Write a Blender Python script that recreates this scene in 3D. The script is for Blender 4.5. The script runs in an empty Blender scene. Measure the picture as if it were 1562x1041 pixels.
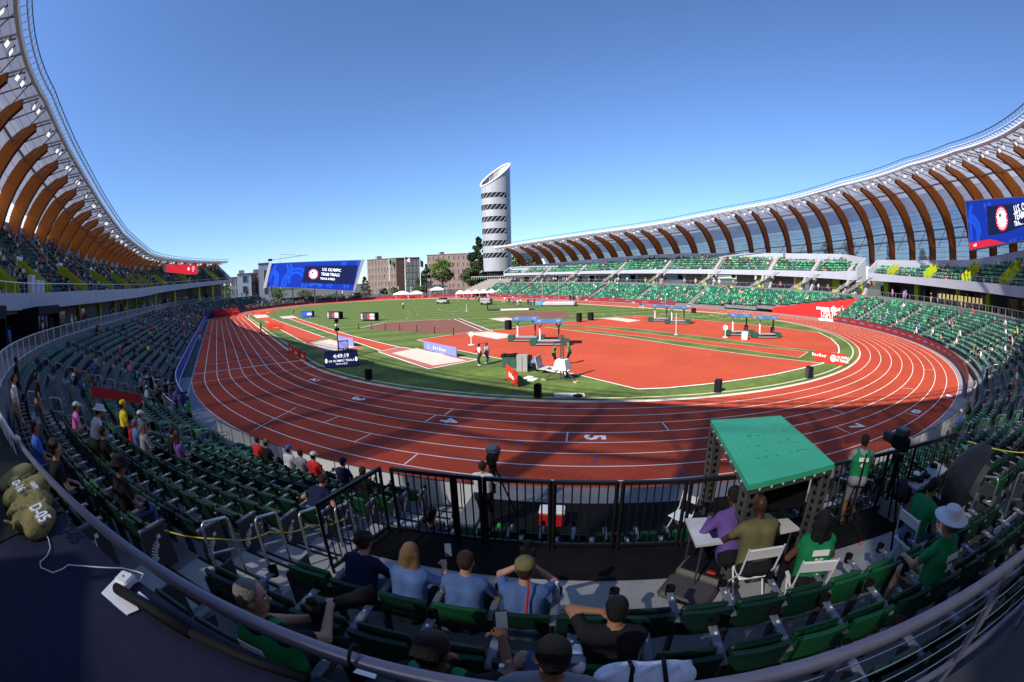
import bpy, bmesh, math, random
import numpy as np
from math import sin, cos, pi, radians, atan2, hypot
from mathutils import Vector, Matrix
random.seed(7); rng = np.random.default_rng(11)
SC = bpy.context.scene; COL = SC.collection
# ------------------------------------------------------------------ camera
CAM = np.array([-44.2537, -40.5562, 6.8177]); YAW, PITCH, ROLL, FPX = 0.66908, -0.143282, -0.0214425, 678.6465
def cam_axes():
    f = np.array([sin(YAW)*cos(PITCH), cos(YAW)*cos(PITCH), sin(PITCH)])
    r = np.array([cos(YAW), -sin(YAW), 0.]); u = np.cross(r, f)
    return r*cos(ROLL)+u*sin(ROLL), -r*sin(ROLL)+u*cos(ROLL), f
CR, CU, CF = cam_axes()
cd = bpy.data.cameras.new('camera'); cam = bpy.data.objects.new('camera', cd); COL.objects.link(cam)
cd.type = 'PANO'; cd.panorama_type = 'FISHEYE_EQUISOLID'
cd.sensor_fit = 'HORIZONTAL'; cd.sensor_width = 36.0
cd.fisheye_lens = FPX*36/1562; cd.fisheye_fov = pi*1.05
cd.clip_start = 0.02; cd.clip_end = 6000; cd.lens = 15.6
M = Matrix.Identity(4)
for i in range(3):
    M[i][0], M[i][1], M[i][2], M[i][3] = CR[i], CU[i], -CF[i], CAM[i]
cam.matrix_world = M; SC.camera = cam
# ------------------------------------------------------------------ sky, sun, exposure
SUN_EL, SHADOW_DIR = radians(39.0), radians(6.0)       # shadows run along +X turned a little to +Y
w = bpy.data.worlds.new('World'); SC.world = w; w.use_nodes = True
nt = w.node_tree; bgn = nt.nodes['Background']
sky = nt.nodes.new('ShaderNodeTexSky'); sky.sky_type = 'NISHITA'; sky.sun_disc = False
sky.sun_elevation = SUN_EL
sd = Vector((-cos(SUN_EL)*cos(SHADOW_DIR), -cos(SUN_EL)*sin(SHADOW_DIR), sin(SUN_EL)))   # towards the sun
sky.sun_rotation = atan2(sd.x, sd.y)
sky.air_density = 1.0; sky.dust_density = 0.15; sky.ozone_density = 3.5; sky.altitude = 130
tint = nt.nodes.new('ShaderNodeMix'); tint.data_type = 'RGBA'; tint.blend_type = 'MULTIPLY'; tint.inputs[0].default_value = 1
tint.inputs[7].default_value = (.92, 1.09, 1.36, 1)                     # the bluer sky of the photograph's colour balance
nt.links.new(sky.outputs[0], tint.inputs[6]); nt.links.new(tint.outputs[2], bgn.inputs[0]); bgn.inputs[1].default_value = 0.075
sl = bpy.data.lights.new('sun', 'SUN'); sl.energy = 5.0; sl.angle = radians(0.53); sl.color = (1, .945, .86)
so = bpy.data.objects.new('sun', sl); COL.objects.link(so)
so.rotation_euler = sd.to_track_quat('Z', 'Y').to_euler(); so.location = (0, 0, 60)
SC.view_settings.view_transform = 'Standard'; SC.view_settings.look = 'None'
SC.view_settings.exposure = 0.95; SC.view_settings.gamma = 1.0
SC.cycles.max_bounces = 8; SC.cycles.transparent_max_bounces = 12; SC.cycles.diffuse_bounces = 4
SC.cycles.glossy_bounces = 2; SC.cycles.transmission_bounces = 6
SC.cycles.use_denoising = True; SC.cycles.caustics_reflective = False; SC.cycles.caustics_refractive = False
SC.cycles.sample_clamp_indirect = 6
# ------------------------------------------------------------------ where a pixel of the photograph lies
def ray(px, py):
    dx, dy = px-781, 520.5-py; rr = hypot(dx, dy)/FPX
    th = 2*math.asin(rr/2); ph = atan2(dy, dx)
    return CR*(sin(th)*cos(ph)) + CU*(sin(th)*sin(ph)) + CF*cos(th)
def G(px, py, z=0.0):
    d = ray(px, py); t = (z-CAM[2])/d[2]; p = CAM+t*d
    return Vector((p[0], p[1], z))
def AT(px, py, dist):
    d = ray(px, py); return Vector(CAM + d*(dist/hypot(d[0], d[1])))
def hdist(p): return hypot(p[0]-CAM[0], p[1]-CAM[1])
def zat(px, py, p): return AT(px, py, hdist(p)).z
def proj(p):
    v = np.array(p)-CAM; n = np.linalg.norm(v); v = v/n
    a, b, c = v@CR, v@CU, v@CF; th = math.acos(max(-1, min(1, c))); rr = 2*FPX*sin(th/2); m = hypot(a, b) or 1
    return 781+rr*a/m, 520.5-rr*b/m, n
# ------------------------------------------------------------------ the oval: s runs N to S down the west side, round the south bend, up the east side
L = 84.39; SB = L; SE = L+50*pi; SN = 2*L+50*pi
def oval(s, r):
    if s < 0: a = -s/50; return (-r*cos(a), L+r*sin(a))
    if s <= SB: return (-r, L-s)
    if s < SE: a = (s-SB)/50; return (-r*cos(a), -r*sin(a))
    if s <= SN: return (r, s-SE)
    a = (s-SN)/50; return (r*cos(a), L+r*sin(a))
def inward(s):
    x, y = oval(s, 1.0)
    if s < 0 or s > SN: y -= L
    elif s <= SB or s >= SE: y = 0
    n = hypot(x, y); return (-x/n, -y/n)
def facing(s):
    i = inward(s); return atan2(-i[0], i[1])
def s_of(x, y):
    if y > L: return -50*atan2(y-L, -x) if x < 0 else SN+50*atan2(y-L, x)
    if y >= 0: return L-y if x < 0 else SE+y
    return SB+50*atan2(-y, -x)
def r_of(x, y): return hypot(x, y-L) if y > L else (hypot(x, y) if y < 0 else abs(x))
def th(deg): return SB+50*radians(deg)
def srange(s0, s1, step=1.6):
    ks = [k for k in (0, SB, SE, SN) if s0 < k < s1]; out = []; pts = [s0]+ks+[s1]
    for a, b in zip(pts[:-1], pts[1:]):
        bend = not (0 <= (a+b)/2 <= SB or SE <= (a+b)/2 <= SN)
        n = max(1, int(math.ceil((b-a)/(step if bend else 12)))); out += [a+(b-a)*i/n for i in range(n)]
    return out+[s1]
# ------------------------------------------------------------------ materials
MATS = {}
def mat(name, col, rough=.6, var=.12, scale=6., metal=0., bump=0., spec=.25, coord='Object', detail=4., attr=None, emit=None, estr=0, stretch=None, grain=0, gscale=30):
    if name in MATS: return MATS[name]
    m = bpy.data.materials.new(name); m.use_nodes = True; t = m.node_tree; b = t.nodes['Principled BSDF']
    b.inputs['Roughness'].default_value = rough; b.inputs['Metallic'].default_value = metal
    b.inputs['Specular IOR Level'].default_value = spec
    c = (*col, 1)
    tc = t.nodes.new('ShaderNodeTexCoord'); nz = t.nodes.new('ShaderNodeTexNoise'); nz.inputs['Scale'].default_value = scale
    nz.inputs['Detail'].default_value = detail; nz.inputs['Roughness'].default_value = .65
    if stretch:
        mp = t.nodes.new('ShaderNodeMapping'); mp.inputs['Scale'].default_value = stretch
        t.links.new(tc.outputs[coord], mp.inputs[0]); t.links.new(mp.outputs[0], nz.inputs['Vector'])
    else: t.links.new(tc.outputs[coord], nz.inputs['Vector'])
    mr = t.nodes.new('ShaderNodeMapRange'); mr.inputs['From Min'].default_value = .25; mr.inputs['From Max'].default_value = .75
    mr.inputs['To Min'].default_value = 1-var; mr.inputs['To Max'].default_value = 1+var
    t.links.new(nz.outputs[0], mr.inputs[0])
    mx = t.nodes.new('ShaderNodeMix'); mx.data_type = 'RGBA'; mx.blend_type = 'MULTIPLY'; mx.inputs[0].default_value = 1
    if attr:
        at = t.nodes.new('ShaderNodeAttribute'); at.attribute_name = attr; t.links.new(at.outputs['Color'], mx.inputs[6])
    else: mx.inputs[6].default_value = c
    t.links.new(mr.outputs[0], mx.inputs[7]); t.links.new(mx.outputs[2], b.inputs['Base Color'])
    if grain:                                             # fine speckle on top of the broad variation
        n3 = t.nodes.new('ShaderNodeTexNoise'); n3.inputs['Scale'].default_value = gscale; n3.inputs['Detail'].default_value = 3; t.links.new(tc.outputs[coord], n3.inputs['Vector'])
        m3 = t.nodes.new('ShaderNodeMapRange'); m3.inputs['From Min'].default_value = .3; m3.inputs['From Max'].default_value = .7; m3.inputs['To Min'].default_value = 1-grain; m3.inputs['To Max'].default_value = 1+grain; t.links.new(n3.outputs[0], m3.inputs[0])
        x3 = t.nodes.new('ShaderNodeMix'); x3.data_type = 'RGBA'; x3.blend_type = 'MULTIPLY'; x3.inputs[0].default_value = 1; t.links.new(mx.outputs[2], x3.inputs[6]); t.links.new(m3.outputs[0], x3.inputs[7]); t.links.new(x3.outputs[2], b.inputs['Base Color'])
    if bump:
        bp = t.nodes.new('ShaderNodeBump'); bp.inputs['Strength'].default_value = bump; bp.inputs['Distance'].default_value = .02
        t.links.new(nz.outputs[0], bp.inputs['Height']); t.links.new(bp.outputs[0], b.inputs['Normal'])
    if emit:
        b.inputs['Emission Color'].default_value = (*emit, 1); b.inputs['Emission Strength'].default_value = estr
    MATS[name] = m; return m
def srgb(r, g, b):
    f = lambda v: (v/255/12.92) if v/255 < .04045 else ((v/255+.055)/1.055)**2.4
    return (f(r), f(g), f(b))
def glow(name, col, s=1.0):
    m = mat(name, col, .5, .03, 3)
    b = m.node_tree.nodes['Principled BSDF']; b.inputs['Emission Color'].default_value = (*col, 1); b.inputs['Emission Strength'].default_value = s
    return m
# ------------------------------------------------------------------ mesh builder
class MB:
    def __init__(s): s.v = []; s.f = []; s.m = []; s.mats = []
    def mi(s, m):
        if m not in s.mats: s.mats.append(m)
        return s.mats.index(m)
    def add(s, vs, fs, m):
        o = len(s.v); i = s.mi(m); s.v += [tuple(v) for v in vs]
        for f in fs: s.f.append(tuple(o+k for k in f)); s.m.append(i)
        return s
    def box(s, c, d, m, rz=0., rx=0., ry=0., taper=1.0):
        R = Matrix.Rotation(rz, 3, 'Z') @ Matrix.Rotation(ry, 3, 'Y') @ Matrix.Rotation(rx, 3, 'X'); c = Vector(c)
        vs = [c + R @ Vector((sx*d[0]/2*(taper if sz > 0 else 1), sy*d[1]/2*(taper if sz > 0 else 1), sz*d[2]/2)) for sz in (-1, 1) for sy in (-1, 1) for sx in (-1, 1)]
        return s.add(vs, [(0, 2, 3, 1), (4, 5, 7, 6), (0, 1, 5, 4), (2, 6, 7, 3), (1, 3, 7, 5), (0, 4, 6, 2)], m)
    def rbox(s, c, d, m, rz=0., rx=0., ry=0., b=.02):       # box with chamfered edges
        R = Matrix.Rotation(rz, 3, 'Z') @ Matrix.Rotation(ry, 3, 'Y') @ Matrix.Rotation(rx, 3, 'X'); c = Vector(c)
        x, y, z = d[0]/2, d[1]/2, d[2]/2; b = min(b, x*.9, y*.9, z*.9)
        ring = lambda a, bb: [(-a+b, -bb), (a-b, -bb), (a, -bb+b), (a, bb-b), (a-b, bb), (-a+b, bb), (-a, bb-b), (-a, -bb+b)]
        vs = []
        for zz, k in ((-z, b), (-z+b, 0), (z-b, 0), (z, b)):
            vs += [c+R @ Vector((p[0]*(1-k/x), p[1]*(1-k/y), zz)) for p in ring(x, y)]
        fs = [tuple(range(7, -1, -1)), tuple(range(24, 32))]
        for k in range(3):
            for i in range(8): fs.append((k*8+i, k*8+(i+1) % 8, k*8+8+(i+1) % 8, k*8+8+i))
        return s.add(vs, fs, m)
    def bar(s, p, q, w, m, h=None, n=4, up=(0, 0, 1)):
        p, q = Vector(p), Vector(q); d = q-p
        if d.length < 1e-6: return s
        d.normalize(); u = Vector(up)
        if abs(d.dot(u)) > .98: u = Vector((1, 0, 0))
        x = d.cross(u).normalized(); y = x.cross(d); h = h or w
        if n == 4: ring = [(-w/2, -h/2), (w/2, -h/2), (w/2, h/2), (-w/2, h/2)]
        else: ring = [(w/2*cos(2*pi*i/n), h/2*sin(2*pi*i/n)) for i in range(n)]
        vs = [a+x*r0+y*r1 for a in (p, q) for r0, r1 in ring]
        return s.add(vs, [tuple(range(n-1, -1, -1)), tuple(range(n, 2*n))]+[(i, (i+1) % n, n+(i+1) % n, n+i) for i in range(n)], m)
    def tube(s, pts, r, m, n=6, cap=True, closed=False):
        pts = [Vector(p) for p in pts]; k = len(pts); rs = r if isinstance(r, (list, tuple)) else [r]*k; vs = []; px = None
        for i, p in enumerate(pts):
            a = pts[i-1] if (i > 0 or closed) else p; b = pts[(i+1) % k] if (i < k-1 or closed) else p
            d = (b-a).normalized() if (b-a).length > 1e-9 else Vector((0, 0, 1))
            if px is None:
                px = d.cross(Vector((0, 0, 1)) if abs(d.z) < .95 else Vector((1, 0, 0))).normalized()
            else:
                px = (px-d*px.dot(d)); px = px.normalized() if px.length > 1e-6 else d.orthogonal().normalized()
            y = px.cross(d); vs += [p+(px*cos(2*pi*j/n)+y*sin(2*pi*j/n))*rs[i] for j in range(n)]
        fs = []
        for i in range(k if closed else k-1):
            j2 = (i+1) % k
            for j in range(n): fs.append((i*n+j, i*n+(j+1) % n, j2*n+(j+1) % n, j2*n+j))
        if cap and not closed: fs += [tuple(range(n-1, -1, -1)), tuple(range((k-1)*n, k*n))]
        return s.add(vs, fs, m)
    def lathe(s, prof, m, c=(0, 0, 0), n=16, sx=1., sy=1.):
        c = Vector(c); vs = [c+Vector((r*cos(2*pi*i/n)*sx, r*sin(2*pi*i/n)*sy, z)) for r, z in prof for i in range(n)]; fs = []
        for k in range(len(prof)-1):
            for i in range(n): fs.append((k*n+i, k*n+(i+1) % n, k*n+n+(i+1) % n, k*n+n+i))
        fs += [tuple(range(n-1, -1, -1)), tuple(range((len(prof)-1)*n, len(prof)*n))]
        return s.add(vs, fs, m)
    def prism(s, poly, z0, z1, m):
        n = len(poly); a = sum(poly[i][0]*poly[(i+1) % n][1]-poly[(i+1) % n][0]*poly[i][1] for i in range(n))
        if a < 0: poly = poly[::-1]
        vs = [(p[0], p[1], z0) for p in poly]+[(p[0], p[1], z1) for p in poly]
        return s.add(vs, [tuple(range(n-1, -1, -1)), tuple(range(n, 2*n))]+[(i, (i+1) % n, n+(i+1) % n, n+i) for i in range(n)], m)
    def sweep(s, ss, prof, m, closed=True, caps=True):      # profile of (r, z) carried round the oval; prof may be a function of s
        k = None; vs = []
        for t in ss:
            pr = prof(t) if callable(prof) else prof; k = len(pr)
            vs += [(*oval(t, r), z) for r, z in pr]
        fs = []; n = len(ss); e = k if closed else k-1
        for i in range(n-1):
            for j in range(e): fs.append((i*k+j, i*k+(j+1) % k, (i+1)*k+(j+1) % k, (i+1)*k+j))
        if closed and caps: fs += [tuple(range(k-1, -1, -1)), tuple(range((n-1)*k, n*k))]
        return s.add(vs, fs, m)
    def flat(s, pts, z, m): return s.add([(p[0], p[1], z) for p in pts], [tuple(range(len(pts)))], m)
    def mesh(s, name, smooth=False):
        me = bpy.data.meshes.new(name); me.from_pydata(s.v, [], s.f)
        for m in s.mats: me.materials.append(m)
        me.polygons.foreach_set('material_index', s.m)
        if smooth: me.polygons.foreach_set('use_smooth', [True]*len(s.f))
        me.update(); return me
    def build(s, name, parent=None, smooth=False, fix=True):
        me = s.mesh(name, smooth)
        if fix:
            b = bmesh.new(); b.from_mesh(me); bmesh.ops.recalc_face_normals(b, faces=b.faces[:]); b.to_mesh(me); b.free()
        return link(name, me, parent)
def link(name, me, parent=None, loc=None, rz=None):
    o = bpy.data.objects.new(name, me); COL.objects.link(o)
    if parent: o.parent = parent
    if loc is not None: o.location = loc
    if rz is not None: o.rotation_euler = (0, 0, rz)
    return o
def tag(o, label=None, cat=None, group=None, kind=None):
    if label: o['label'] = label
    if cat: o['category'] = cat
    if group: o['group'] = group
    if kind: o['kind'] = kind
    return o
def thing(name, label, cat, loc=(0, 0, 0), rz=0., group=None):
    o = bpy.data.objects.new(name, None); COL.objects.link(o); o.location = loc; o.rotation_euler = (0, 0, rz); o.empty_display_size = .2
    return tag(o, label, cat, group)
def struct(mb, name, smooth=False): return tag(mb.build(name, None, smooth), kind='structure')
def dup(root, loc, rz, label=None, group=None):
    r = root.copy(); COL.objects.link(r); r.location = loc; r.rotation_euler = (0, 0, rz)
    if label: r['label'] = label
    if group: r['group'] = group
    for ch in list(root.children):
        c = ch.copy(); COL.objects.link(c); c.parent = r
        for g in ch.children:
            d = g.copy(); COL.objects.link(d); d.parent = c
    return r
def loc2(o_loc, rz, p):
    c, s_ = cos(rz), sin(rz); return Vector((o_loc[0]+c*p[0]-s_*p[1], o_loc[1]+s_*p[0]+c*p[1], o_loc[2]+p[2]))
_fc = {}
def text_mesh(body, size, m, extr=.003, align='CENTER', bold=0.0, sx=1.0, name='lettering', res=2):
    cu = bpy.data.curves.new('t', 'FONT'); cu.body = body; cu.size = size; cu.align_x = align; cu.align_y = 'CENTER'; cu.extrude = extr
    cu.offset = bold*size; cu.resolution_u = res; cu.space_line = .85
    ob = bpy.data.objects.new('t', cu); TS.collection.objects.link(ob); TS.view_layers[0].update()
    me = bpy.data.meshes.new_from_object(ob.evaluated_get(TS.view_layers[0].depsgraph)); me.name = name
    bpy.data.objects.remove(ob); bpy.data.curves.remove(cu)
    if sx != 1: me.transform(Matrix.Diagonal((sx, 1, 1, 1)))
    me.materials.clear(); me.materials.append(m); return me
TS = bpy.data.scenes.new('text_workshop')
def frame(origin, xdir, ydir):          # 4x4 with local x, y along the given directions
    x = Vector(xdir).normalized(); y = Vector(ydir); y = (y-x*x.dot(y)).normalized(); z = x.cross(y)
    m = Matrix.Identity(4)
    for i in range(3): m[i][0], m[i][1], m[i][2], m[i][3] = x[i], y[i], z[i], origin[i]
    return m
def letter(body, size, m, F, parent=None, name='lettering', **k):
    me = text_mesh(body, size, m, name=name, **k); me.transform(F); return link(name, me, parent)
# ================================================================== materials used in many places
CONC = mat('concrete', (.145, .142, .138), .85, .22, 1.1, bump=.15, grain=.12)
CONC2 = mat('concrete_pale', (.29, .283, .272), .85, .20, .9, bump=.1, grain=.12)
CONCD = mat('concrete_dark', (.16, .16, .165), .85, .15, 1.2)
TRACK = mat('track_red', (.365, .056, .028), .9, .20, .22, bump=.0, detail=10, spec=.08, grain=.10, gscale=5)
DRED = mat('apron_red', (.40, .066, .034), .9, .18, .16, detail=10, spec=.08, grain=.10, gscale=4)
WHITE = mat('white_paint', (.78, .77, .74), .6, .05, 3)
CREAM = mat('cream_line', (.52, .45, .31), .7, .08, 2)
GREY = mat('grey_panel', (.33, .34, .40), .5, .05, .5)
DGREY = mat('dark_grey', (.05, .05, .055), .5, .1, 3)
BLACK = mat('black_matt', (.008, .008, .009), .7, .15, 5, spec=.12)
RUBBER = mat('black_rubber_mat', (.010, .0098, .010), .9, .3, 3, bump=.1, spec=.05)
STEEL = mat('steel', (.5, .5, .5), .35, .06, 6, metal=.8)
ALU = mat('brushed_aluminium', (.145, .15, .205), .38, .10, 9, metal=.3)
WSTEEL = mat('white_steel', (.62, .63, .64), .4, .05, 2)
GSTEEL = mat('grey_steel', (.22, .24, .25), .45, .06, 2)
TIMBER = mat('glulam_timber', (.45, .135, .025), .6, .2, 1.1, spec=.1, stretch=(1, 1, 9), detail=6)
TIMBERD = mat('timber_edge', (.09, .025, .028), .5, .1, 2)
LIME = mat('lime_panel', (.30, .365, .010), .5, .04, 1)
RED = mat('sponsor_red', (.46, .016, .018), .5, .06, 1.5)
MAROON = mat('board_maroon', (.20, .022, .028), .45, .08, 1.2)
BLUE = mat('banner_blue', (.015, .05, .36), .5, .08, 1.5)
NAVY = mat('navy', (.012, .018, .07), .5, .05, 1.5)
SGREEN = mat('seat_green', (.0045, .026, .016), .5, .14, 3)
SGREEN2 = mat('seat_green_bright', (.008, .075, .026), .5, .14, 3)
ARMG = mat('armrest_grey', (.12, .13, .155), .42, .06, 8)
GLASSD = mat('dark_glass', (.012, .014, .016), .08, .02, 2, spec=.6)
SAND = mat('sand_cover', (.50, .44, .37), .9, .06, 1.2)
BRICK = mat('brick', (.24, .12, .085), .9, .16, 1.5, detail=8)
def grass_material():
    m = mat('grass_turf', (.088, .132, .026), .95, .34, 1.1, detail=10, bump=.25); t = m.node_tree
    b = t.nodes['Principled BSDF']; tc = [n for n in t.nodes if n.type == 'TEX_COORD'][0]; mx = [n for n in t.nodes if n.type == 'MIX'][0]
    wv = t.nodes.new('ShaderNodeTexWave'); wv.inputs['Scale'].default_value = .052; wv.inputs['Distortion'].default_value = .6; wv.wave_profile = 'SIN'; wv.bands_direction = 'Y'
    mp = t.nodes.new('ShaderNodeMapping'); mp.inputs['Rotation'].default_value = (0, 0, .25); t.links.new(tc.outputs['Object'], mp.inputs[0]); t.links.new(mp.outputs[0], wv.inputs['Vector'])
    n2 = t.nodes.new('ShaderNodeTexNoise'); n2.inputs['Scale'].default_value = 9; n2.inputs['Detail'].default_value = 6; t.links.new(tc.outputs['Object'], n2.inputs['Vector'])
    r1 = t.nodes.new('ShaderNodeMapRange'); r1.inputs['To Min'].default_value = .78; r1.inputs['To Max'].default_value = 1.16; t.links.new(wv.outputs[0], r1.inputs[0])
    r2 = t.nodes.new('ShaderNodeMapRange'); r2.inputs['From Min'].default_value = .3; r2.inputs['From Max'].default_value = .7; r2.inputs['To Min'].default_value = .72; r2.inputs['To Max'].default_value = 1.25; t.links.new(n2.outputs[0], r2.inputs[0])
    mu = t.nodes.new('ShaderNodeMath'); mu.operation = 'MULTIPLY'; t.links.new(r1.outputs[0], mu.inputs[0]); t.links.new(r2.outputs[0], mu.inputs[1])
    m2 = t.nodes.new('ShaderNodeMix'); m2.data_type = 'RGBA'; m2.blend_type = 'MULTIPLY'; m2.inputs[0].default_value = 1
    t.links.new(mx.outputs[2], m2.inputs[6]); t.links.new(mu.outputs[0], m2.inputs[7]); t.links.new(m2.outputs[2], b.inputs['Base Color'])
    return m
GRASS = grass_material()
GROUND = mat('ground_asphalt', (.075, .08, .072), .95, .2, .05, detail=8)
def sheet(name, paths, z, m):      # flat sheets; each path a list of (x, y)
    mb = MB()
    for p in paths: mb.flat(p, z, m)
    return struct(mb, name)
def fill(pts):                      # triangulated fill of a polygon that may be concave
    return pts
# ------------------------------------------------------------------ ground and track
g = MB(); N = 40
vs = [(0, 0, -.05)]; rings = [70, 200, 600, 1800, 5000]
for r in rings: vs += [(r*cos(2*pi*i/N), 40+r*sin(2*pi*i/N), -.05) for i in range(N)]
fs = [(0, 1+i, 1+(i+1) % N) for i in range(N)]
for k in range(len(rings)-1):
    for i in range(N): a = 1+k*N; fs.append((a+i, a+N+i, a+N+(i+1) % N, a+(i+1) % N))
g.add(vs, fs, GROUND); struct(g, 'ground')
ALLS = srange(0, SN, 1.0)
FULL = [(-50*a/40*pi if 0 else 0) for a in range(0)]
def ring_pts(r):
    out = []
    for i in range(97): a = pi*i/96; out.append((-r*cos(a), -r*sin(a)))
    for i in range(97): a = pi*i/96; out.append((r*cos(a), L+r*sin(a)))
    return out
def ring(mb, r0, r1, z, m):
    a, b = ring_pts(r0), ring_pts(r1); n = len(a)
    mb.add([(p[0], p[1], z) for p in a+b], [(i, n+i, n+(i+1) % n, (i+1) % n) for i in range(n)], m)
mb = MB(); ring(mb, 36.2, 49.2, 0, TRACK)
mb.flat([(36.6, 0), (36.6, -33), (49.4, -33), (49.4, 0)], -.004, TRACK)
mb.flat([(-49.3, 0), (-49.3, -16), (-40, -16), (-40, 0)], -.004, TRACK)
struct(mb, 'running_track')
mb = MB(); mb.flat(ring_pts(36.2), 0, GRASS); struct(mb, 'grass_infield')
# apron of grey asphalt between lane nine and the barrier
mb = MB(); ring(mb, 47.56, 49.25, .004, mat('apron_grey', (.23, .22, .23), .9, .12, .6)); struct(mb, 'apron_strip')
lm = MB(); KERB = mat('kerb_white', (.55, .50, .40), .6, .1, 1.2)
for k in range(0, 10): r = 36.5+1.22*k; ring(lm, r-.03 if k else r-.05, r+.03 if k else r+.05, .005, WHITE)
for k in range(1, 10):                                           # back straight chute
    x = 36.5+1.22*k; lm.flat([(x-.03, 0), (x-.03, -27+1.2*k*.4), (x+.03, -27+1.2*k*.4), (x+.03, 0)], .006, WHITE)
lm.flat([(-47.51, 0), (-47.51, -9), (-47.45, -9), (-47.45, 0)], .006, WHITE)
def radial_line(a, b, wd=.05, m=WHITE, z=.007, mbx=None):
    a, b = Vector(a[:2]), Vector(b[:2]); d = (b-a).normalized(); n = Vector((-d.y, d.x))*wd/2
    (mbx or lm).flat([a-n, b-n, b+n, a+n], z, m)
radial_line((-36.6, 1.2), (-47.4, 1.2), .22); radial_line((-36.6, 6.0), (-47.4, 6.0), .06); radial_line((-36.6, -3.0), (-47.4, -3.2), .06)
radial_line((-36.6, 12), (-47.4, 12.2), .05)
for (x0, y0, x1, y1) in [(388, 656, 470, 590), (1012, 646, 1021, 657), (858, 676, 866, 660), (1393, 667-20, 1400, 655)][:1]:
    radial_line(G(388, 656), G(452, 622), .05)
for (a, b) in [((495, 644.5), (518, 635)), ((541, 674), (566, 662.5)), ((616, 709.5), (638, 692)), ((648, 644), (666, 633)), ((678, 633.5), (691, 624.5)),
               ((864, 674.5), (866, 660)), ((1010, 644.5), (1020, 657)), ((1275, 652), (1296, 661)), ((1377, 592), (1394, 594)), ((1263, 623), (1287, 630)),
               ((1380, 630), (1403, 635.5)), ((1440, 607.5), (1456, 611)), ((1408, 563.5), (1424, 564.5))]:
    radial_line(G(*a), G(*b), .06)
for (a, b) in [((690, 662), (707, 651)), ((790, 686), (797, 674)), ((910, 710), (909, 693)), ((1037, 712), (1046, 727))]:
    radial_line(G(*a), G(*b), .05, mat('blue_tick', (.06, .06, .30), .7))
struct(lm, 'lane_markings')
# lane numbers: glyph top points the way the runners go
for n_, px, py in [('2', 478, 580), ('3', 545, 608.5), ('4', 684, 642.5), ('5', 906, 668), ('6', 1112, 664), ('7', 1303, 650), ('8', 1398, 628.5), ('9', 1448, 605)]:
    p = G(px, py); lane = int(n_); r = 36.5+1.22*(lane-.5); a = atan2(p.y, p.x); p = Vector((r*cos(a), r*sin(a), .008))
    fw = Vector((-sin(a), cos(a), 0)); rt = Vector((cos(a), sin(a), 0))
    if 0: fw = -fw
    o = letter(n_, 1.25, WHITE, frame(p, rt, fw), None, 'lane_number', extr=.001, bold=.035, sx=1.05)
    tag(o, kind='structure')
# kerb: raised aluminium rail round the inside of lane one
kb = MB()
a, b = ring_pts(36.36), ring_pts(36.44); n = len(a)
for i in range(n):
    p, q = a[i], a[(i+1) % n]; p2, q2 = b[i], b[(i+1) % n]
    kb.add([(*p, .0), (*p2, .0), (*p2, .06), (*p, .06), (*q, .0), (*q2, .0), (*q2, .06), (*q, .06)], [(1, 2, 6, 5), (2, 3, 7, 6), (3, 0, 4, 7)], KERB)
struct(kb, 'track_kerb')
kl = MB(); ring(kl, 35.55, 35.75, .006, CREAM); struct(kl, 'inner_kerb_line')
# ------------------------------------------------------------------ red runways and throwing areas of the infield
def P(*pts, z=0): return [tuple(G(x, y)[:2]) for x, y in pts]
def outline(mb, poly, wd, m, z, close=True):
    n = len(poly)
    for i in range(n if close else n-1): radial_line(poly[i], poly[(i+1) % n], wd, m, z, mb)
D_red = P((636, 519), (716, 507), (770, 502), (830, 494), (885, 489), (935, 484), (975, 482), (1040, 486), (1120, 493), (1190, 500), (1249, 507.5), (1268, 517), (1279, 528), (1280, 538), (1254, 555), (1180, 572), (1090, 585), (1015, 592.5), (972, 594), (885, 573), (765, 548), (700, 535))
mb = MB(); mb.flat(D_red, .004, DRED); ap = struct(mb, 'red_throwing_area')
mb = MB(); gp = P((858, 495), (960, 501), (1090, 516), (1200, 531), (1279, 539), (1300, 541), (1290, 549), (1253, 554.5), (1156, 543.5), (1047, 529), (960, 515.5), (892, 507), (830, 499))
mb.flat(gp, .008, GRASS); struct(mb, 'grass_strip')
mb = MB(); rw = P((840, 499), (892, 498.5), (960, 505.5), (1090, 522), (1233, 537), (1219, 546), (1090, 528), (960, 511.5), (892, 504), (838, 499.8))
mb.flat(rw, .012, DRED); struct(mb, 'javelin_runway')
ln = MB()
outline(ln, D_red[10:19], .16, WHITE, .017, False); outline(ln, D_red[18:22]+D_red[:3], .12, WHITE, .017, False)
outline(ln, D_red[8:11], .12, WHITE, .017, False); outline(ln, D_red[2:9], .10, WHITE, .017, False)
outline(ln, gp[:5], .12, CREAM, .017, False); outline(ln, gp[7:], .12, WHITE, .017, False); outline(ln, rw[1:9], .12, CREAM, .017, False)
struct(ln, 'infield_lines')
r1 = P((400, 482), (414, 486), (495, 515), (466, 523.6), (404, 490), (385, 483)); r2 = P((434, 484), (449, 484.5), (535, 512), (613, 531), (581, 535.5), (500, 507))
mb = MB(); mb.flat(r1, .004, DRED); mb.flat(r2, .004, DRED); struct(mb, 'long_jump_runways')
mb = MB(); outline(mb, r1[1:3], .14, WHITE, .009, False); outline(mb, r1[3:5], .14, WHITE, .009, False); outline(mb, r2[1:4], .14, WHITE, .009, False); outline(mb, r2[4:]+r2[:1], .14, WHITE, .009, False)
struct(mb, 'runway_lines')
pink = mat('pit_edge_pink', (.36, .11, .085), .85, .15, 2)
mb = MB()
mb.flat(P((576, 536.5), (613, 530), (728, 549), (654, 563)), .004, pink); mb.flat(P((464, 524), (500, 516), (556, 532), (500, 542)), .004, pink)
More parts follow.
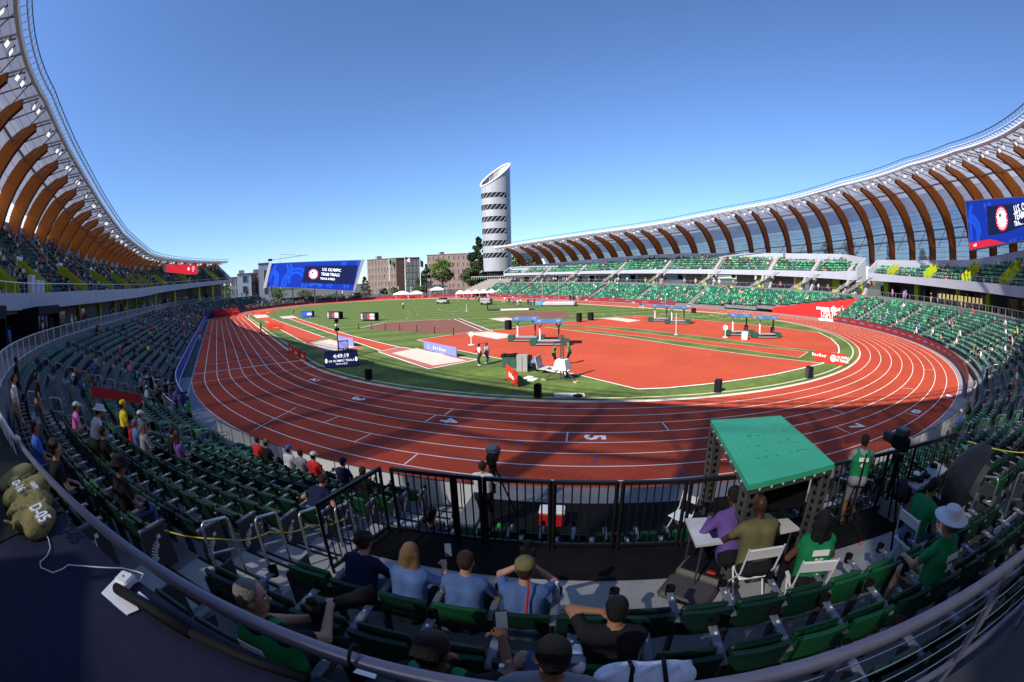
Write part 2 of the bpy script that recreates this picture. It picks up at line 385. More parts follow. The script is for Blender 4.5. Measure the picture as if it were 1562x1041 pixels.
outline(mb, P((576, 536.5), (613, 530), (728, 549), (654, 563)), .14, WHITE, .009)
mb.flat(P((597, 539), (636, 531.5), (712, 550.5), (661, 558)), .012, SAND); mb.flat(P((473, 523.5), (503, 518), (545, 529), (505, 538)), .012, SAND)
struct(mb, 'sand_pits')
BROWN = mat('brown_sector', (.165, .066, .045), .9, .12, .4)
mb = MB()
mb.flat(P((550, 500.5), (587, 492), (700, 486), (752, 506), (720, 509), (659, 509.5)), .006, BROWN)
mb.flat(P((752, 480.5), (800, 476.5), (859, 474.5), (878, 485), (823, 486.5)), .006, BROWN)
outline(mb, P((550, 500.5), (587, 492), (700, 486), (752, 506)), .16, WHITE, .011, False)
outline(mb, P((693, 487), (735, 505)), .12, WHITE, .011, False)
struct(mb, 'landing_sectors')
mb = MB()
for q in [((710, 509), (744, 506), (794, 512.6), (757.6, 518)), ((917, 486), (940, 484.6), (978, 489), (959, 492)), ((745, 486.5), (773, 484.8), (790, 487.5), (767, 491)), ((426, 483.5), (446, 481.8), (455, 485), (432, 486.5)), ((385, 481), (405, 480), (412, 484), (392, 486))]:
    mb.flat(P(*q), .016, SAND)
for i in range(150):                                             # short tan tape dashes scattered over the turf
    px, py = [(random.uniform(820, 1180), random.uniform(471, 488)), (random.uniform(420, 720), random.uniform(468, 492)), (random.uniform(1000, 1180), random.uniform(478, 488))][i % 3]
    p = G(px, py); a = random.choice([.1, 1.6]); mb.box((p.x, p.y, .012), (random.uniform(.5, 1.6), .16, .008), CREAM, a)
struct(mb, 'turf_tape')
mb = MB()
c0 = G(752, 512.5); mb.lathe([(1.07, .018), (1.0, .024), (.0, .024)], mat('ring_concrete', (.55, .52, .48), .9), (c0.x, c0.y, 0), 24); struct(mb, 'throwing_circle')
# ================================================================== grandstands
def table(tab):
    xs = [a for a, *_ in tab]; cols = list(zip(*[t[1:] for t in tab]))
    return lambda s: [float(np.interp(s, xs, c)) for c in cols]
R0, DR, Z0, DZ = 50.0, .87, .51, .345                     # lower bowl rows
S_NW = -94.0
def rowr(k): return R0+DR*k
def rowz(k): return Z0+DZ*k
AISLES = [-88, -72, -56, -40, -24, -8, 8, 24.5, 41, 57.5, 74] + [th(4.65+11.3*j) for j in range(13)] + [SE+y for y in (10.5, 27, 43.5, 60, 76.5)] + [SN+7]
S_NE = SN+11
PLAT0, PLAT1 = th(39.35), th(49.7)
def e_start(r): return th(90+math.degrees(math.asin(50.4/r))) if r > 50.45 else SE+1
def row_ranges(k):
    r = rowr(k); out = [(S_NW if k < 6 else -55.0, th(147.5)), (e_start(r), S_NE)]
    if k in (0, 1, 2, 3, 6, 7):
        a, b = out[0]; out = [(a, PLAT0), (PLAT1, b)]+out[1:]
    return out
lower = thing('lower_grandstand', 'lower tier of pale concrete seating steps running round the red track', 'grandstand')
tm = MB()
for k in range(11):
    for a, b in row_ranges(k):
        r, z = rowr(k), rowz(k); tm.sweep(srange(a, b), [(r-.5, z-.62), (r-.5, z), (r+.43, z), (r+.43, z-.62)], CONC)
tm.build('seating_steps', lower)
pm = MB()
pm.sweep(srange(PLAT0, PLAT1, .5), [(54.93, 2.0), (54.93, 3.27), (56.46, 3.272), (56.46, 2.0)], CONC2)
pm.sweep(srange(PLAT0, PLAT1, .5), [(49.3, .9), (49.3, 1.30), (53.05, 1.30), (53.05, .9)], CONCD)
pm.build('camera_platform', lower)
cm = MB()
cm.sweep(srange(-55, th(37.6)), [(59.2, 3.3), (59.2, 5.0), (59.62, 5.0), (59.62, 3.3)], CONC); cm.sweep(srange(th(60), S_NE), [(59.2, 3.3), (59.2, 5.0), (59.62, 5.0), (59.62, 3.3)], CONC); cm.sweep(srange(th(37.6), th(60)), [(59.2, 3.3), (59.2, 4.0), (59.62, 4.0), (59.62, 3.3)], CONC)
cm.build('coping_wall', lower)
cm = MB(); cm.sweep(srange(-55, S_NE), [(59.62, 4.7), (59.62, 4.95), (72, 4.95), (72, 4.7)], CONCD); cm.sweep(srange(th(37.6), th(60)), [(59.42, 5.12), (59.42, 5.28), (62.5, 5.28), (62.5, 5.12)], DGREY); cm.build('concourse_floor', lower)
for sa in AISLES:                                         # half steps in the aisles, dark nosings on the nearest ones
    ks = [k for k in range(11) if any(a-1 <= sa <= b+1 for a, b in row_ranges(k))]
    runs = []
    for k in ks:
        if runs and runs[-1][-1] == k-1: runs[-1].append(k)
        else: runs.append([k])
    for run in runs:
        pr_ = []
        for k in run:
            r, z = rowr(k), rowz(k); pr_ += [(r-.8, z-DZ+.004), (r-.8, z-DZ/2), (r-.5, z-DZ/2), (r-.5, z+.004)]
        r, z = rowr(run[-1]), rowz(run[-1]); pr_ += [(r+.06, z+.004), (r+.06, z-.9), (rowr(run[0])-.8, rowz(run[0])-DZ-.9)]
        w2 = .56*50/54; st = MB(); st.sweep([sa-w2, sa+w2], pr_, CONC2); so_ = st.build('aisle_steps', lower)
        if abs(sa-th(45)) < 12:
            for k in run:
                r, z = rowr(k), rowz(k); nm = MB()
                for rr, zz in ((r-.5, z+.004), (r-.8, z-DZ/2)): nm.sweep([sa-w2, sa+w2], [(rr-.003, zz-.03), (rr-.003, zz+.004), (rr+.05, zz+.004), (rr+.05, zz-.03)], BLACK)
                nm.build('nosing', so_)
# ------------------------------------------------------------------ upper decks
UP = table([(-46, 10.7, 12.0, 71.5), (-20, 9.6, 11.4, 72), (5, 8.6, 10.6, 72), (30, 8.0, 9.8, 73), (60, 7.65, 9.3, 75.5), (SB, 7.55, 8.95, 77), (th(10), 7.7, 8.85, 77), (th(60), 7.6, 8.7, 77),
            (th(95), 7.5, 8.8, 75), (th(108), 7.5, 8.9, 71.5), (th(125), 7.7, 9.15, 68.2), (th(140), 8.0, 9.3, 67.6), (th(148.6), 7.95, 9.6, 67.2), (th(151.6), 7.8, 9.9, 67.2), (th(158), 7.9, 9.5, 69.0), (SE, 7.95, 9.2, 69.4), (SE+35, 7.75, 8.85, 69.6), (SE+60, 7.6, 8.5, 68.6), (SN+11, 7.5, 8.4, 66.5)])
DECKS = [(-45.5, th(148.5), 'west'), (th(151.7), SN+10.5, 'east')]
UR0, UDR, UDZ = 63.95, .80, .60
def up_row(s, j): return UR0+UDR*j, UP(s)[1]-.75+UDZ*j
def up_ranges(j, a, b):
    ss = srange(a, b, 1.0); out = []; cur = []
    for s in ss:
        if UR0+UDR*j+.5 < UP(s)[2]: cur.append(s)
        else:
            if len(cur) > 1: out.append(cur)
            cur = []
    if len(cur) > 1: out.append(cur)
    return out
UPA = {'west': [-40, -26, -12, 4, 20, 36, 52, 68, 82]+[th(a) for a in (6, 22, 38, 54, 70, 86, 99, 112, 122.5, 133, 143)], 'east': [th(154.5), th(164), th(175)]+[SE+y for y in (10.5, 27, 43.5, 60, 76.5)]+[SN+4]}
for a, b, side in DECKS:
    U = thing('upper_grandstand', {'west': 'upper tier on the shaded side with lime stair walls and grey front band', 'east': 'sunlit upper tier opposite, pale green seats over a grey front band'}[side], 'grandstand')
    ss = srange(a, b, 1.6); fs_ = list(np.linspace(a, b, 46))
    for s0, s1 in zip(fs_[:-1], fs_[1:]):                  # fascia sheets with open joints
        fm = MB(); fm.sweep(srange(s0+.015, s1-.015, 1.6), lambda s: [(63.0, UP(s)[0]), (63.0, UP(s)[1]), (63.18, UP(s)[1]), (63.18, UP(s)[0])], GREY); fm.build('fascia_panel', U)
    dm = MB()
    for j in range(17):
        for rg in up_ranges(j, a, b):
            dm.sweep(rg, lambda s: [(up_row(s, j)[0]-.45, up_row(s, j)[1]-.7), (up_row(s, j)[0]-.45, up_row(s, j)[1]), (up_row(s, j)[0]+.37, up_row(s, j)[1]), (up_row(s, j)[0]+.37, up_row(s, j)[1]-.7)], CONC)
    dm.build('seating_steps', U)
    bm = MB(); bm.sweep(ss, lambda s: [(UP(s)[2], UP(s)[0]), (UP(s)[2], UP(s)[1]-.75+UDZ*(UP(s)[2]-UR0)/UDR+1.25), (UP(s)[2]+.25, UP(s)[1]-.75+UDZ*(UP(s)[2]-UR0)/UDR+1.25), (UP(s)[2]+.25, UP(s)[0])], GREY)
    bm.build('back_parapet', U)
    sm = MB(); sm.sweep(ss, lambda s: [(63.18, UP(s)[0]), (63.18, UP(s)[0]+.25), (72.5, UP(s)[0]+.25), (72.5, UP(s)[0])], CONCD)
    sm.build('soffit', U)
    for e in (a, b):                                       # closing end walls
        em = MB(); f0, f1, rb = UP(e); zt = f1-.75+UDZ*(rb-UR0)/UDR+1.0
        d = .15
        em.sweep([e-d, e+d], [(63.05, f0+.02), (63.05, f1+.55), (rb, zt+.2), (rb, f0+.02)], GREY); em.build('end_wall', U)
    gm = MB()                                             # glass balustrade with a rail on the fascia
    gm.sweep(ss, lambda s: [(63.05, UP(s)[1]+.75), (63.05, UP(s)[1]+.80), (63.10, UP(s)[1]+.80), (63.10, UP(s)[1]+.75)], STEEL)
    for s in srange(a, b, 2.0)[::1]:
        gm.bar((*oval(s, 63.08), UP(s)[1]), (*oval(s, 63.08), UP(s)[1]+.78), .04, STEEL)
    gm.build('front_rail', U)
    for s in UPA[side]:
        lime = side == 'west'; f0, f1, rb = UP(s)
        wm = MB(); w2 = .62*50/64
        r1, z1 = min(rb-.2, 69.0 if lime else rb-.2), 0
        zz = lambda r: f1-.75+UDZ*(r-UR0)/UDR
        if lime:                                          # stair sunk between two slanted lime walls
            for q in (-1, 1):
                wm.sweep([s+q*w2-.07, s+q*w2+.07], [(63.3, f1-.3), (63.3, f1+.75), (r1-1.2, zz(r1)+.75), (r1-1.2, zz(r1)-.5)], LIME)
            wm.build('stair_wall', U)
        sm = MB(); sm.sweep([s-w2+.08, s+w2-.08], [(63.4, f1-.60), (rb-.3, zz(rb-.3)+.12), (rb-.3, zz(rb-.3)-.1), (63.4, f1-.8)], LIME if lime and int(s) % 3 == 0 else CONC2)
        sm.build('stair_flight', U)
    for s in UPA[side]:
        rm = MB(); f0, f1, rb = UP(s); zz = lambda r: f1-.75+UDZ*(r-UR0)/UDR
        for q in (-1, 1):
            x = s+q*.62*50/64
            rm.tube([(*oval(x, 63.5), zz(63.5)+1.05), (*oval(x, rb-.5), zz(rb-.5)+1.05)], .025, STEEL, 5)
        rm.build('stair_handrail', U)
# ------------------------------------------------------------------ concourse under the upper deck: back wall, columns, suites
CB = thing('concourse_wall', 'dark glazed wall at the back of the shaded concourse with lime columns', 'wall')
wm = MB(); wm.sweep(srange(-45, th(148), 2), lambda s: [(69.0, 4.95), (69.0, UP(s)[0]), (69.2, UP(s)[0]), (69.2, 4.95)], mat('dark_cladding', (.028, .029, .03), .4, .2, 1)); wm.build('cladding', CB)
for i, s in enumerate(srange(-40, th(146), 3.2)):
    if i % 3 < 2: gm = MB(); gm.sweep([s, s+2.4], [(68.9, 5.1), (68.9, 7.2), (68.98, 7.2), (68.98, 5.1)], GLASSD); gm.build('window', CB)
for s in [-40, -34, -22, -10, 2, 14, 26, 38, 50, 62, 74]+[th(a) for a in (2, 14, 26, 38, 50, 62, 74, 86, 98, 107, 119, 127, 138, 146)]:
    lm_ = MB(); lm_.sweep([s-.45, s+.45], lambda t: [(66.5, 4.95), (66.5, UP(t)[0]), (67.2, UP(t)[0]), (67.2, 4.95)], LIME); lm_.build('column', CB)
EB = thing('concourse_wall', 'open sunlit concourse wall opposite with lime panels and sloping concrete props', 'wall')
for s in [th(153.5), th(160), th(170)]+[SE+y for y in (0, 16, 33, 50, 66, 82)]:
    wm = MB(); wm.sweep([s, s+5.2], lambda t: [(67.0, 4.95), (67.0, UP(t)[0]), (67.3, UP(t)[0]), (67.3, 4.95)], mat('taupe_wall', (.20, .18, .17), .8, .1, .6)); wm.build('wall_panel', EB)
for s in [th(152.8), th(158.5), th(168), th(178)]+[SE+y for y in (14.5, 31, 48, 64.5, 80)]:
    lm_ = MB(); lm_.sweep([s-.8, s+.8], lambda t: [(65.6, 4.95), (65.6, UP(t)[0]), (66.3, UP(t)[0]), (66.3, 4.95)], LIME); lm_.build('lime_panel', EB)
for s in [th(149.5), th(152.5), th(164), th(175)]+[SE+y for y in (10.5, 27, 43.5, 60, 76.5)]:
    for q in (-1.1, 1.1):
        pm = MB(); pm.sweep([s+q-.2, s+q+.2], lambda t: [(60.6, 4.95), (62.9, UP(t)[0]), (64.0, UP(t)[0]), (61.4, 4.95)], CONC2); pm.build('stair_prop', EB)
    w2 = .6; pm = MB()
    for i in range(14):                                   # stair rising from concourse to the deck
        z = 4.95+i*.28; pm.sweep([s-w2+3.2-i*.45, s+w2+3.2-i*.45][:2], [(60.3, z), (60.3, z+.14), (61.6, z+.14), (61.6, z)], CONC2)
    pm.build('stair_flight', EB)
for s0, s1, lab in [(th(14.2), th(18.5), 'black glass-fronted suite box under the upper tier, the nearer of two on the shaded side'), (th(2.0)-2, th(5.5), 'black glass-fronted suite box under the upper tier, the farther of two on the shaded side')]:
    t = thing('suite_box', lab, 'suite'); m = MB(); z1 = UP(s0)[0]
    m.sweep(srange(s0, s1, 1), [(61.2, z1-.55), (61.2, z1+.15), (66.4, z1+.15), (66.4, z1-.55)], BLACK)
    for e in (s0, s1): m.sweep([e-.1, e+.1], [(61.3, 4.95), (61.3, z1-.5), (66.4, z1-.5), (66.4, 4.95)], BLACK)
    m.build('cabin', t); m = MB(); m.sweep(srange(s0+.2, s1-.2, .8), [(62.0, 5.0), (62.0, z1-.6), (62.05, z1-.6), (62.05, 5.0)], GLASSD); m.build('glazing', t)
    for s in srange(s0+.3, s1-.3, .9): m = MB(); m.bar((*oval(s, 61.95), 4.95), (*oval(s, 61.95), z1-.55), .06, DGREY); m.build('mullion', t)
# concourse railing
def railing(name, label, s0, s1, r, z, h, m=STEEL, gap=.14, parent=None, thick=.024, top=.03, step=1.8):
    t = thing(name, label, 'railing'); ss = srange(s0, s1, 1.0)
    a = MB(); a.tube([(*oval(s, r), z+h) for s in ss], top, m, 8); a.tube([(*oval(s, r), z+.1) for s in ss], thick, m, 6); a.build('rail', t, True)
    b = MB(); s = s0
    while s <= s1: b.bar((*oval(s, r), z), (*oval(s, r), z+h), .045, m); s += step
    b.build('post', t)['kind'] = 'stuff'
    c = MB(); s = s0
    if gap:
        while s <= s1: c.bar((*oval(s, r), z+.1), (*oval(s, r), z+h), .014, m); s += gap
        c.build('baluster', t)['kind'] = 'stuff'
    return t
railing('concourse_railing', 'pale metal railing on the coping wall along the shaded lower tier', -54, th(38.6), 59.45, 5.0, .95, WSTEEL, .28)
railing('concourse_railing', 'pale metal railing along the concourse edge of the sunlit tier opposite', th(70), S_NE, 59.45, 5.0, .95, STEEL, .8)
# ------------------------------------------------------------------ roof: timber ribs, rim truss, cladding, floodlights
RIM = table([(-46, 66, 20.2), (0, 66, 21.6), (30, 66, 22.4), (47, 66, 24.2), (64, 66, 26.6), (76, 66, 28.2), (SB, 66, 29.5), (th(12), 66, 29.7), (th(30), 66, 29.3), (th(50), 65.6, 28.4), (th(75), 64, 27.6), (th(90), 61.6, 27.4),
             (th(100), 59.6, 27.6), (th(115), 58.2, 28.9), (th(130), 58, 29.6), (th(150), 58, 28.6), (th(168), 58, 26.3), (SE+6, 58, 24.2), (SE+26, 58, 22.0), (SE+51, 58, 21.0), (SN, 58, 19.9), (SN+10.5, 58, 19.5)])
_RIM0 = RIM; _low = table([(-46, 1.5), (0, 1.6), (40, 1.9), (SB, 2.1), (th(50), 2.2), (th(90), 2.2), (th(115), 1.9), (th(150), 1.5), (SE, 1.3), (SN+11, 1.2)])
RIM = lambda s: [_RIM0(s)[0], _RIM0(s)[1]-_low(s)[0]]
RIM_R = lambda s: RIM(s)[0]; RIM_Z = lambda s: RIM(s)[1]
# skin and rib lines, as offsets from the rim: outward, up
def fade(s): return 1.0+.55*float(np.interp(s, [th(60), th(110)], [0, 1]))
SKIN = [(0, .35), (2.5, .25), (5.0, -.35), (7.4, -1.9), (9.4, -4.6), (10.6, -7.6), (11.3, -11), (11.6, -15)]
RIBC = [(2.4, -.55), (4.2, -1.15), (6.0, -2.3), (7.6, -4.0), (8.8, -6.2), (9.6, -8.8), (10.0, -11.5), (10.0, -14.5)]
RIBD = [.75, 1.3, 1.85, 2.1, 1.95, 1.7, 1.45, 1.3]
def offs(s, o):
    r, z = RIM(s); return r+o[0]*fade(s), z+o[1]
def roof_skin():
    def nodes(name, alpha, dif):
        m = bpy.data.materials.new(name); m.use_nodes = True; t = m.node_tree; t.nodes.clear()
        out = t.nodes.new('ShaderNodeOutputMaterial'); tr = t.nodes.new('ShaderNodeBsdfTransparent'); d = t.nodes.new('ShaderNodeBsdfDiffuse'); tl = t.nodes.new('ShaderNodeBsdfTranslucent')
        gl = t.nodes.new('ShaderNodeBsdfGlossy'); gl.inputs['Roughness'].default_value = .12; gl.inputs['Color'].default_value = (.8, .85, .9, 1)
        d.inputs[0].default_value = (*dif, 1); tl.inputs[0].default_value = (dif[0]*1.2, dif[1]*1.2, dif[2]*1.25, 1)
        nz = t.nodes.new('ShaderNodeTexNoise'); nz.inputs['Scale'].default_value = .5
        tc = t.nodes.new('ShaderNodeTexCoord'); t.links.new(tc.outputs['Object'], nz.inputs['Vector'])
        a = t.nodes.new('ShaderNodeMixShader'); a.inputs[0].default_value = .55; t.links.new(d.outputs[0], a.inputs[1]); t.links.new(tl.outputs[0], a.inputs[2])
        g2 = t.nodes.new('ShaderNodeMixShader'); g2.inputs[0].default_value = .10; t.links.new(a.outputs[0], g2.inputs[1]); t.links.new(gl.outputs[0], g2.inputs[2])
        b = t.nodes.new('ShaderNodeMixShader'); mr = t.nodes.new('ShaderNodeMapRange'); mr.inputs['To Min'].default_value = alpha-.06; mr.inputs['To Max'].default_value = alpha+.06
        t.links.new(nz.outputs[0], mr.inputs[0]); t.links.new(mr.outputs[0], b.inputs[0])
        t.links.new(g2.outputs[0], b.inputs[1]); t.links.new(tr.outputs[0], b.inputs[2]); t.links.new(b.outputs[0], out.inputs[0]); return m
    return nodes('roof_film', .07, (.155, .162, .195)), nodes('roof_film_sunlit', .08, (.42, .42, .45)), nodes('clear_panels', .24, (.26, .28, .30)), nodes('frosted_panels', .10, (.62, .64, .66))  # second film is a brighter copy, the sunlit roof's light put into its colour
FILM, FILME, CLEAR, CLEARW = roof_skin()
def add_rib(s, parent):
    pts_u, pts_l = [], []
    ca = RIBC
    foot_z = 7.0
    for i, (dx, dz) in enumerate(ca):
        p = Vector(ca[max(0, i-1)]); q = Vector(ca[min(len(ca)-1, i+1)]); d = (q-p).normalized(); n = Vector((-d.y, d.x)); h = RIBD[i]/2*(1.22 if s < th(60) else 1.0)
        if n.x < 0 and n.y < 0: n = -n
        for lst, sg in ((pts_u, 1), (pts_l, -1)):
            o = (dx+n.x*h*sg*(1 if n.x*1 >= 0 else 1), dz+n.y*h*sg); lst.append(offs(s, o))
    pts_u.append((pts_u[-1][0], foot_z)); pts_l.append((pts_l[-1][0], foot_z))
    mb = MB(); hw = .30; x0, y0 = inward(s); tx, ty = -y0, x0
    cx, cy = oval(s, 1.0)
    def P3(rz, w): a = oval(s, rz[0]); return (a[0]+tx*w, a[1]+ty*w, rz[1])
    n = len(pts_u); vs = []
    for w_ in (-hw, hw): vs += [P3(p, w_) for p in pts_u]+[P3(p, w_) for p in pts_l]
    fs = []; m2 = 2*n
    for i in range(n-1):
        fs += [(i, i+1, n+i+1, n+i), (m2+i, m2+n+i, m2+n+i+1, m2+i+1)]
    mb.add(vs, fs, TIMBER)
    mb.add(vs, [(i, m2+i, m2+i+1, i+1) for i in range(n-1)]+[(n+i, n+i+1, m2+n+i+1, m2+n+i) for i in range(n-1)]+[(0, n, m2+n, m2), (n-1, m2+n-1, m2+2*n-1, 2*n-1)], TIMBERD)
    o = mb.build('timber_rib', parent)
    # steel chord above the rib and the two struts to the rim
    sb = MB(); up = [(0.15, -.05), (2.5, -.12), (5, -.75), (7.3, -2.35), (9.1, -4.9), (10.25, -7.8), (10.9, -11)]
    q = [offs(s, u) for u in up]; sb.tube([P3(a, 0) for a in q], .13, WSTEEL, 6)
    up2 = [(a, b-.42) for a, b in up[:5]]; q2 = [offs(s, u) for u in up2]; sb.tube([P3(a, 0) for a in q2], .09, GSTEEL, 6)
    for f in np.linspace(0, 3.99, 18):
        i = int(f); e = f-i; A = Vector(P3(q[i], 0)).lerp(Vector(P3(q[i+1], 0)), e); B = Vector(P3(q2[i], 0)).lerp(Vector(P3(q2[i+1], 0)), e); sb.bar(A, B, .05, WSTEEL)
    for sg in (-1, 1):
        c = offs(s+sg*2.4, (.1, -.1)); d = offs(s, (6.2, -2.2)); sb.bar((*oval(s+sg*2.4, c[0]), c[1]), (*oval(s, d[0]), d[1]), .16, GSTEEL, n=6)
    e0 = offs(s, (9.8, -6.5)); e1 = offs(s+3.2, (10.1, -12)); sb.bar((*oval(s, e0[0]), e0[1]), (*oval(s+3.2, e1[0]), e1[1]), .14, GSTEEL, n=6)
    sb.build('steel_chord', o)
for a, b, side in [(-46.0, th(75), 'west'), (th(75), SN+10.5, 'east')]:
    RF = thing('stadium_roof', {'west': 'curved roof of brown timber ribs over the shaded grandstand beside the home straight', 'east': 'curved roof of brown timber ribs over the sunlit grandstand opposite'}[side], 'roof')
    ss = srange(a, b, 1.6)
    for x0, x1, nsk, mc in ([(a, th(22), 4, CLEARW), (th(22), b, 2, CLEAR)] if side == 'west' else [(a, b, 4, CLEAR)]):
        sk = srange(x0, x1, 1.6)
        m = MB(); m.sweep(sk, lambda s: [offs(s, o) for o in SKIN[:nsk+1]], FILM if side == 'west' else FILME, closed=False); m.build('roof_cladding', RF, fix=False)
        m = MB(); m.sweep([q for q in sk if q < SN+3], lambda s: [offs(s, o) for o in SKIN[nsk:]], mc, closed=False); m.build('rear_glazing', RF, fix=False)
    m = MB()
    for i in range(14):                                   # purlins under the film
        f = i/13*5.6; k = int(f); e = f-k; o = (SKIN[k][0]*(1-e)+SKIN[k+1][0]*e, SKIN[k][1]*(1-e)+SKIN[k+1][1]*e-.08)
        m.tube([(*oval(s, offs(s, o)[0]), offs(s, o)[1]) for s in srange(a, b, 2.4)], .035, WSTEEL, 4)
    for i in range(12):
        f = i/12*2.9; k = min(2, int(f)); e = f-k; o = (SKIN[4+k][0]*(1-e)+SKIN[5+k][0]*e-.05, SKIN[4+k][1]*(1-e)+SKIN[5+k][1]*e)
        m.tube([(*oval(s, offs(s, o)[0]), offs(s, o)[1]) for s in srange(a, b, 2.4)], .03, GSTEEL, 4)
    for o in [(10.6, -8.3), (10.9, -10.2)]:
        m.tube([(*oval(s, offs(s, o)[0]), offs(s, o)[1]) for s in srange(a, b, 2.4)], .14, STEEL, 6)
    m.tube([(*oval(s, offs(s, (5.6, -1.6))[0]), offs(s, (5.6, -1.6))[1]) for s in srange(a, b, 2.4)], .17, GSTEEL, 6)
    m.build('purlin', RF)
    m = MB()
    m.tube([(*oval(s, offs(s, (0, 0))[0]), offs(s, (0, 0))[1]) for s in ss], .30, WSTEEL, 8)
    m.tube([(*oval(s, offs(s, (-.9, .25))[0]), offs(s, (-.9, .25))[1]) for s in ss], .10, WSTEEL, 6)
    m.tube([(*oval(s, offs(s, (-.95, .95))[0]), offs(s, (-.95, .95))[1]) for s in ss], .06, DGREY, 6)
    s = a
    while s < b:
        p, q = offs(s, (-.1, .05)), offs(s, (-.9, .25)); m.bar((*oval(s, p[0]), p[1]), (*oval(s, q[0]), q[1]), .06, WSTEEL)
        p, q = offs(s, (-.9, .25)), offs(s, (-.95, .95)); m.bar((*oval(s, p[0]), p[1]), (*oval(s, q[0]), q[1]), .04, DGREY)
        s += .85
    m.build('rim_truss', RF)
    s = a+3.0
    while s < b-.2:
        add_rib(s, RF); s += (5.0 if s <= SB else 6.0) if (0 <= s <= SB or s >= SE) else 4.35
LAMP = mat('lamp_housing', (.70, .70, .72), .3, .05, 3); LENS = glow('lamp_glass', (.85, .83, .80), .55)
fm = MB(); fm.rbox((0, 0, 0), (.95, .35, .7), LAMP, b=.06); fm.box((0, 0, .55), (.1, .2, .5), DGREY); F_BODY = fm.mesh('housing')
fm = MB(); fm.box((0, .19, 0), (.8, .03, .56), LENS); F_LENS = fm.mesh('lens')
for a, b, lab in [(-44, th(70), 'white floodlight clamped under the rim of the shaded roof'), (th(78), SN+9, 'white floodlight clamped under the rim of the sunlit roof')]:
    s = a
    while s < b:
        for q in ((0, 1.3) if int(s*3) % 4 else (.4,)):
            r, z = offs(s+q, (.9, -.75-.25*(q > 0))); x, y = oval(s+q, r)
            t = link('floodlight', F_BODY, None, (x, y, z)); t.rotation_euler = (radians(-38+random.uniform(-14, 14)), 0, facing(s+q)+random.uniform(-.4, .4)); t.scale = (.8, .8, .8); tag(t, lab, 'floodlight', lab.replace('white floodlight', 'floodlights'))
            link('lens', F_LENS, t)
        s += (5.0 if s <= SB else 6.0) if (0 <= s <= SB or s >= SE) else 4.35
# ================================================================== figures: one smooth-union distance field per body, turned into one continuous surface
def surface_nets(F, O, lo, h):
    nx, ny, nz = F.shape; ins = F < 0
    c = np.zeros((nx-1, ny-1, nz-1), np.int8)
    for i in (0, 1):
        for j in (0, 1):
            for k in (0, 1): c += ins[i:nx-1+i, j:ny-1+j, k:nz-1+k]
    act = (c > 0) & (c < 8); idx = np.full(act.shape, -1, np.int64); cells = np.argwhere(act); idx[act] = np.arange(len(cells))
    acc = np.zeros((len(cells), 3)); cnt = np.zeros(len(cells))
    corners = [(i, j, k) for i in (0, 1) for j in (0, 1) for k in (0, 1)]
    val = {cn: F[cells[:, 0]+cn[0], cells[:, 1]+cn[1], cells[:, 2]+cn[2]] for cn in corners}
    for a in corners:
        for ax in range(3):
            if a[ax]: continue
            b = list(a); b[ax] = 1; b = tuple(b); va, vb = val[a], val[b]; m = (va < 0) != (vb < 0)
            t = np.where(m, va/np.where(m, va-vb, 1), 0); p = np.tile(np.array(a, float), (len(cells), 1)); p[:, ax] = t
            acc[m] += p[m]; cnt[m] += 1
    V = lo+h*(cells+acc/np.maximum(cnt, 1)[:, None]); faces = []
    own = O[cells[:, 0], cells[:, 1], cells[:, 2]]
    for ax in range(3):
        u, v = (ax+1) % 3, (ax+2) % 3
        A = [slice(1, -1)]*3; A[ax] = slice(0, -1); B = list(A); B[ax] = slice(1, None)
        sa = ins[tuple(A)]; sb = ins[tuple(B)]; e = np.argwhere(sa != sb)
        if not len(e): continue
        flip = sa[tuple(e.T)]; e = e.copy(); e[:, u] += 1; e[:, v] += 1
        q = []
        for du, dv in ((-1, -1), (0, -1), (0, 0), (-1, 0)):
            f = e.copy(); f[:, u] += du; f[:, v] += dv; q.append(idx[tuple(f.T)])
        q = np.stack(q, 1); q[~flip] = q[~flip][:, ::-1]; faces.append(q)
    return V, np.concatenate(faces), own
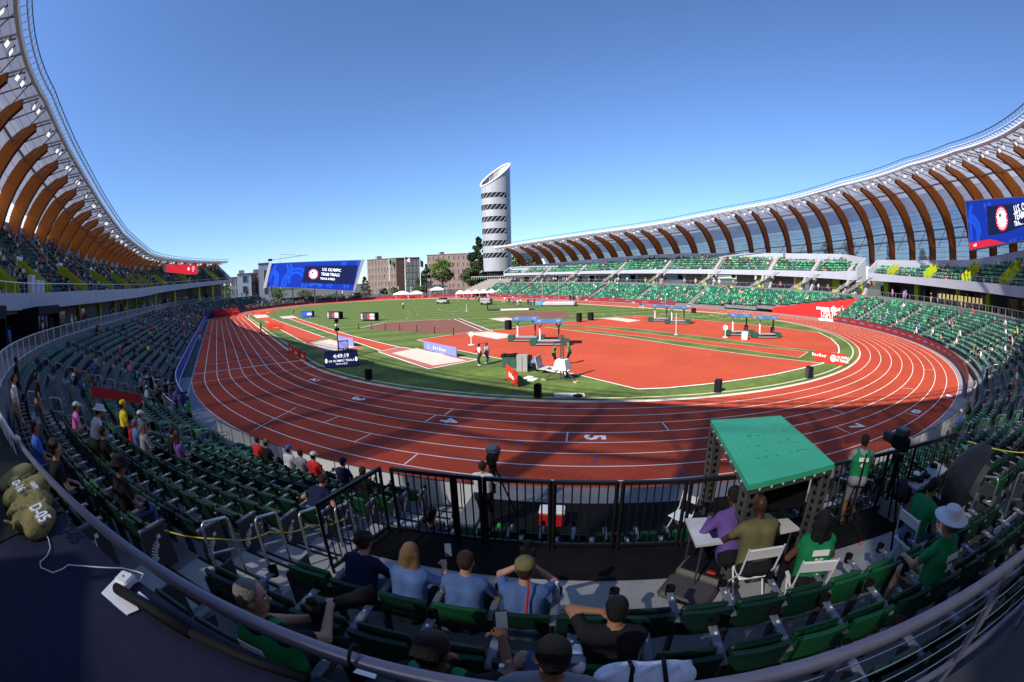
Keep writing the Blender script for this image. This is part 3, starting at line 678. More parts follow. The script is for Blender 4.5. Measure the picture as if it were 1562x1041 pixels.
def sdf_mesh(name, prims, h, mats, smooth=True):
    los = []; his = []
    for p in prims:
        if p[0] == 'c': a, b, ra, rb = p[1:5]; R = max(ra, rb); los.append(np.minimum(a, b)-R); his.append(np.maximum(a, b)+R)
        else: R = max(p[2]); los.append(np.array(p[1])-R); his.append(np.array(p[1])+R)
    lo = np.min(los, 0)-3*h; hi = np.max(his, 0)+3*h; n = np.ceil((hi-lo)/h).astype(int)+1
    F = np.full(n, 1.0, np.float32); Bst = np.full(n, 1.0, np.float32); O = np.zeros(n, np.int16)
    for i, p in enumerate(prims):
        k = p[-1]; pl = np.maximum(((los[i]-lo)/h-(k+h*1.5)/h-1).astype(int), 0); ph = np.minimum(((his[i]-lo)/h+(k+h*1.5)/h+2).astype(int), n)
        sl_ = tuple(slice(a, b) for a, b in zip(pl, ph))
        ax = [lo[d]+h*np.arange(pl[d], ph[d]) for d in range(3)]
        X = np.stack(np.meshgrid(*ax, indexing='ij'), -1).astype(np.float32)
        if p[0] == 'c':
            a, b, ra, rb = p[1:5]; ba = b-a; l2 = max(ba@ba, 1e-9); t = np.clip(((X-a)@ba)/l2, 0, 1)
            d = np.linalg.norm(X-a-t[..., None]*ba, axis=-1)-(ra+(rb-ra)*t)
        else:
            Rm = p[3]; r = np.array(p[2]); Y = (X-np.array(p[1])) @ Rm; k0 = np.linalg.norm(Y/r, axis=-1); k1 = np.linalg.norm(Y/(r*r), axis=-1)
            d = np.where(k0 > 1e-6, k0*(k0-1)/np.maximum(k1, 1e-6), -min(r))
        f = F[sl_]; hh = np.clip(.5+.5*(f-d)/k, 0, 1); F[sl_] = f*(1-hh)+d*hh-k*hh*(1-hh)
        bb = Bst[sl_]; m = d < bb; O[sl_][m] = p[-2]; bb[m] = d[m]
    V, Q, own = surface_nets(F, O, lo, h)
    me = bpy.data.meshes.new(name); me.from_pydata(V.tolist(), [], Q.tolist())
    for m in mats: me.materials.append(m)
    fo = own[Q]; srt = np.sort(fo, 1); mi = np.where(srt[:, 1] == srt[:, 2], srt[:, 1], fo[:, 0])
    me.polygons.foreach_set('material_index', mi.astype(np.int32)); me.polygons.foreach_set('use_smooth', [smooth]*len(Q)); me.update()
    return me
A3 = lambda *p: np.array(p, float)
def rotm(yaw=0, pitch=0, roll=0):
    return np.array(Matrix.Rotation(yaw, 3, 'Z') @ Matrix.Rotation(pitch, 3, 'X') @ Matrix.Rotation(roll, 3, 'Y'))
def ik(a, c, l1, l2, pole):
    d = c-a; D = np.linalg.norm(d); D2 = min(D, (l1+l2)*.995)
    if D > D2: c = a+d/D*D2; d = c-a; D = D2
    u = d/D; x = (l1*l1-l2*l2+D*D)/(2*D); hh = math.sqrt(max(l1*l1-x*x, 0)); pl = np.array(pole, float); pl = pl-u*(pl@u); nn = np.linalg.norm(pl)
    pl = pl/nn if nn > 1e-6 else A3(0, 0, 1)
    return a+u*x+pl*hh, c
SKIN_, SHIRT, PANTS, SHOE = 0, 1, 2, 3
def figure(sit=True, lean=.1, yaw=0., hy=0., hp=0., lh=None, rh=None, shorts=False, sleeve=.55, fem=False, knees=(.0, .0), legs=None, fingers=False, scale=1., heavy=1., stride=0., long_sleeve=False, grip=(.5, .5)):
    """prims of the body, plus head frame; local +Y is the way the person faces, origin on the floor"""
    pr = []; C = lambda a, b, ra, rb, reg, k=.03: pr.append(('c', np.array(a, float), np.array(b, float), ra, rb, reg, k))
    E = lambda c, r, reg, R=np.eye(3), k=.03: pr.append(('e', np.array(c, float), r, R, reg, k))
    hz = .51 if sit else .92
    hipc = A3(0, 0 if not sit else -.02, hz); up = A3(-sin(yaw)*sin(lean), cos(yaw)*sin(lean), cos(lean)); rt = A3(cos(yaw), sin(yaw), 0)
    fwd = np.cross(up, rt); sw = .165 if fem else .185; hv = heavy
    ch = hipc+up*.33+fwd*-.01; sh = hipc+up*.48
    for q in (-1, 1):
        C(hipc+rt*q*.075, hipc+up*.18+rt*q*.065, .115*hv, .105*hv, PANTS if not sit else SHIRT, .06)
        C(hipc+up*.12+rt*q*.068, ch+rt*q*.085+up*.06, .108*hv, .115*hv, SHIRT, .06)
        E(hipc+rt*q*.08-fwd*.04, (.11*hv, .12*hv, .115), PANTS, np.eye(3), .05)
    C(sh-rt*sw*.8, sh+rt*sw*.8, .072, .072, SHIRT, .05)
    C(sh-rt*.06-up*.01, sh+rt*.06-up*.01, .085, .085, SHIRT, .04)
    if fem:
        for q in (-1, 1): E(ch+rt*q*.075+fwd*.09+up*.03, (.06, .06, .06), SHIRT, np.eye(3), .04)
    nk = sh+up*.06; hd = sh+up*.215+fwd*.02
    Rh = rotm(yaw+hy, hp); hf = Rh @ A3(0, 1, 0); hu = Rh @ A3(0, 0, 1); hr = Rh @ A3(1, 0, 0)
    C(nk-up*.02, hd-hu*.05, .056, .052, SKIN_, .02)
    E(hd+hu*.025, (.076, .094, .098), SKIN_, Rh, .02); E(hd-hu*.055+hf*.025, (.056, .066, .062), SKIN_, Rh, .03)
    C(hd+hf*.088+hu*.012, hd+hf*.108-hu*.018, .010, .016, SKIN_, .012)
    for q in (-1, 1): E(hd+hr*q*.078-hf*.008-hu*.005, (.012, .022, .032), SKIN_, Rh, .01)
    E(hd+hf*.082-hu*.052, (.024, .010, .008), SKIN_, Rh, .008)
    info = {'hd': hd, 'R': Rh, 'hf': hf, 'hu': hu, 'hr': hr, 'sh': sh, 'up': up, 'rt': rt, 'fwd': fwd, 'ch': ch, 'hip': hipc}
    for q, tgt, nm in ((-1, lh, 'lh'), (1, rh, 'rh')):
        s0 = sh+rt*q*sw-up*.015
        if tgt is None: tgt = (hipc+rt*q*.17+A3(0, .33, .12)) if sit else (s0+A3(q*.06, .05, -.52))
        el, wr = ik(s0, np.array(tgt, float), .285, .255, rt*q*.7+A3(0, -.35, -.6))
        m = s0+(el-s0)*sleeve
        C(s0, m, .062*hv, .054, SHIRT, .03)
        C(m, el, .046, .041, SHIRT if long_sleeve else SKIN_, .012); C(el, wr, .042, .028, SHIRT if long_sleeve else SKIN_, .015)
        d = (wr-el)/max(np.linalg.norm(wr-el), 1e-6); info[nm] = wr+d*.07
        side = np.cross(d, A3(0, 0, 1)); side = side/max(np.linalg.norm(side), 1e-6)*q; nrm = np.cross(side, d)*q
        if nrm[2] > 0: nrm = -nrm
        E(wr+d*.045, (.042, .05, .02), SKIN_, np.stack([side, d, nrm], 1), .015)
        if fingers:
            for fi, (off, ln) in enumerate(((-.030, .052), (-.010, .066), (.010, .070), (.029, .062))):
                b0 = wr+d*.085+side*off; b1 = b0+d*ln*.5*(1-grip[0]*.5)+nrm*ln*.45*grip[0]; b2 = b1+d*ln*.5*(1-grip[0]*1.3)+nrm*ln*.6*grip[0]
                C(b0, b1, .0098, .0092, SKIN_, .004); C(b1, b2, .0092, .0080, SKIN_, .003)
            t0 = wr+d*.03-side*.035; t1 = t0-side*.022+d*.03+nrm*.012; t2 = t1+d*.026+nrm*.012+side*.006
            C(t0, t1, .013, .011, SKIN_, .006); C(t1, t2, .011, .009, SKIN_, .003)
        else: C(wr+d*.06, wr+d*.13+nrm*.03, .030, .020, SKIN_, .02)
    for i, q in enumerate((-1, 1)):
        hp_ = hipc+rt*q*.09-A3(0, 0, .04 if not sit else .0)
        if legs and legs[i] is not None: kn, an = [np.array(v, float) for v in legs[i]]
        elif sit:
            kn = hp_+A3(q*(.06+knees[i]), .42, .02); an = kn+A3(q*.01, -.02+.06*(i == 0), -.43); an[2] = max(an[2], .08)
        else:
            an = A3(q*.10, stride*(1 if q > 0 else -1), .085); kn, an = ik(hp_, an, .43, .42, A3(0, 1, 0))
        C(hp_, kn, .088*hv, .060, PANTS, .04)
        C(kn, kn+(an-kn)*.45, .056, .054, SKIN_ if shorts else PANTS, .02); C(kn+(an-kn)*.45, an, .054 if not shorts else .05, .046 if not shorts else .036, SKIN_ if shorts else PANTS, .02)
        tilt = 0
        C(an-A3(0, .045, .03), an+A3(q*.02, .15, -.045), .042, .034, SHOE, .02)
    if scale != 1:
        for j, p in enumerate(pr):
            pr[j] = ('c', p[1]*scale, p[2]*scale, p[3]*scale, p[4]*scale, p[5], p[6]) if p[0] == 'c' else ('e', p[1]*scale, tuple(np.array(p[2])*scale), p[3], p[4], p[5])
    return pr, info
SK = [mat('skin_light', (.40, .21, .14), .55, .10, 14), mat('skin_tan', (.27, .13, .078), .5, .06, 12), mat('skin_brown', (.13, .058, .034), .5, .06, 12), mat('skin_dark', (.06, .028, .018), .45, .06, 12)]
HAIRS = {'black': mat('hair_black', (.008, .007, .007), .55, .5, 70, bump=.8), 'brown': mat('hair_brown', (.035, .018, .010), .55, .5, 30, stretch=(5, 5, .6), bump=.9), 'blond': mat('hair_blond', (.20, .125, .055), .55, .5, 26, stretch=(6, 6, .4), bump=.9), 'grey': mat('hair_grey', (.17, .15, .135), .6, .5, 60, bump=.8)}
_cl = {}
def cloth(c):
    k = tuple(round(x, 3) for x in c)
    if k not in _cl: _cl[k] = mat('cloth_%d' % len(_cl), c, .9, .16, 9, bump=.7, detail=7, spec=.1)
    return _cl[k]
COLS = {'white': (.6, .6, .6), 'black': (.014, .014, .016), 'red': (.55, .03, .03), 'blue': (.05, .12, .45), 'navy': (.012, .018, .05), 'green': (.012, .20, .07), 'grey': (.22, .23, .25), 'pink': (.65, .16, .42), 'yellow': (.75, .55, .03), 'purple': (.15, .085, .29), 'light blue': (.08, .14, .31), 'teal': (.03, .28, .33), 'olive': (.14, .125, .055), 'orange': (.75, .2, .03), 'tan': (.42, .30, .18), 'denim': (.075, .13, .25), 'jeans': (.05, .075, .13)}
def hair_prims(info, style):
    hd, hf, hu, hr, R = [info[k] for k in ('hd', 'hf', 'hu', 'hr', 'R')]; pr = []
    E = lambda c, r, k=.02: pr.append(('e', np.array(c, float), r, R, 0, k))
    if style in ('short', 'curly', 'long', 'bun'):
        E(hd+hu*.045-hf*.018, (.085, .095, .090)); E(hd+hu*.0-hf*.055, (.070, .055, .075))
    if style == 'curly':
        rr = random.Random(3)
        for i in range(60):
            a, b = rr.uniform(0, 2*pi), rr.uniform(-.3, 1.3); n = hr*cos(a)*cos(b)+hf*sin(a)*cos(b)*.9+hu*sin(b)
            if n @ hf > .55 and n @ hu < .5: continue
            E(hd+hu*.03-hf*.02+n*.10, (.030, .030, .030), .012)
    if style == 'long':
        dn = A3(0, 0, -1)
        for q in (-1, 1):
            pr.append(('c', hd+hr*q*.06-hf*.03, hd+hr*q*.075-hf*.075+dn*.16, .05, .055, 0, .03)); pr.append(('c', hd+hr*q*.075-hf*.075+dn*.16, hd+hr*q*.06-hf*.09+dn*.30, .05, .022, 0, .03))
        pr.append(('c', hd-hf*.07, hd-hf*.105+dn*.30, .07, .04, 0, .03))
    return pr
def hat_mesh(info, kind, m):
    mb = MB(); hd, R = info['hd'], info['R']
    prof = {'cap': [(.098, .0), (.102, .03), (.092, .075), (.06, .105), (.0, .112)], 'bucket': [(.175, -.012), (.165, .0), (.105, .035), (.098, .09), (.085, .105), (0, .108)], 'cowboy': [(.20, .03), (.205, .02), (.15, .008), (.103, .02), (.098, .11), (.075, .13), (.0, .122)], 'beanie': [(.095, -.01), (.10, .04), (.085, .09), (.05, .115), (0, .122)]}[kind]
    mb.lathe(prof, m, (0, 0, 0), 16, 1, 1.12)
    if kind == 'cap':
        vs = [(x, y+.095, z) for z in (.0, .012) for x, y in ((-.075, 0), (-.06, .05), (0, .075), (.06, .05), (.075, 0), (0, -.03))]
        mb.add(vs, [(0, 1, 2, 3, 4, 5), (11, 10, 9, 8, 7, 6)]+[(i, (i+1) % 6, 6+(i+1) % 6, 6+i) for i in range(6)], m)
    me = mb.mesh('hat', True); M4 = Matrix.Identity(4); o = hd+info['hu']*.04
    for i in range(3):
        for j in range(3): M4[i][j] = R[i][j]
        M4[i][3] = o[i]
    me.transform(M4); return me
def person(label, loc, rz, skin=0, shirt='white', pants='jeans', shoe='black', hair=('short', 'black'), hat=None, h=.02, group=None, cat='person', pose=None, vest=None):
    pr, info = figure(**(pose or {})); shm = cloth(COLS[shirt]); 
    me = sdf_mesh('body', pr, h, [SK[skin], shm, cloth(COLS[pants]), cloth(COLS[shoe] if shoe in COLS else shoe)])
    o = link('person', me, None, loc, rz); tag(o, label, cat, group)
    if hair:
        hp = hair_prims(info, hair[0])
        if hp: link('hair', sdf_mesh('hair', hp, min(h, .014), [HAIRS[hair[1]]]), o)
    if hat: link('hat' if hat[0] != 'cap' else 'cap', hat_mesh(info, hat[0], cloth(COLS[hat[1]])), o)
    if h < .016:                                          # eyes and brows on the near faces
        hd, hf, hu, hr = [Vector(info[k]) for k in ('hd', 'hf', 'hu', 'hr')]
        for q in (-1, 1):
            e = MB(); c = hd+hr*q*.031+hf*.083+hu*.02
            e.lathe([(0, -.009), (.008, -.006), (.011, 0), (.008, .006), (0, .009)], WHITE, c, 8)
            e.lathe([(0, -.005), (.005, -.003), (.0055, 0), (.005, .003), (0, .005)], BLACK, c+hf*.0075, 6)
            e.bar(c+hu*.02-hr*.014+hf*.006, c+hu*.022+hr*.014+hf*.006, .006, HAIRS['black']); e.build('eye', o, True)
    if vest:
        vm = []
        u, rt, fw, hip, sh = info['up'], info['rt'], info['fwd'], info['hip'], info['sh']
        for q in (-1, 1):
            vm.append(('c', hip+u*.05+rt*q*.07, info['ch']+rt*q*.085+u*.06, .128, .130, 0, .06)); vm.append(('c', info['ch']+rt*q*.085+u*.05, sh+rt*q*.10, .120, .085, 0, .04))
        v = link('vest', sdf_mesh('vest', vm, max(h, .013), [cloth(COLS['green'])]), o)
        bk = Vector(info['ch']-fw*.165); 
        t = letter(vest, .11, WHITE, frame(bk+Vector(u)*-.03, -Vector(rt)*-1, Vector(u)), v, 'number', extr=.004, bold=.02)
        pl = MB(); pl.box((0, 0, 0), (.20, .07, .006), WHITE); pm_ = pl.mesh('patch'); pm_.transform(frame(bk+Vector(u)*.08, Vector(rt), Vector(u))); link('patch', pm_, v)
    return o, info
# ------------------------------------------------------------------ seats
def seat_meshes(col, tag_):
    b = MB(); m = col
    prof = [(-.13, .40), (-.165, .50), (-.195, .63), (-.225, .765)]
    for (y0, z0), (y1, z1) in zip(prof[:-1], prof[1:]):
        pass
    vs = []; nx = 6
    for yo in (0, -.045):
        for (y, z) in prof:
            for i in range(nx+1):
                x = -.245+.49*i/nx; cz = .02*(1-(2*i/nx-1)**4) if z > .74 else 0
                vs.append((x, y+yo+.03*((2*i/nx-1)**2), z+cz-(.0 if yo == 0 else .006)))
    n = nx+1; R = len(prof); fs = []
    for k in range(R-1):
        for i in range(nx):
            a = k*n+i; fs.append((a, a+1, a+n+1, a+n)); a2 = R*n+a; fs.append((a2, a2+n, a2+n+1, a2+1))
    for i in range(nx):
        a = (R-1)*n+i; fs.append((a, a+1, R*n+a+1, R*n+a)); a = i; fs.append((a+1, a, R*n+a, R*n+a+1))
    for k in range(R-1):
        a = k*n; fs.append((a, a+n, R*n+a+n, R*n+a)); a = k*n+nx; fs.append((a+n, a, R*n+a, R*n+a+n))
    b.add(vs, fs, m); back = b.mesh('backrest'+tag_, False)
    p = MB(); p.rbox((0, -.07, .575), (.455, .06, .34), m, rx=radians(11), b=.022); up = p.mesh('seat_pan'+tag_)
    p = MB(); p.rbox((0, .10, .44), (.455, .42, .06), m, rx=radians(4), b=.022); dn = p.mesh('seat_pan_open'+tag_)
    return back, up, dn
BK = [seat_meshes(SGREEN, ''), seat_meshes(SGREEN2, '_b')]
am = MB(); am.rbox((.275, .01, .645), (.075, .47, .035), ARMG, b=.012); am.box((.275, -.13, .32), (.035, .10, .62), DGREY); am.box((.275, -.03, .55), (.03, .28, .12), DGREY, rx=-.2)
am.lathe([(.046, .60), (.052, .70), (.044, .70), (.040, .62), (0, .615)], BLACK, (.275, .255, 0), 12); am.box((.275, .12, .664), (.022, .03, .004), WHITE)
ARM = am.mesh('armrest')
ep = MB(); ep.rbox((.305, -.02, .34), (.03, .44, .60), DGREY, b=.01); EPM = ep.mesh('end_panel')
em = MB()
for i in range(9):
    a = radians(200-14*i); em.box((.3225, -.02+.05*cos(a)+.075*cos(a), .30+.13*sin(a+.3)), (.004, .10, .018), WHITE, rx=a)
em.box((.3225, .03, .50), (.004, .06, .05), WHITE)
EMB = em.mesh('emblem')
_ph = {8: G(938, 930, 3.905), 9: G(1198.2, 979.7, 4.25), 10: G(845, 985, rowz(10)+1.2)}
PHASE = {k: s_of(v.x, v.y)+(.275*50/rowr(10) if k == 10 else 0) for k, v in _ph.items()}      # where an armrest stands in the three nearest rows
SLOTS = []                                                # (tier, k, s, r, z)
for k in range(11):
    r = rowr(k)
    for a, b in row_ranges(k):
        cuts = sorted([x for x in AISLES if a < x < b]); edges = [a]+cuts+[b]
        for e0, e1 in zip(edges[:-1], edges[1:]):
            bend0 = not (0 <= (e0+e1)/2 <= SB or SE <= (e0+e1)/2 <= SN); sc = 50/r if bend0 else 1.0
            u0, u1 = e0+(.62*sc if e0 != a else .1), e1-(.62*sc if e1 != b else .1); n = int((u1-u0)/(.55*sc))
            if n < 1: continue
            off = ((u1-u0)-n*.55*sc)/2
            if k in PHASE and e0 < PHASE[k] < e1: off = (PHASE[k]-u0) % (.55*sc); n = int((u1-u0-off)/(.55*sc))
            for i in range(n): SLOTS.append(('L', k, u0+off+(i+.5)*.55*sc, r, rowz(k), i == 0 and e0 != a, i == n-1 and e1 != b))
for a, b, side in DECKS:
    for j in range(17):
        for rg in up_ranges(j, a, b):
            s0, s1 = rg[0], rg[-1]; cuts = sorted([x for x in UPA[side] if s0 < x < s1]); edges = [s0]+cuts+[s1]
            for e0, e1 in zip(edges[:-1], edges[1:]):
                r = UR0+UDR*j; bend0 = not (0 <= (e0+e1)/2 <= SB or SE <= (e0+e1)/2 <= SN); sc = 50/r if bend0 else 1.0
                u0, u1 = e0+.75*sc, e1-.75*sc; n = int((u1-u0)/(.56*sc))
                for i in range(n): s = u0+(i+.5)*.56*sc; SLOTS.append(('U', j, s, r, up_row(s, j)[1], False, False))
def in_frame(p, m=8):
    v = np.array(p)-CAM
    x, y, d = proj(p)
    return -m < x < 1562+m and -m < y < 1041+m and (v/np.linalg.norm(v)) @ CF > .02
vis = []
for sl in SLOTS:
    x, y = oval(sl[2], sl[3]); p = (x, y, sl[4]+.6)
    if not in_frame(p, 25): continue
    vis.append((np.linalg.norm(np.array(p)-CAM), sl, p))
vis.sort(key=lambda t: t[0])
# ================================================================== the people in the foreground
USED = set()
def slot_near(k, px, py, z):
    p = G(px, py, z); s0 = s_of(p.x, p.y)
    c = min((sl for sl in SLOTS if sl[0] == 'L' and sl[1] == k and sl not in USED), key=lambda sl: abs(sl[2]-s0)); USED.add(c); return c
def seated(k, px, py, label, **kw):                       # px, py: the head in the photograph
    z = rowz(k); sl = slot_near(k, px, py, z+1.22); x, y = oval(sl[2], sl[3]); rz = facing(sl[2])
    back = kw.pop('back', 0.); i_ = inward(sl[2]); bx_, by_ = x-i_[0]*back, y-i_[1]*back; sc_ = kw.pop('sc', 1.)
    r_ = person(label, (bx_, by_, z), rz, **kw)
    if sc_ != 1: r_[0].scale = (sc_, sc_, sc_)
    return r_, (bx_, by_, z), rz, sl
def held(mb, name, label, cat, base, rz, p, smooth=False, **k):
    o = mb.build(name, None, smooth); o.location = loc2(base, rz, p); o.rotation_euler = (k.get('rx', 0), k.get('ry', 0), rz+k.get('dz', 0)); return tag(o, label, cat)
def phone_mb():
    b = MB(); b.rbox((0, 0, 0), (.075, .012, .15), BLACK, b=.008); b.box((0, -.0068, 0), (.066, .002, .138), mat('phone_screen', (.10, .14, .20), .15)); return b
def water_bottle(label, loc):
    t = thing('water_bottle', label, 'bottle', loc); b = MB(); b.lathe([(0, 0), (.031, 0), (.033, .02), (.033, .13), (.026, .165), (.013, .19), (.013, .20), (0, .20)], mat('bottle_plastic', (.35, .42, .50), .1, .05, 5, spec=.7), n=12); b.build('bottle_body', t, True)
    b = MB(); b.lathe([(.016, .20), (.016, .225), (0, .226)], mat('bottle_cap', (.6, .65, .7), .4), n=10); b.build('cap', t); return t
near = .0125
# third row below the rail
_, b0, rz0, _ = seated(8, 560, 838, 'person with dark curly hair in a navy T-shirt leaning forward beside the walkway', shirt='navy', pants='jeans', hair=('curly', 'brown'), h=near, skin=0, back=.10, sc=.92, pose=dict(lean=.5, hp=-.35, fingers=True, rh=(.24, .52, .66), lh=(-.12, .54, .62)))
_, b1, rz1, _ = seated(8, 632, 870, 'person with long blond hair in a blue T-shirt looking at a phone', shirt='light blue', pants='black', hair=('long', 'blond'), h=near, skin=0, back=.10, sc=.92, pose=dict(lean=.36, hp=-.3, hy=-.15, fem=True, fingers=True, rh=(.25, .50, .84), lh=(-.05, .44, .62), grip=(.8, .5)))
held(phone_mb(), 'phone', 'black phone held up by the long-haired person in a blue T-shirt', 'phone', b1, rz1, (.245, .585, .90), rx=-.5, dz=.3)
_, b2, rz2, _ = seated(8, 713, 864, 'person with short brown hair in a pale blue T-shirt, back straight', shirt='light blue', pants='black', hair=('short', 'brown'), h=near, skin=0, back=.10, sc=.92, pose=dict(lean=.34, hp=-.3, fingers=True, rh=(.20, .46, .66), lh=(-.14, .44, .64)), )
_, b3, rz3, _ = seated(8, 812, 898, 'person in a brown cap and blue T-shirt raising a small camera to the face', shirt='light blue', pants='jeans', hair=('short', 'brown'), hat=('cap', 'olive'), h=near, skin=0, back=.10, sc=.92, pose=dict(lean=.22, hp=-.1, fingers=True, lh=(-.075, .34, 1.10), rh=(.08, .36, 1.06), grip=(.9, .5)))
cb = MB(); cb.rbox((0, 0, 0), (.14, .07, .10), BLACK, b=.012); cb.lathe([(.038, 0), (.04, .03), (.036, .12), (.0, .12)], BLACK, (0, 0, 0), 12); 
held(cb, 'camera', 'small black camera held up by the person in the brown cap', 'camera', b3, rz3, (-.01, .38, 1.13))
lan = MB(); lan.tube([(.045, .02, 1.06), (.055, -.045, 1.00), (.05, -.085, .88), (.045, -.125, .74)], .011, RED, 5); o = lan.build('lanyard'); o.location = b3; o.rotation_euler = (0, 0, rz3); tag(o, 'red lanyard hanging down the back of the person in the brown cap', 'lanyard')
# second row below the rail
_, c0, rc0, _ = seated(10, 402, 905, 'grey-bearded person in a green vest with a long-lens camera in the lap', shirt='black', pants='black', hair=('short', 'grey'), h=near, skin=0, vest='17', pose=dict(lean=-.02, hy=-.95, hp=-.05, fingers=True, rh=(.20, .42, .86), lh=(.08, .45, .70), knees=(.0, .06)))
beard = MB()
gl = thing('photo_camera', 'long-lens black camera resting on the lap of the grey-bearded person', 'camera', loc2(c0, rc0, (.12, .40, .84)), rc0-.7)
m = MB(); m.rbox((0, -.03, 0), (.15, .09, .14), BLACK, b=.02); m.rbox((0, -.03, .085), (.07, .07, .05), BLACK, b=.012); m.build('camera_body', gl); m = MB(); m.lathe([(0, 0), (.045, 0), (.045, .12), (.055, .16), (.055, .28), (.065, .30), (.065, .42), (0, .42)], BLACK, n=14); me = m.mesh('lens', True); me.transform(Matrix.Rotation(radians(-90), 4, 'X')); link('lens', me, gl)
_, c1, rc1, _ = seated(10, 600, 952, 'black-haired person in a green vest and jeans holding a phone upright', shirt='black', pants='denim', hair=('short', 'black'), h=near, skin=2, vest='23', pose=dict(lean=.02, hp=-.25, hy=-.25, fingers=True, rh=(.24, .44, .90), lh=(-.10, .42, .66), knees=(.0, .12), grip=(.8, .5)))
held(phone_mb(), 'phone', 'phone held upright by the black-haired person in a green vest', 'phone', c1, rc1, (.22, .53, .97), rx=-.3, dz=.3)
_, c3, rc3, _ = seated(9, 965, 938, 'person in a plain black shirt with a hand against the chin', shirt='black', pants='black', hair=('short', 'black'), h=near, skin=1, back=.08, sc=.93, pose=dict(lean=.15, hp=-.25, heavy=1.18, fingers=True, lh=(-.10, .19, 1.10), rh=(.16, .42, .64), grip=(.9, .5)))
# first row below the rail
_, d0, rd0, _ = seated(10, 845, 985, 'person in a grey T-shirt with a red lanyard, one white shoe resting on the knee', shirt='grey', pants='jeans', shoe='white', hair=('short', 'black'), h=near, skin=1, pose=dict(lean=.12, hp=-.1, hy=.3, fingers=True, lh=(-.22, .40, .74), rh=(.30, .30, .70), legs=((A3(-.16, .44, .70), A3(.14, .50, .66)), (A3(.12, .42, .52), A3(.13, .46, .09)))))
lan = MB(); lan.tube([(-.075, -.02, 1.03), (-.055, -.07, 1.01), (0, -.09, .995), (.055, -.07, 1.01), (.075, -.005, 1.03), (.06, .09, .96)], .013, RED, 5); o = lan.build('lanyard'); o.location = d0; o.rotation_euler = (0, 0, rd0); tag(o, 'red lanyard round the neck of the person in grey', 'lanyard')
water_bottle('clear water bottle on the armrest beside the person in the brown cap', loc2(b3, rz3, (.275, .235, .665)))
water_bottle('clear water bottle on the armrest left of the person in grey', loc2(d0, rd0, (-.275, .235, .665)))
# white cloth bag with black straps by the rail
t = thing('cloth_bag', 'white cloth bag with two black straps on the front row against the rail', 'bag', G(985, 1034, 4.68), facing(th(42.4)))
pr = [('e', A3(0, 0, 0), (.20, .12, .075), np.eye(3), 0, .05), ('e', A3(-.14, .03, -.02), (.16, .11, .08), np.eye(3), 0, .05), ('e', A3(.15, .02, -.02), (.16, .12, .075), np.eye(3), 0, .05)]+[('c', A3(x-.05, y, z_), A3(x+.05, y+.05, z_+dz_), .022, .012, 0, .03) for x, y, z_, dz_ in [(-.2, -.03, .04, .02), (-.12, .05, .06, -.03), (-.03, -.04, .07, .03), (.05, .03, .07, -.02), (.13, -.03, .05, .03), (.22, .04, .02, .0), (-.05, -.09, .04, .02), (.16, -.08, .03, -.02)]]
link('bag_body', sdf_mesh('bag_body', pr, .012, [mat('white_cotton', (.66, .66, .70), .9, .15, 9, bump=.6)]), t)
for q in (-1, 1):
    m = MB(); m.tube([(q*.10, .14, -.06), (q*.10, .10, .06), (q*.09, 0, .105), (q*.10, -.10, .06), (q*.11, -.13, -.06)], .014, BLACK, 6); m.build('strap', t, True)
# on the platform
PL = 3.285
def at_head(px, py, z): return G(px, py, z)
def stand(px, py, hgt, floor, label, face, **kw):          # px, py: top of head
    p = G(px, py, floor+hgt*.95); return person(label, (p.x, p.y, floor), face, **kw), p
ps0 = facing(th(43.5))
p41 = G(1288, 800, PL)
_o41, _ = person('standing person in a green vest and grey shorts by the black barriers', (p41.x, p41.y, PL), facing(th(48))-.5, shirt='grey', pants='grey', shoe='black', hair=('short', 'black'), skin=2, h=.015, vest='41', pose=dict(sit=False, shorts=True, hp=-.1, lh=(-.15, .30, 1.0), rh=(.18, .32, 1.02), stride=.05)); _o41.scale = (.84, .84, .84)
_, pcm = stand(735, 712, 1.72, 1.32, 'camera operator in a white shirt and headset below the barriers', facing(th(41)), shirt='white', pants='black', hair=('short', 'brown'), skin=0, h=.016, pose=dict(sit=False, long_sleeve=True, lh=(-.12, .40, 1.25), rh=(.25, .35, 1.15), lean=.05))
def folding_chair(label, loc, rz):
    t = thing('folding_chair', label, 'chair', loc, rz); W_ = mat('white_plastic', (.72, .73, .74), .4, .04, 3)
    m = MB(); m.rbox((0, .02, .44), (.42, .40, .03), W_, b=.012); m.build('seat', t); m = MB(); m.rbox((0, -.205, .80), (.43, .03, .16), W_, rx=.18, b=.012); m.build('backrest', t)
    for q in (-1, 1):
        m = MB(); m.tube([(q*.215, -.235, .90), (q*.21, -.16, .52), (q*.20, .28, .0)], .012, W_, 6); m.build('frame', t)
        m = MB(); m.tube([(q*.19, .14, .43), (q*.19, -.24, .0)], .012, W_, 6); m.build('leg', t)
    return t
PAD = .0
def seated_free(px, py, floor, label, rz, chair=None, eye=1.2, **kw):
    p = G(px, py, floor+eye); o = person(label, (p.x, p.y, floor), rz, **kw)
    if chair: folding_chair(chair, (p.x, p.y, floor), rz)
    return o, p
face_c = facing(th(43.2))
seated_free(1163, 808, PL, 'bald person in an olive shirt seated on a white folding chair at the table', face_c, 'white folding chair under the bald person in olive', eye=.98, shirt='olive', pants='black', hair=None, skin=3, h=.014, pose=dict(lean=.28, hp=-.2, heavy=1.2, lh=(-.22, .45, .78), rh=(.22, .45, .78)))
seated_free(1128, 800, PL, 'person in a purple hooded jacket at the white table, beside the truss post', face_c+.1, None, eye=.92, shirt='purple', pants='black', hair=('short', 'black'), skin=3, h=.014, pose=dict(lean=.40, hp=-.4, heavy=1.15, long_sleeve=True, lh=(-.2, .42, .78), rh=(.2, .42, .78)))
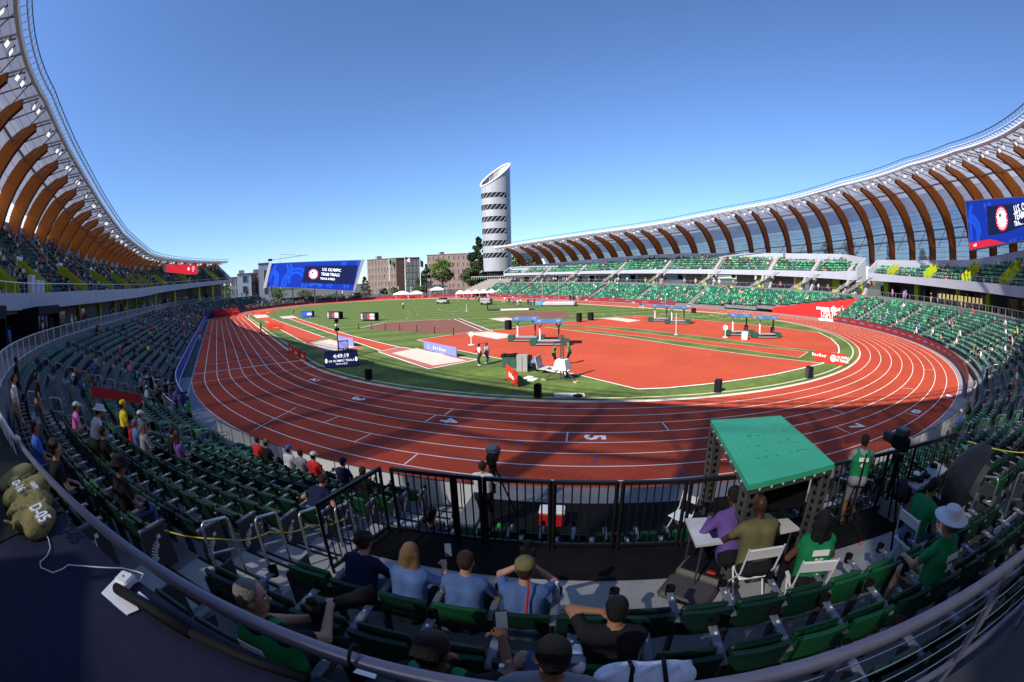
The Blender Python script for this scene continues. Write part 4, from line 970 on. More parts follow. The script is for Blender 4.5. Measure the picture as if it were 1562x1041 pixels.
seated_free(1252, 818, PL, 'long dark-haired person in a green vest on a white folding chair', face_c-.2, 'white folding chair under the long-haired person in green', eye=1.05, shirt='green', pants='black', hair=('long', 'black'), skin=2, h=.014, vest='25', pose=dict(lean=.1, fem=True, sleeve=.2))
seated_free(1415, 745, PL, 'person in jeans and green vest seated by the equipment table', face_c-1.5, 'white folding chair at the equipment table', shirt='green', pants='denim', hair=('short', 'black'), skin=1, h=.018, pose=dict(lean=.2, hp=-.3))
seated(9, 1447, 790, 'person in a white cowboy hat and green vest in the seats by the walkway', shirt='green', pants='tan', shoe='white', hair=('short', 'grey'), hat=('cowboy', 'white'), skin=0, h=.016, vest='30', pose=dict(lean=.12, shorts=True, lh=(-.15, .42, .68)))
seated_free(655, 800, 1.32+.9, 'person in a dark shirt and cap seated on the step inside the barriers', facing(th(41)), None, shirt='navy', pants='black', hair=('short', 'black'), hat=('cap', 'black'), skin=1, h=.018, eye=1.1, pose=dict(lean=.1))
# on the left block of seats
LEFT = [(10, 35, 660, 'in a blue shirt with a white bib', dict(shirt='blue', pants='black', skin=1)), (10, 92, 682, 'in a black top with sunglasses, looking down', dict(shirt='black', pants='black', hair=('curly', 'brown'))), (9, 143, 722, 'in a black T-shirt, blue jeans and a dark hat', dict(shirt='black', pants='denim', hat=('bucket', 'black'), skin=1)),
        (8, 106, 622, 'in a pink shirt and white cap', dict(shirt='pink', pants='grey', hat=('cap', 'white'))), (8, 142, 658, 'in plain black with jeans', dict(shirt='black', pants='jeans', hair=('short', 'brown'))),
        (6, 189, 641, 'in red with a dark cap', dict(shirt='red', pants='black', hat=('cap', 'black'))), (6, 196, 648, 'in pale blue with white hair', dict(shirt='light blue', pants='black', hair=('short', 'grey'))), (6, 211, 652, 'with long blond hair in a patterned top', dict(shirt='grey', pants='black', hair=('long', 'blond'), pose=dict(fem=True))),
        (5, 221, 632, 'in a bright blue top and pale cap', dict(shirt='light blue', pants='jeans', hat=('cap', 'white'))), (4, 222, 618, 'in a grey jacket', dict(shirt='grey', pants='black')), (5, 262, 668, 'with long hair in a purple top', dict(shirt='purple', pants='black', hair=('long', 'brown'), pose=dict(fem=True))), (5, 272, 662, 'in dark clothes with bare legs', dict(shirt='black', pants='tan', pose=dict(shorts=True))),
        (1, 365, 684, 'in a red top behind the white covered fence', dict(shirt='red', pants='black')), (1, 379, 693, 'in a dark top and tan cap behind the white covered fence', dict(shirt='black', pants='black', hat=('cap', 'olive'))), (1, 398, 705, 'in a blue and white cap behind the white covered fence', dict(shirt='white', pants='black', hat=('cap', 'blue'))), (1, 414, 710, 'in a grey hood behind the white covered fence', dict(shirt='grey', pants='black')), (1, 436, 706, 'in a red shirt and white cap behind the white covered fence', dict(shirt='red', pants='black', hat=('cap', 'white'))),
        (1, 488, 722, 'in a navy cap and blue top leaning back by the fence', dict(shirt='navy', pants='tan', hat=('cap', 'navy'))), (2, 549, 733, 'with a shaved head next to the black barrier corner', dict(shirt='black', pants='black', skin=2)), (5, 495, 755, 'in a dark blue jacket bent low beside the aisle', dict(shirt='navy', pants='denim', pose=dict(lean=.75, hp=-.6)))]
for k, px, py, lab, kw in LEFT:
    kw.setdefault('hair', ('short', random.choice(['black', 'brown']))); kw.setdefault('pose', {}); kw['pose'].setdefault('lean', random.uniform(.05, .25)); kw['pose'].setdefault('hp', random.uniform(-.3, .05))
    seated(k, px, py, 'person '+lab, h=.02, **kw)
for px, py, k, lab, kw in [(168, 612, 8, 'standing person in a white shirt and white bucket hat bending over the seats', dict(shirt='white', pants='olive', hat=('bucket', 'white'), pose=dict(sit=False, lean=.45, hp=-.3))), (197, 612, 6, 'standing person in a bright yellow top and yellow hood', dict(shirt='yellow', pants='black', hat=('beanie', 'yellow'), pose=dict(sit=False))),
                           (47, 542, 10, 'tall standing person in black with tan trousers near the coping wall', dict(shirt='black', pants='black', skin=2, pose=dict(sit=False))), (78, 560, 10, 'standing person in a white shirt on the upper steps', dict(shirt='white', pants='tan', pose=dict(sit=False))), (72, 568, 9, 'standing person in dark clothes with tan trousers by the steps', dict(shirt='black', pants='tan', pose=dict(sit=False))),
                           (280, 608, 0, 'standing person in a green vest holding white papers by the track barrier', dict(shirt='green', pants='black', vest='12', pose=dict(sit=False))), (246, 588, 1, 'standing person in black among the press near the track', dict(shirt='black', pants='black', pose=dict(sit=False)))]:
    p = G(px, py, rowz(k)+1.68); kw.setdefault('hair', ('short', 'black')); s_ = s_of(p.x, p.y); r = rowr(k)+.12; x, y = oval(s_, r); person(lab, (x, y, rowz(k)), facing(s_), h=.02, **kw)
for i, (k, a, lab, top) in enumerate([(1, 13.5, 'press photographer in a navy jacket', 'navy'), (0, 15.0, 'press photographer in a black top', 'black'), (2, 15.8, 'press photographer in a grey top', 'grey'), (1, 17.2, 'press photographer in a dark green top', 'olive'), (0, 18.6, 'press photographer in a pale blue shirt', 'light blue'), (2, 12.4, 'press photographer in a teal top', 'teal')]):
    s_ = th(a); x, y = oval(s_, rowr(k)+.1); rz_ = facing(s_); person(lab+' by the track on the left', (x, y, rowz(k)), rz_, shirt=top, pants='black', h=.024, hat=('cap', 'black') if i % 2 else None, pose=dict(sit=False, lh=(-.12, .34, 1.28), rh=(.14, .32, 1.30)))
    pc_ = loc2((x, y, rowz(k)), rz_, (.02, .38, 0)); t = thing('photo_camera', 'long-lens camera on a monopod held by the %s' % lab.replace('press photographer in a', 'one in a'), 'camera', pc_, rz_)
    MB().rbox((0, 0, 1.36), (.15, .12, .13), BLACK, b=.02).build('camera_body', t); MB().bar((0, .05, 1.36), (0, .45, 1.35), .10, BLACK, n=10).build('lens', t); MB().bar((0, .1, 0), (0, .1, 1.3), .025, BLACK, n=6).build('monopod', t)
# ================================================================== spectators in the stands
def template(h, **kw):
    kw.setdefault('sleeve', .95)
    pr, info = figure(**kw)
    pr = [(p[0], p[1], p[2], max(p[3], h*.9), max(p[4], h*.9), p[5], max(p[6], h)) if p[0] == 'c' else (p[0], p[1], tuple(max(x, h*.95) for x in p[2]), p[3], p[4], max(p[5], h)) for p in pr]
    hp = [('e', info['hd']+info['hu']*.04-info['hf']*.02, (.088, .098, .09), info['R'], 4, .03)]
    return pr+hp
POSES = [dict(lean=.1), dict(lean=.45, hp=-.3), dict(lean=-.02, lh=(-.15, .3, .75), rh=(.2, .2, 1.1)), dict(lean=.15, hy=.7), dict(lean=.2, hy=-.6, lh=(-.1, .35, .8)), dict(sit=False)]
MIDM = [sdf_mesh('body', template(.034, **p), .034, [SK[0]]*5) for p in POSES]
LOWM = [sdf_mesh('crowd_body', template(.062, **p), .062, [SK[0]]*5) for p in POSES]
TOPS = ['white', 'black', 'red', 'blue', 'navy', 'green', 'grey', 'pink', 'yellow', 'light blue', 'teal', 'olive', 'orange', 'tan']
TOPW = np.array([14, 26, 6, 5, 12, 3, 12, 3, 1.5, 5, 2, 3, 1, 4], float); TOPW /= TOPW.sum()
def density(tier, k, s):
    if th(20) < s < th(60): return 0
    if tier == 'U':
        if s < th(25): return .19 if s > 20 else .13
        if s > th(150): return .05+.10*(k >= 5)
        return .05
    if s < th(6): return .03+.09*(k < 4)*(s < 70)+.08*(s < 40)
    if s < th(20): return .03
    if s > SE: return .06
    if s > th(60): return .055 if k < 7 else .025
    return .04
pick = []
for d, sl, p in vis:
    if sl in USED or d < 12: continue
    clump = .5+.5*sin(sl[2]*1.3+sl[1]*2.1)*sin(sl[2]*.37+sl[1]*.9)
    if random.random() < density(sl[0], sl[1], sl[2])*2*clump: pick.append((d, sl))
for s0 in np.arange(-50, th(18), 1.9):                     # people walking on the shaded concourse
    if random.random() < .55: pick.append((90, ('C', 0, s0+random.random(), 60.6+random.random()*3, 4.95, 0, 0)))
for s0 in np.arange(th(118), S_NE, 1.6):
    if random.random() < .5: pick.append((90, ('C', 0, s0+random.random(), 60.3+random.random()*2.5, 4.95, 0, 0)))
pick.sort(key=lambda t: np.linalg.norm(np.array((*oval(t[1][2], t[1][3]), t[1][4]))-CAM))
NAMEP = {('U', 0): 'upper tier by the home straight', ('U', 1): 'upper tier on the right bend', ('U', 2): 'upper tier opposite', ('L', 0): 'lower tier by the home straight', ('L', 1): 'lower tier on the right bend', ('L', 2): 'lower tier opposite', ('C', 0): 'shaded concourse railing', ('C', 1): 'sunlit concourse railing', ('C', 2): 'sunlit concourse opposite'}
_mm = {}
cv, cf, cc = [], [], []; noff = 0
LT = []
for me in LOWM:
    V = np.zeros(len(me.vertices)*3); me.vertices.foreach_get('co', V); V = V.reshape(-1, 3); Fq = np.zeros(len(me.polygons)*4, np.int32); me.polygons.foreach_get('vertices', Fq); Fq = Fq.reshape(-1, 4); mi = np.zeros(len(me.polygons), np.int32); me.polygons.foreach_get('material_index', mi)
    vm = np.zeros(len(V), np.int32); vm[Fq.ravel()] = np.repeat(mi, 4); LT.append((V, Fq, vm))
for i, (d, sl) in enumerate(pick):
    x, y = oval(sl[2], sl[3]); z = sl[4]; rz = facing(sl[2])+random.uniform(-.25, .25); pi_ = 5 if sl[0] == 'C' or random.random() < .05 else random.randrange(5)
    top = TOPS[rng.choice(len(TOPS), p=TOPW)]; sk = random.choice([0, 0, 0, 1, 1, 2, 3]); hr_ = random.choice(['black', 'brown', 'brown', 'blond', 'grey']); pn = random.choice(['jeans', 'black', 'denim', 'tan', 'grey']); capc = random.choice([None, None, 'white', 'red', 'navy'])
    if i < 262:
        key = (pi_, top, sk, pn, capc or hr_)
        if key not in _mm:
            me = MIDM[pi_].copy(); me.name = 'body'
            for q_, m in enumerate((SK[sk], cloth(COLS[top]), cloth(COLS[pn]), cloth(COLS['black']), cloth(COLS[capc]) if capc else HAIRS[hr_])): me.materials[q_] = m
            _mm[key] = me
        o = link('person', _mm[key], None, (x, y, z), rz)
        reg = 0 if sl[2] < th(40) else (1 if sl[2] < th(150) else 2)
        lab = '%s spectator in a %s top, %s, %s' % ('standing' if pi_ == 5 else 'seated', top, ('%s cap' % capc) if capc else ('%s hair' % hr_), NAMEP[(sl[0], reg)]); tag(o, lab, 'person', lab)
    else:
        V, Fq, vm = LT[pi_]; c, s_ = cos(rz), sin(rz); W = np.stack([V[:, 0]*c-V[:, 1]*s_+x, V[:, 0]*s_+V[:, 1]*c+y, V[:, 2]+z], 1)
        pal = np.array([SKC for SKC in ((.50, .27, .18), (.33, .16, .095), (.13, .058, .034), (.06, .028, .018))])[sk]
        hc = COLS[capc] if capc else {'black': (.01, .01, .01), 'brown': (.035, .018, .01), 'blond': (.2, .125, .055), 'grey': (.17, .15, .135)}[hr_]
        colt = np.array([pal, COLS[top], COLS[pn], (.02, .02, .02), hc]); cv.append(W); cf.append(Fq+noff); cc.append(colt[vm]); noff += len(V)
def big_mesh(name, cv, cf, cc, m):
    V = np.concatenate(cv); Fq = np.concatenate(cf); C = np.concatenate(cc); me = bpy.data.meshes.new(name)
    me.vertices.add(len(V)); me.vertices.foreach_set('co', V.ravel().astype(np.float32)); nl = Fq.size
    me.loops.add(nl); me.loops.foreach_set('vertex_index', Fq.ravel().astype(np.int32)); me.polygons.add(len(Fq))
    me.polygons.foreach_set('loop_start', np.arange(0, nl, Fq.shape[1], dtype=np.int32)); me.polygons.foreach_set('loop_total', np.full(len(Fq), Fq.shape[1], np.int32))
    at = me.attributes.new('Col', 'FLOAT_COLOR', 'POINT'); at.data.foreach_set('color', np.concatenate([C, np.ones((len(C), 1))], 1).ravel().astype(np.float32))
    me.materials.append(m); me.update(calc_edges=True); me.validate(); return me
for me in LOWM: bpy.data.meshes.remove(me)
if cv: tag(link('distant_crowd', big_mesh('distant_crowd', cv, cf, cc, mat('crowd_cloth', (1, 1, 1), .85, .08, 5, attr='Col'))), 'far rows of spectators scattered over the upper and lower tiers', 'crowd', kind='stuff')
# ================================================================== seats
ROWN = {10: 'row just below the foreground rail', 9: 'second row below the foreground rail', 8: 'third row below the rail', 7: 'fourth row down from the rail', 6: 'fifth row down from the rail', 5: 'sixth row down from the rail', 4: 'seventh row down from the rail', 3: 'fourth row up from the track', 2: 'third row up from the track', 1: 'second row up from the track', 0: 'front row by the white covered fence'}
uset = USED; n_ind = 0; indiv = set()
order = sorted(vis, key=lambda t: t[0])
for d, sl, p in order:
    if n_ind >= 290: break
    if sl[0] != 'L': continue
    if d < 1.1: continue
    indiv.add(sl); n_ind += 1
    x, y = oval(sl[2], sl[3]); z = sl[4]; br = 1 if random.random() < .10 else 0; occ = sl in uset
    lab = '%s green %s seat %s, %s' % ('bright' if br else 'dark', 'occupied fold-down' if occ else 'folded-up', ROWN[sl[1]], 'left of the stepped aisle' if sl[2] < th(38.5) else ('between the stepped aisles' if sl[2] < th(49.9) else 'beyond the right-hand aisle'))
    t = thing('stadium_seat', lab, 'seat', (x, y, z), facing(sl[2]), lab)
    link('backrest', BK[br][0], t); link('seat_pan', BK[br][2] if occ else BK[br][1], t); link('armrest', ARM, t)
    if sl[6]: e = link('end_panel', EPM, t); link('emblem', EMB, e)
    if sl[5]: 
        e = link('end_panel', EPM, t); e.location = (-.61, 0, 0)
# every other seat
def boxes(lst):
    V, Fq = [], []
    for (c, d, rx) in lst:
        R = np.array(Matrix.Rotation(rx, 3, 'X')); o = len(V)
        for sz in (-1, 1):
            for sy in (-1, 1):
                for sx in (-1, 1): V.append(R @ np.array((sx*d[0]/2, sy*d[1]/2, sz*d[2]/2))+np.array(c))
        Fq += [[o+i for i in f] for f in ((4, 5, 7, 6), (0, 1, 5, 4), (2, 6, 7, 3), (1, 3, 7, 5), (0, 4, 6, 2))]
    return np.array(V), np.array(Fq)
TV, TF = boxes([((0, -.185, .585), (.49, .05, .38), .2), ((0, -.075, .58), (.455, .06, .34), .19), ((.275, .02, .635), (.068, .42, .035), 0), ((.275, -.1, .3), (.04, .12, .6), 0)])
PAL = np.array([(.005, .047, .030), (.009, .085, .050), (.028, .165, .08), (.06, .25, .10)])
cv, cf, cc = [], [], []; noff = 0
for d, sl, p in vis:
    if sl in indiv: continue
    x, y = oval(sl[2], sl[3]); rz = facing(sl[2]); c, s_ = cos(rz), sin(rz)
    cv.append(np.stack([TV[:, 0]*c-TV[:, 1]*s_+x, TV[:, 0]*s_+TV[:, 1]*c+y, TV[:, 2]+sl[4]], 1)); cf.append(TF+noff); noff += len(TV)
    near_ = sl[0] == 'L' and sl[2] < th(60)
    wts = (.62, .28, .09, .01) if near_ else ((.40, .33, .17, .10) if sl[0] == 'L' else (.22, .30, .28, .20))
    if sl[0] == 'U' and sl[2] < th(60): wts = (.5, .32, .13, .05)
    col = PAL[rng.choice(4, p=wts)]*rng.uniform(.85, 1.15)*(1.4 if sl[2] > th(110) else 1.0); C = np.tile(col, (len(TV), 1)); C[16:24] = (.15, .17, .20); C[24:] = (.05, .05, .055); cc.append(C)  # seats on the sunlit side get their extra light in the colour
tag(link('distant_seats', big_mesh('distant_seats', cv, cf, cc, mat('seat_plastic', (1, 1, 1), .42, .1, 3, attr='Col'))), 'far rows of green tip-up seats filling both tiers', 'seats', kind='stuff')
# ================================================================== right under the camera: rail, tables, cloths, cables
def arcpts(a0, a1, r, z, n=24): return [(*oval(th(90+a0+(a1-a0)*i/n), r), z) for i in range(n+1)]
t = thing('guard_rail', 'thick silver curved guard rail with thin cables along the front of the photo platform', 'railing')
m = MB(); m.tube(arcpts(-51.0, -38, 59.45, 5.99, 60), .023, ALU, 14); m.build('top_rail', t, True)
m = MB(); m.tube(arcpts(-47.35, -38, 59.45, 5.52, 50), .019, ALU, 10); m.build('lower_rail', t, True)
m = MB()
for i in range(1, 5): m.tube(arcpts(-47.35, -38, 59.45, 5.52+.098*i, 40), .0025, STEEL, 5)
m.build('cable', t)
for i in range(9):
    a = -46.85+.85*i; m = MB(); m.bar((*oval(th(90+a), 59.45), 5.28), (*oval(th(90+a), 59.45), 6.0), .022, ALU, .05); m.build('post', t)
m = MB(); m.rbox((*oval(th(90-51.05), 59.45), 6.0), (.10, .06, .07), WSTEEL, facing(th(39))); m.build('end_bracket', t)
BCLOTH = mat('blue_tablecloth', (.009, .011, .034), .9, .12, 14, bump=.25); GCLOTH = mat('green_tablecloth', (.005, .014, .011), .9, .15, 14, bump=.25)
def draped(name, label, a0, a1, r0, r1, z, m_, drop=.55):
    t = thing(name, label, 'tablecloth'); mb = MB(); n = 26; rows = [(r0-.012, z-.30), (r0-.004, z-.05), (r0+.015, z-.004), (r0+.15, z), (r1-.1, z), (r1, z-.02), (r1+.03, z-drop)]
    vs = []; rr = random.Random(5)
    for i in range(n+1):
        s = th(90+a0+(a1-a0)*i/n)
        for j, (r, zz) in enumerate(rows):
            wv = .012*sin(i*1.9)+.008*sin(i*.7+j); vs.append((*oval(s, r+(wv if j in (0, 6) else 0)), zz+(.004*sin(i*.9+j*1.7) if 1 < j < 5 else 0)))
    k = len(rows); mb.add(vs, [(i*k+j, i*k+j+1, (i+1)*k+j+1, (i+1)*k+j) for i in range(n) for j in range(k-1)], m_)
    mb.build('cloth', t, True, fix=False)
    for a, nm in ((a0, 'end_drop'), (a1, 'end_drop')):
        s = th(90+a); e = MB(); e.add([(*oval(s, r0), z-.01), (*oval(s, r1), z-.02), (*oval(s, r1+.02), z-drop), (*oval(s, r0), z-drop)], [(0, 1, 2, 3)], m_); e.build(nm, t)
    for a in (a0+.15, (a0+a1)/2, a1-.15): f = MB(); f.bar((*oval(th(90+a), (r0+r1)/2), 5.28), (*oval(th(90+a), (r0+r1)/2), z-.03), .04, DGREY); f.build('table_leg', t)
    return t
TZ = 5.92
draped('draped_table', 'long table under a wrinkled dark blue cloth behind the silver guard rail', -49.66, -47.55, 59.49, 60.75, TZ, BCLOTH)
draped('draped_table', 'dark green cloth-covered table end under the khaki bibs', -52.6, -49.68, 59.49, 60.6, TZ, GCLOTH)
# folds of the blue cloth
t = thing('power_adapter', 'white power adapter brick with a trailing cable on the blue cloth', 'adapter', G(195, 893, TZ+.0), 1.0)
m = MB(); m.rbox((0, 0, .022), (.075, .075, .034), mat('white_gloss', (.72, .73, .76), .3, .03, 3), b=.008); m.build('brick', t)
m = MB(); m.box((0, .0, .0405), (.008, .008, .001), BLACK); m.build('marking', t)
o = MB(); cz = TZ+.008
cp = [G(x, y, cz+.004) for x, y in [(66, 812), (74, 822), (77, 836), (72, 848), (61, 858), (62, 866), (81, 874), (96, 868), (104, 862), (130, 864), (156, 866), (187, 867), (208, 872), (219, 876), (214, 885), (205, 890)]]
o.tube(cp, .0028, mat('cable_white', (.70, .70, .70), .5), 6); tag(o.build('charger_cable', None, True), 'thin white charger cable curling over the blue tablecloth', 'cable')
t = thing('paper_card', 'white printed card lying under the black monopod on the blue cloth', 'card'); m = MB(); q = [G(x, y, TZ+.006) for x, y in [(154, 905), (178, 880), (212, 930), (193, 938)]]; m.add(q+[v-Vector((0, 0, .003)) for v in q], [(0, 1, 2, 3), (4, 5, 6, 7)], mat('card_white', (.70, .72, .78), .7, .04, 4)); m.build('card_sheet', t)
t = thing('paper_card', 'white slip of paper peeking out beside the adapter', 'card'); m = MB(); q = [G(x, y, TZ+.006) for x, y in [(206, 909), (212, 902), (227, 914), (220, 916)]]; m.add(q+[v-Vector((0, 0, .003)) for v in q], [(0, 1, 2, 3), (4, 5, 6, 7)], mat('card_white', (.7, .7, .7))); m.build('card_sheet', t)
t = thing('monopod', 'black folded monopod lying along the rail on the blue cloth', 'monopod')
pts = [G(x, y, TZ+.03) for x, y in [(178, 898), (220, 922), (290, 965), (380, 1006), (470, 1035)]]
m = MB(); m.tube(pts[:3], .022, BLACK, 10); m.build('thick_section', t, True); m = MB(); m.tube(pts[2:], .016, BLACK, 10); m.build('thin_section', t, True)
t = thing('cable_tie', 'short black strap looped over the guard rail', 'strap'); m = MB(); c = Vector((*oval(th(90-47.95), 59.45), 6.01))
m.tube([c+Vector((.030*cos(a)*.7, .030*cos(a)*.7, .032*sin(a))) for a in np.linspace(0, 2*pi, 14)], .005, BLACK, 5); m.build('strap_loop', t)
t = thing('tape_label', 'small white paper label stuck on the guard rail', 'label'); m = MB(); q = [G(x, y, 6.035) for x, y in [(538, 1026), (545, 1020), (575, 1029), (572, 1036)]]; m.add(q, [(0, 1, 2, 3)], WHITE); m.build('paper', t)
# khaki bibs
KHAKI = mat('khaki_mesh', (.23, .20, .075), .9, .25, 40, bump=.5)
pr = []; rr = random.Random(9); R_ = np.eye(3)
def bibpts(px, py, dz=0): v = G(px, py, TZ+.03+dz); return np.array(v)
for px, py, sz in [(35, 722, .11), (18, 735, .12), (45, 748, .12), (60, 742, .09), (40, 775, .12), (58, 768, .11), (52, 795, .10), (66, 790, .09), (56, 806, .08), (20, 760, .09), (30, 800, .05)]:
    c = bibpts(px, py); pr.append(('e', c, (sz*.95, sz*1.1, .05), R_, 0, .05))
for i in range(70):
    px, py = rr.uniform(16, 66), rr.uniform(722, 802); c = bibpts(px, py, .028+rr.uniform(-.006, .012)); a = rr.uniform(0, pi); d = A3(cos(a), sin(a), rr.uniform(-.25, .25))*rr.uniform(.025, .055); pr.append(('c', c-d, c+d, .014, .007, 0, .012))
bib = link('photo_bibs', sdf_mesh('photo_bibs', pr, .008, [KHAKI])); tag(bib, 'crumpled heap of khaki mesh photo bibs with white numbers on the green cloth', 'bibs')
rtd = (G(75, 800, 6.0)-G(40, 740, 6.0)).normalized()
for txt, px, py, sz in [('D-05', 60, 783, .11), ('D-16', 28, 742, .09), ('USATF', 52, 741, .045)]:
    c = G(px, py, TZ+.115); d = (G(px+20, py+26, TZ+.115)-c).normalized(); letter(txt, sz, WHITE, frame(c, d, Vector((-d.y, d.x, 0))*1), bib, 'number', extr=.004, bold=.02)
# ================================================================== black barriers of the camera platform
BARM = mat('barrier_black', (.012, .012, .013), .4, .1, 6)
mb = MB(); mb.sweep(srange(PLAT0+.2, th(49.5), .5), [(54.95, 3.274), (54.95, 3.286), (55.72, 3.286), (55.72, 3.274)], RUBBER); mt = mb.build('rubber_mat'); tag(mt, 'long black rubber mat along the foot of the black barriers', 'mat')
mb = MB(); mb.sweep(srange(PLAT0+.5, th(49.3), .5), [(50.2, 1.302), (50.2, 1.314), (52.9, 1.314), (52.9, 1.302)], RUBBER); tag(mb.build('rubber_mat'), 'black floor covering in the sunken strip between fence and barriers', 'mat')
def barrier(s0, s1, label, p0=None, p1=None, feet=True):
    a = Vector(p0 or (*oval(s0, 55.05), 3.288)); b = Vector(p1 or (*oval(s1, 55.05), 3.288)); t = thing('crowd_barrier', label, 'barrier', group=None)
    u = Vector((0, 0, 1)); m = MB(); h = 1.06
    m.bar(a, a+u*h, .04, BARM); m.bar(b, b+u*h, .04, BARM); m.bar(a+u*(h-.02), b+u*(h-.02), .05, BARM); m.bar(a+u*.09, b+u*.09, .04, BARM); m.build('frame', t)
    m = MB(); n = max(3, int((b-a).length/.10))
    for i in range(1, n): p = a.lerp(b, i/n); m.bar(p+u*.1, p+u*(h-.04), .021, BARM, n=6)
    m.build('bars', t)
    return t
xs = [582, 675, 681, 722, 729, 836, 843, 945, 955, 1058, 1066, 1160, 1170, 1262, 1270, 1330]; ys = [727, 742, 742, 745, 746, 752, 752, 754, 754, 751, 750, 745, 744, 733, 732, 722]
ORD = ['first', 'second, narrow', 'third', 'fourth', 'fifth', 'sixth', 'seventh', 'eighth']
for i in range(8):
    s0, s1 = [s_of(*G(xs[2*i+j], ys[2*i+j], 4.34)[:2]) for j in (0, 1)]
    barrier(s0, s1, '%s black barrier from the aisle end of the camera platform' % ORD[i])
e0 = G(1330, 722, 4.34); se0 = s_of(e0.x, e0.y)+.1
for i in range(4): barrier(se0+i*(th(50.2)-se0)/4, se0+(i+.97)*(th(50.2)-se0)/4, 'black barrier behind the tripods and equipment table, %s along' % ['first', 'second', 'third', 'fourth'][i])
sA = s_of(*G(582, 727, 4.34)[:2])-.15
barrier(0, 0, 'short black barrier turned end-on at the aisle corner of the platform', (*oval(sA, 55.08), 3.288), (*oval(sA-.2, 56.3), 3.288))
# green-roofed shelter on perforated posts
t = thing('shelter', 'small shelter with a green board roof on perforated grey posts over the table', 'shelter')
Q = [Vector(v) for v in ((-40.17, -39.22, 4.70), (-39.07, -39.99, 4.70), (-37.59, -38.75, 4.70), (-38.47, -37.88, 4.70))]
m = MB(); up = Vector((0, 0, .07)); c = sum(Q, Vector())/4
GRB = mat('green_board', (.055, .46, .23), .45, .10, 2.2, bump=.15)
m.add([*Q, *[q+up for q in Q]], [(3, 2, 1, 0), (4, 5, 6, 7), (0, 1, 5, 4), (1, 2, 6, 5), (2, 3, 7, 6), (3, 0, 4, 7)], GRB); m.build('roof_board', t)
sm = MB(); rs3 = random.Random(31)
for i in range(26):
    u, v = rs3.uniform(.12, .85), rs3.choice([.28, .30, .42, .46, .63, .66, rs3.uniform(.1, .9)]); p = Q[0].lerp(Q[1], u).lerp(Q[3].lerp(Q[2], u), v)+Vector((0, 0, .0712)); sm.box(tuple(p), (rs3.uniform(.02, .09), .008, .002), mat('scuff_dark_green', (.015, .12, .06), .8), -.6+rs3.uniform(-.25, .25))
sm.build('scuffs', t)['kind'] = 'stuff'
sm = MB()
for i in range(4):
    for k in range(1, 8): p = Q[i].lerp(Q[(i+1) % 4], k/8)+Vector((0, 0, -.012)); sm.box(tuple(p), (.02, .02, .02), WSTEEL)
sm.build('staples', t)['kind'] = 'stuff'
PST = mat('galvanised_post', (.17, .165, .15), .4, .25, 18, metal=.6)
m = MB()
for i in range(4):
    a, b = Q[i], Q[(i+1) % 4]; m.bar(a.lerp(c, .05)-Vector((0, 0, .035)), b.lerp(c, .05)-Vector((0, 0, .035)), .06, PST)
m.build('roof_beam', t)
for q in Q:
    p = q.lerp(c, .13); rz = atan2(Q[1].y-Q[0].y, Q[1].x-Q[0].x); m = MB(); hb = MB(); b_ = .075
    for sx in (-1, 1):
        for sy in (-1, 1):
            o = Matrix.Rotation(rz, 3, 'Z') @ Vector((sx*b_, sy*b_, 0)); m.bar((p.x+o.x, p.y+o.y, 3.285), (p.x+o.x, p.y+o.y, 4.64), .022, PST)
    n = 12
    for k in range(n+1): m.box((p.x, p.y, 3.29+1.35*k/n), (.165, .165, .022), PST, rz)
    m.box((p.x, p.y, 3.97), (.118, .118, 1.34), BLACK, rz)  # black core paints the shade inside the hollow post
    for k in range(n):                                    # plate with a round hole, as a ring on each face
        z = 3.29+1.35*(k+.5)/n
        for fi in range(4):
            R4 = Matrix.Translation((p.x, p.y, z)) @ Matrix.Rotation(rz+fi*pi/2, 4, 'Z'); vs = []; fs = []; N_ = 12; w2, h2 = .064, .05
            for j in range(N_):
                a = 2*pi*j/N_; cx, cz = cos(a), sin(a); sc = min(w2/max(abs(cx), 1e-6), h2/max(abs(cz), 1e-6)); vs += [R4 @ Vector((cx*.032, -.078, cz*.032)), R4 @ Vector((cx*sc, -.078, cz*sc))]
            fs = [(2*j, 2*j+1, (2*j+3) % (2*N_), (2*j+2) % (2*N_)) for j in range(N_)]; m.add(vs, fs, PST)
    m.build('post', t)
# white table with its things
t = thing('folding_table', 'white folding table under the green-roofed shelter', 'table')
TT = [G(x, y, 4.02) for x, y in [(1045, 791), (1062, 832), (1220, 806), (1190, 781)]]
WPL = mat('table_white', (.66, .64, .60), .45, .05, 3); m = MB(); up = Vector((0, 0, .035)); m.add([*[v-up for v in TT], *TT], [(3, 2, 1, 0), (4, 5, 6, 7), (0, 1, 5, 4), (1, 2, 6, 5), (2, 3, 7, 6), (3, 0, 4, 7)], WPL); m.build('tabletop', t)
cT = sum(TT, Vector())/4
for v in TT:
    p = v.lerp(cT, .14); m = MB(); m.bar((p.x, p.y, 3.285), (p.x, p.y, 3.99), .028, DGREY, n=8); m.build('leg', t)
def on_table(px, py, z=4.022): return G(px, py, z)
def simple(name, label, cat, fn, loc, rz=0., smooth=False):
    t = thing(name, label, cat, loc, rz)
    for pn, mb in fn: mb.build(pn, t, smooth)
    return t
tz = atan2(TT[2].y-TT[1].y, TT[2].x-TT[1].x)
simple('paper_roll', 'white paper towel roll on the white table', 'paper roll', [('roll', MB().lathe([(.055, 0), (.055, .26), (.02, .26), (.02, .25), (0, .25)], WHITE, n=16))], on_table(1117, 790), 0, True)
simple('folder', 'flat dark blue folder on the white table', 'folder', [('cover', MB().rbox((0, 0, .006), (.30, .22, .012), NAVY))], on_table(1100, 812), tz)
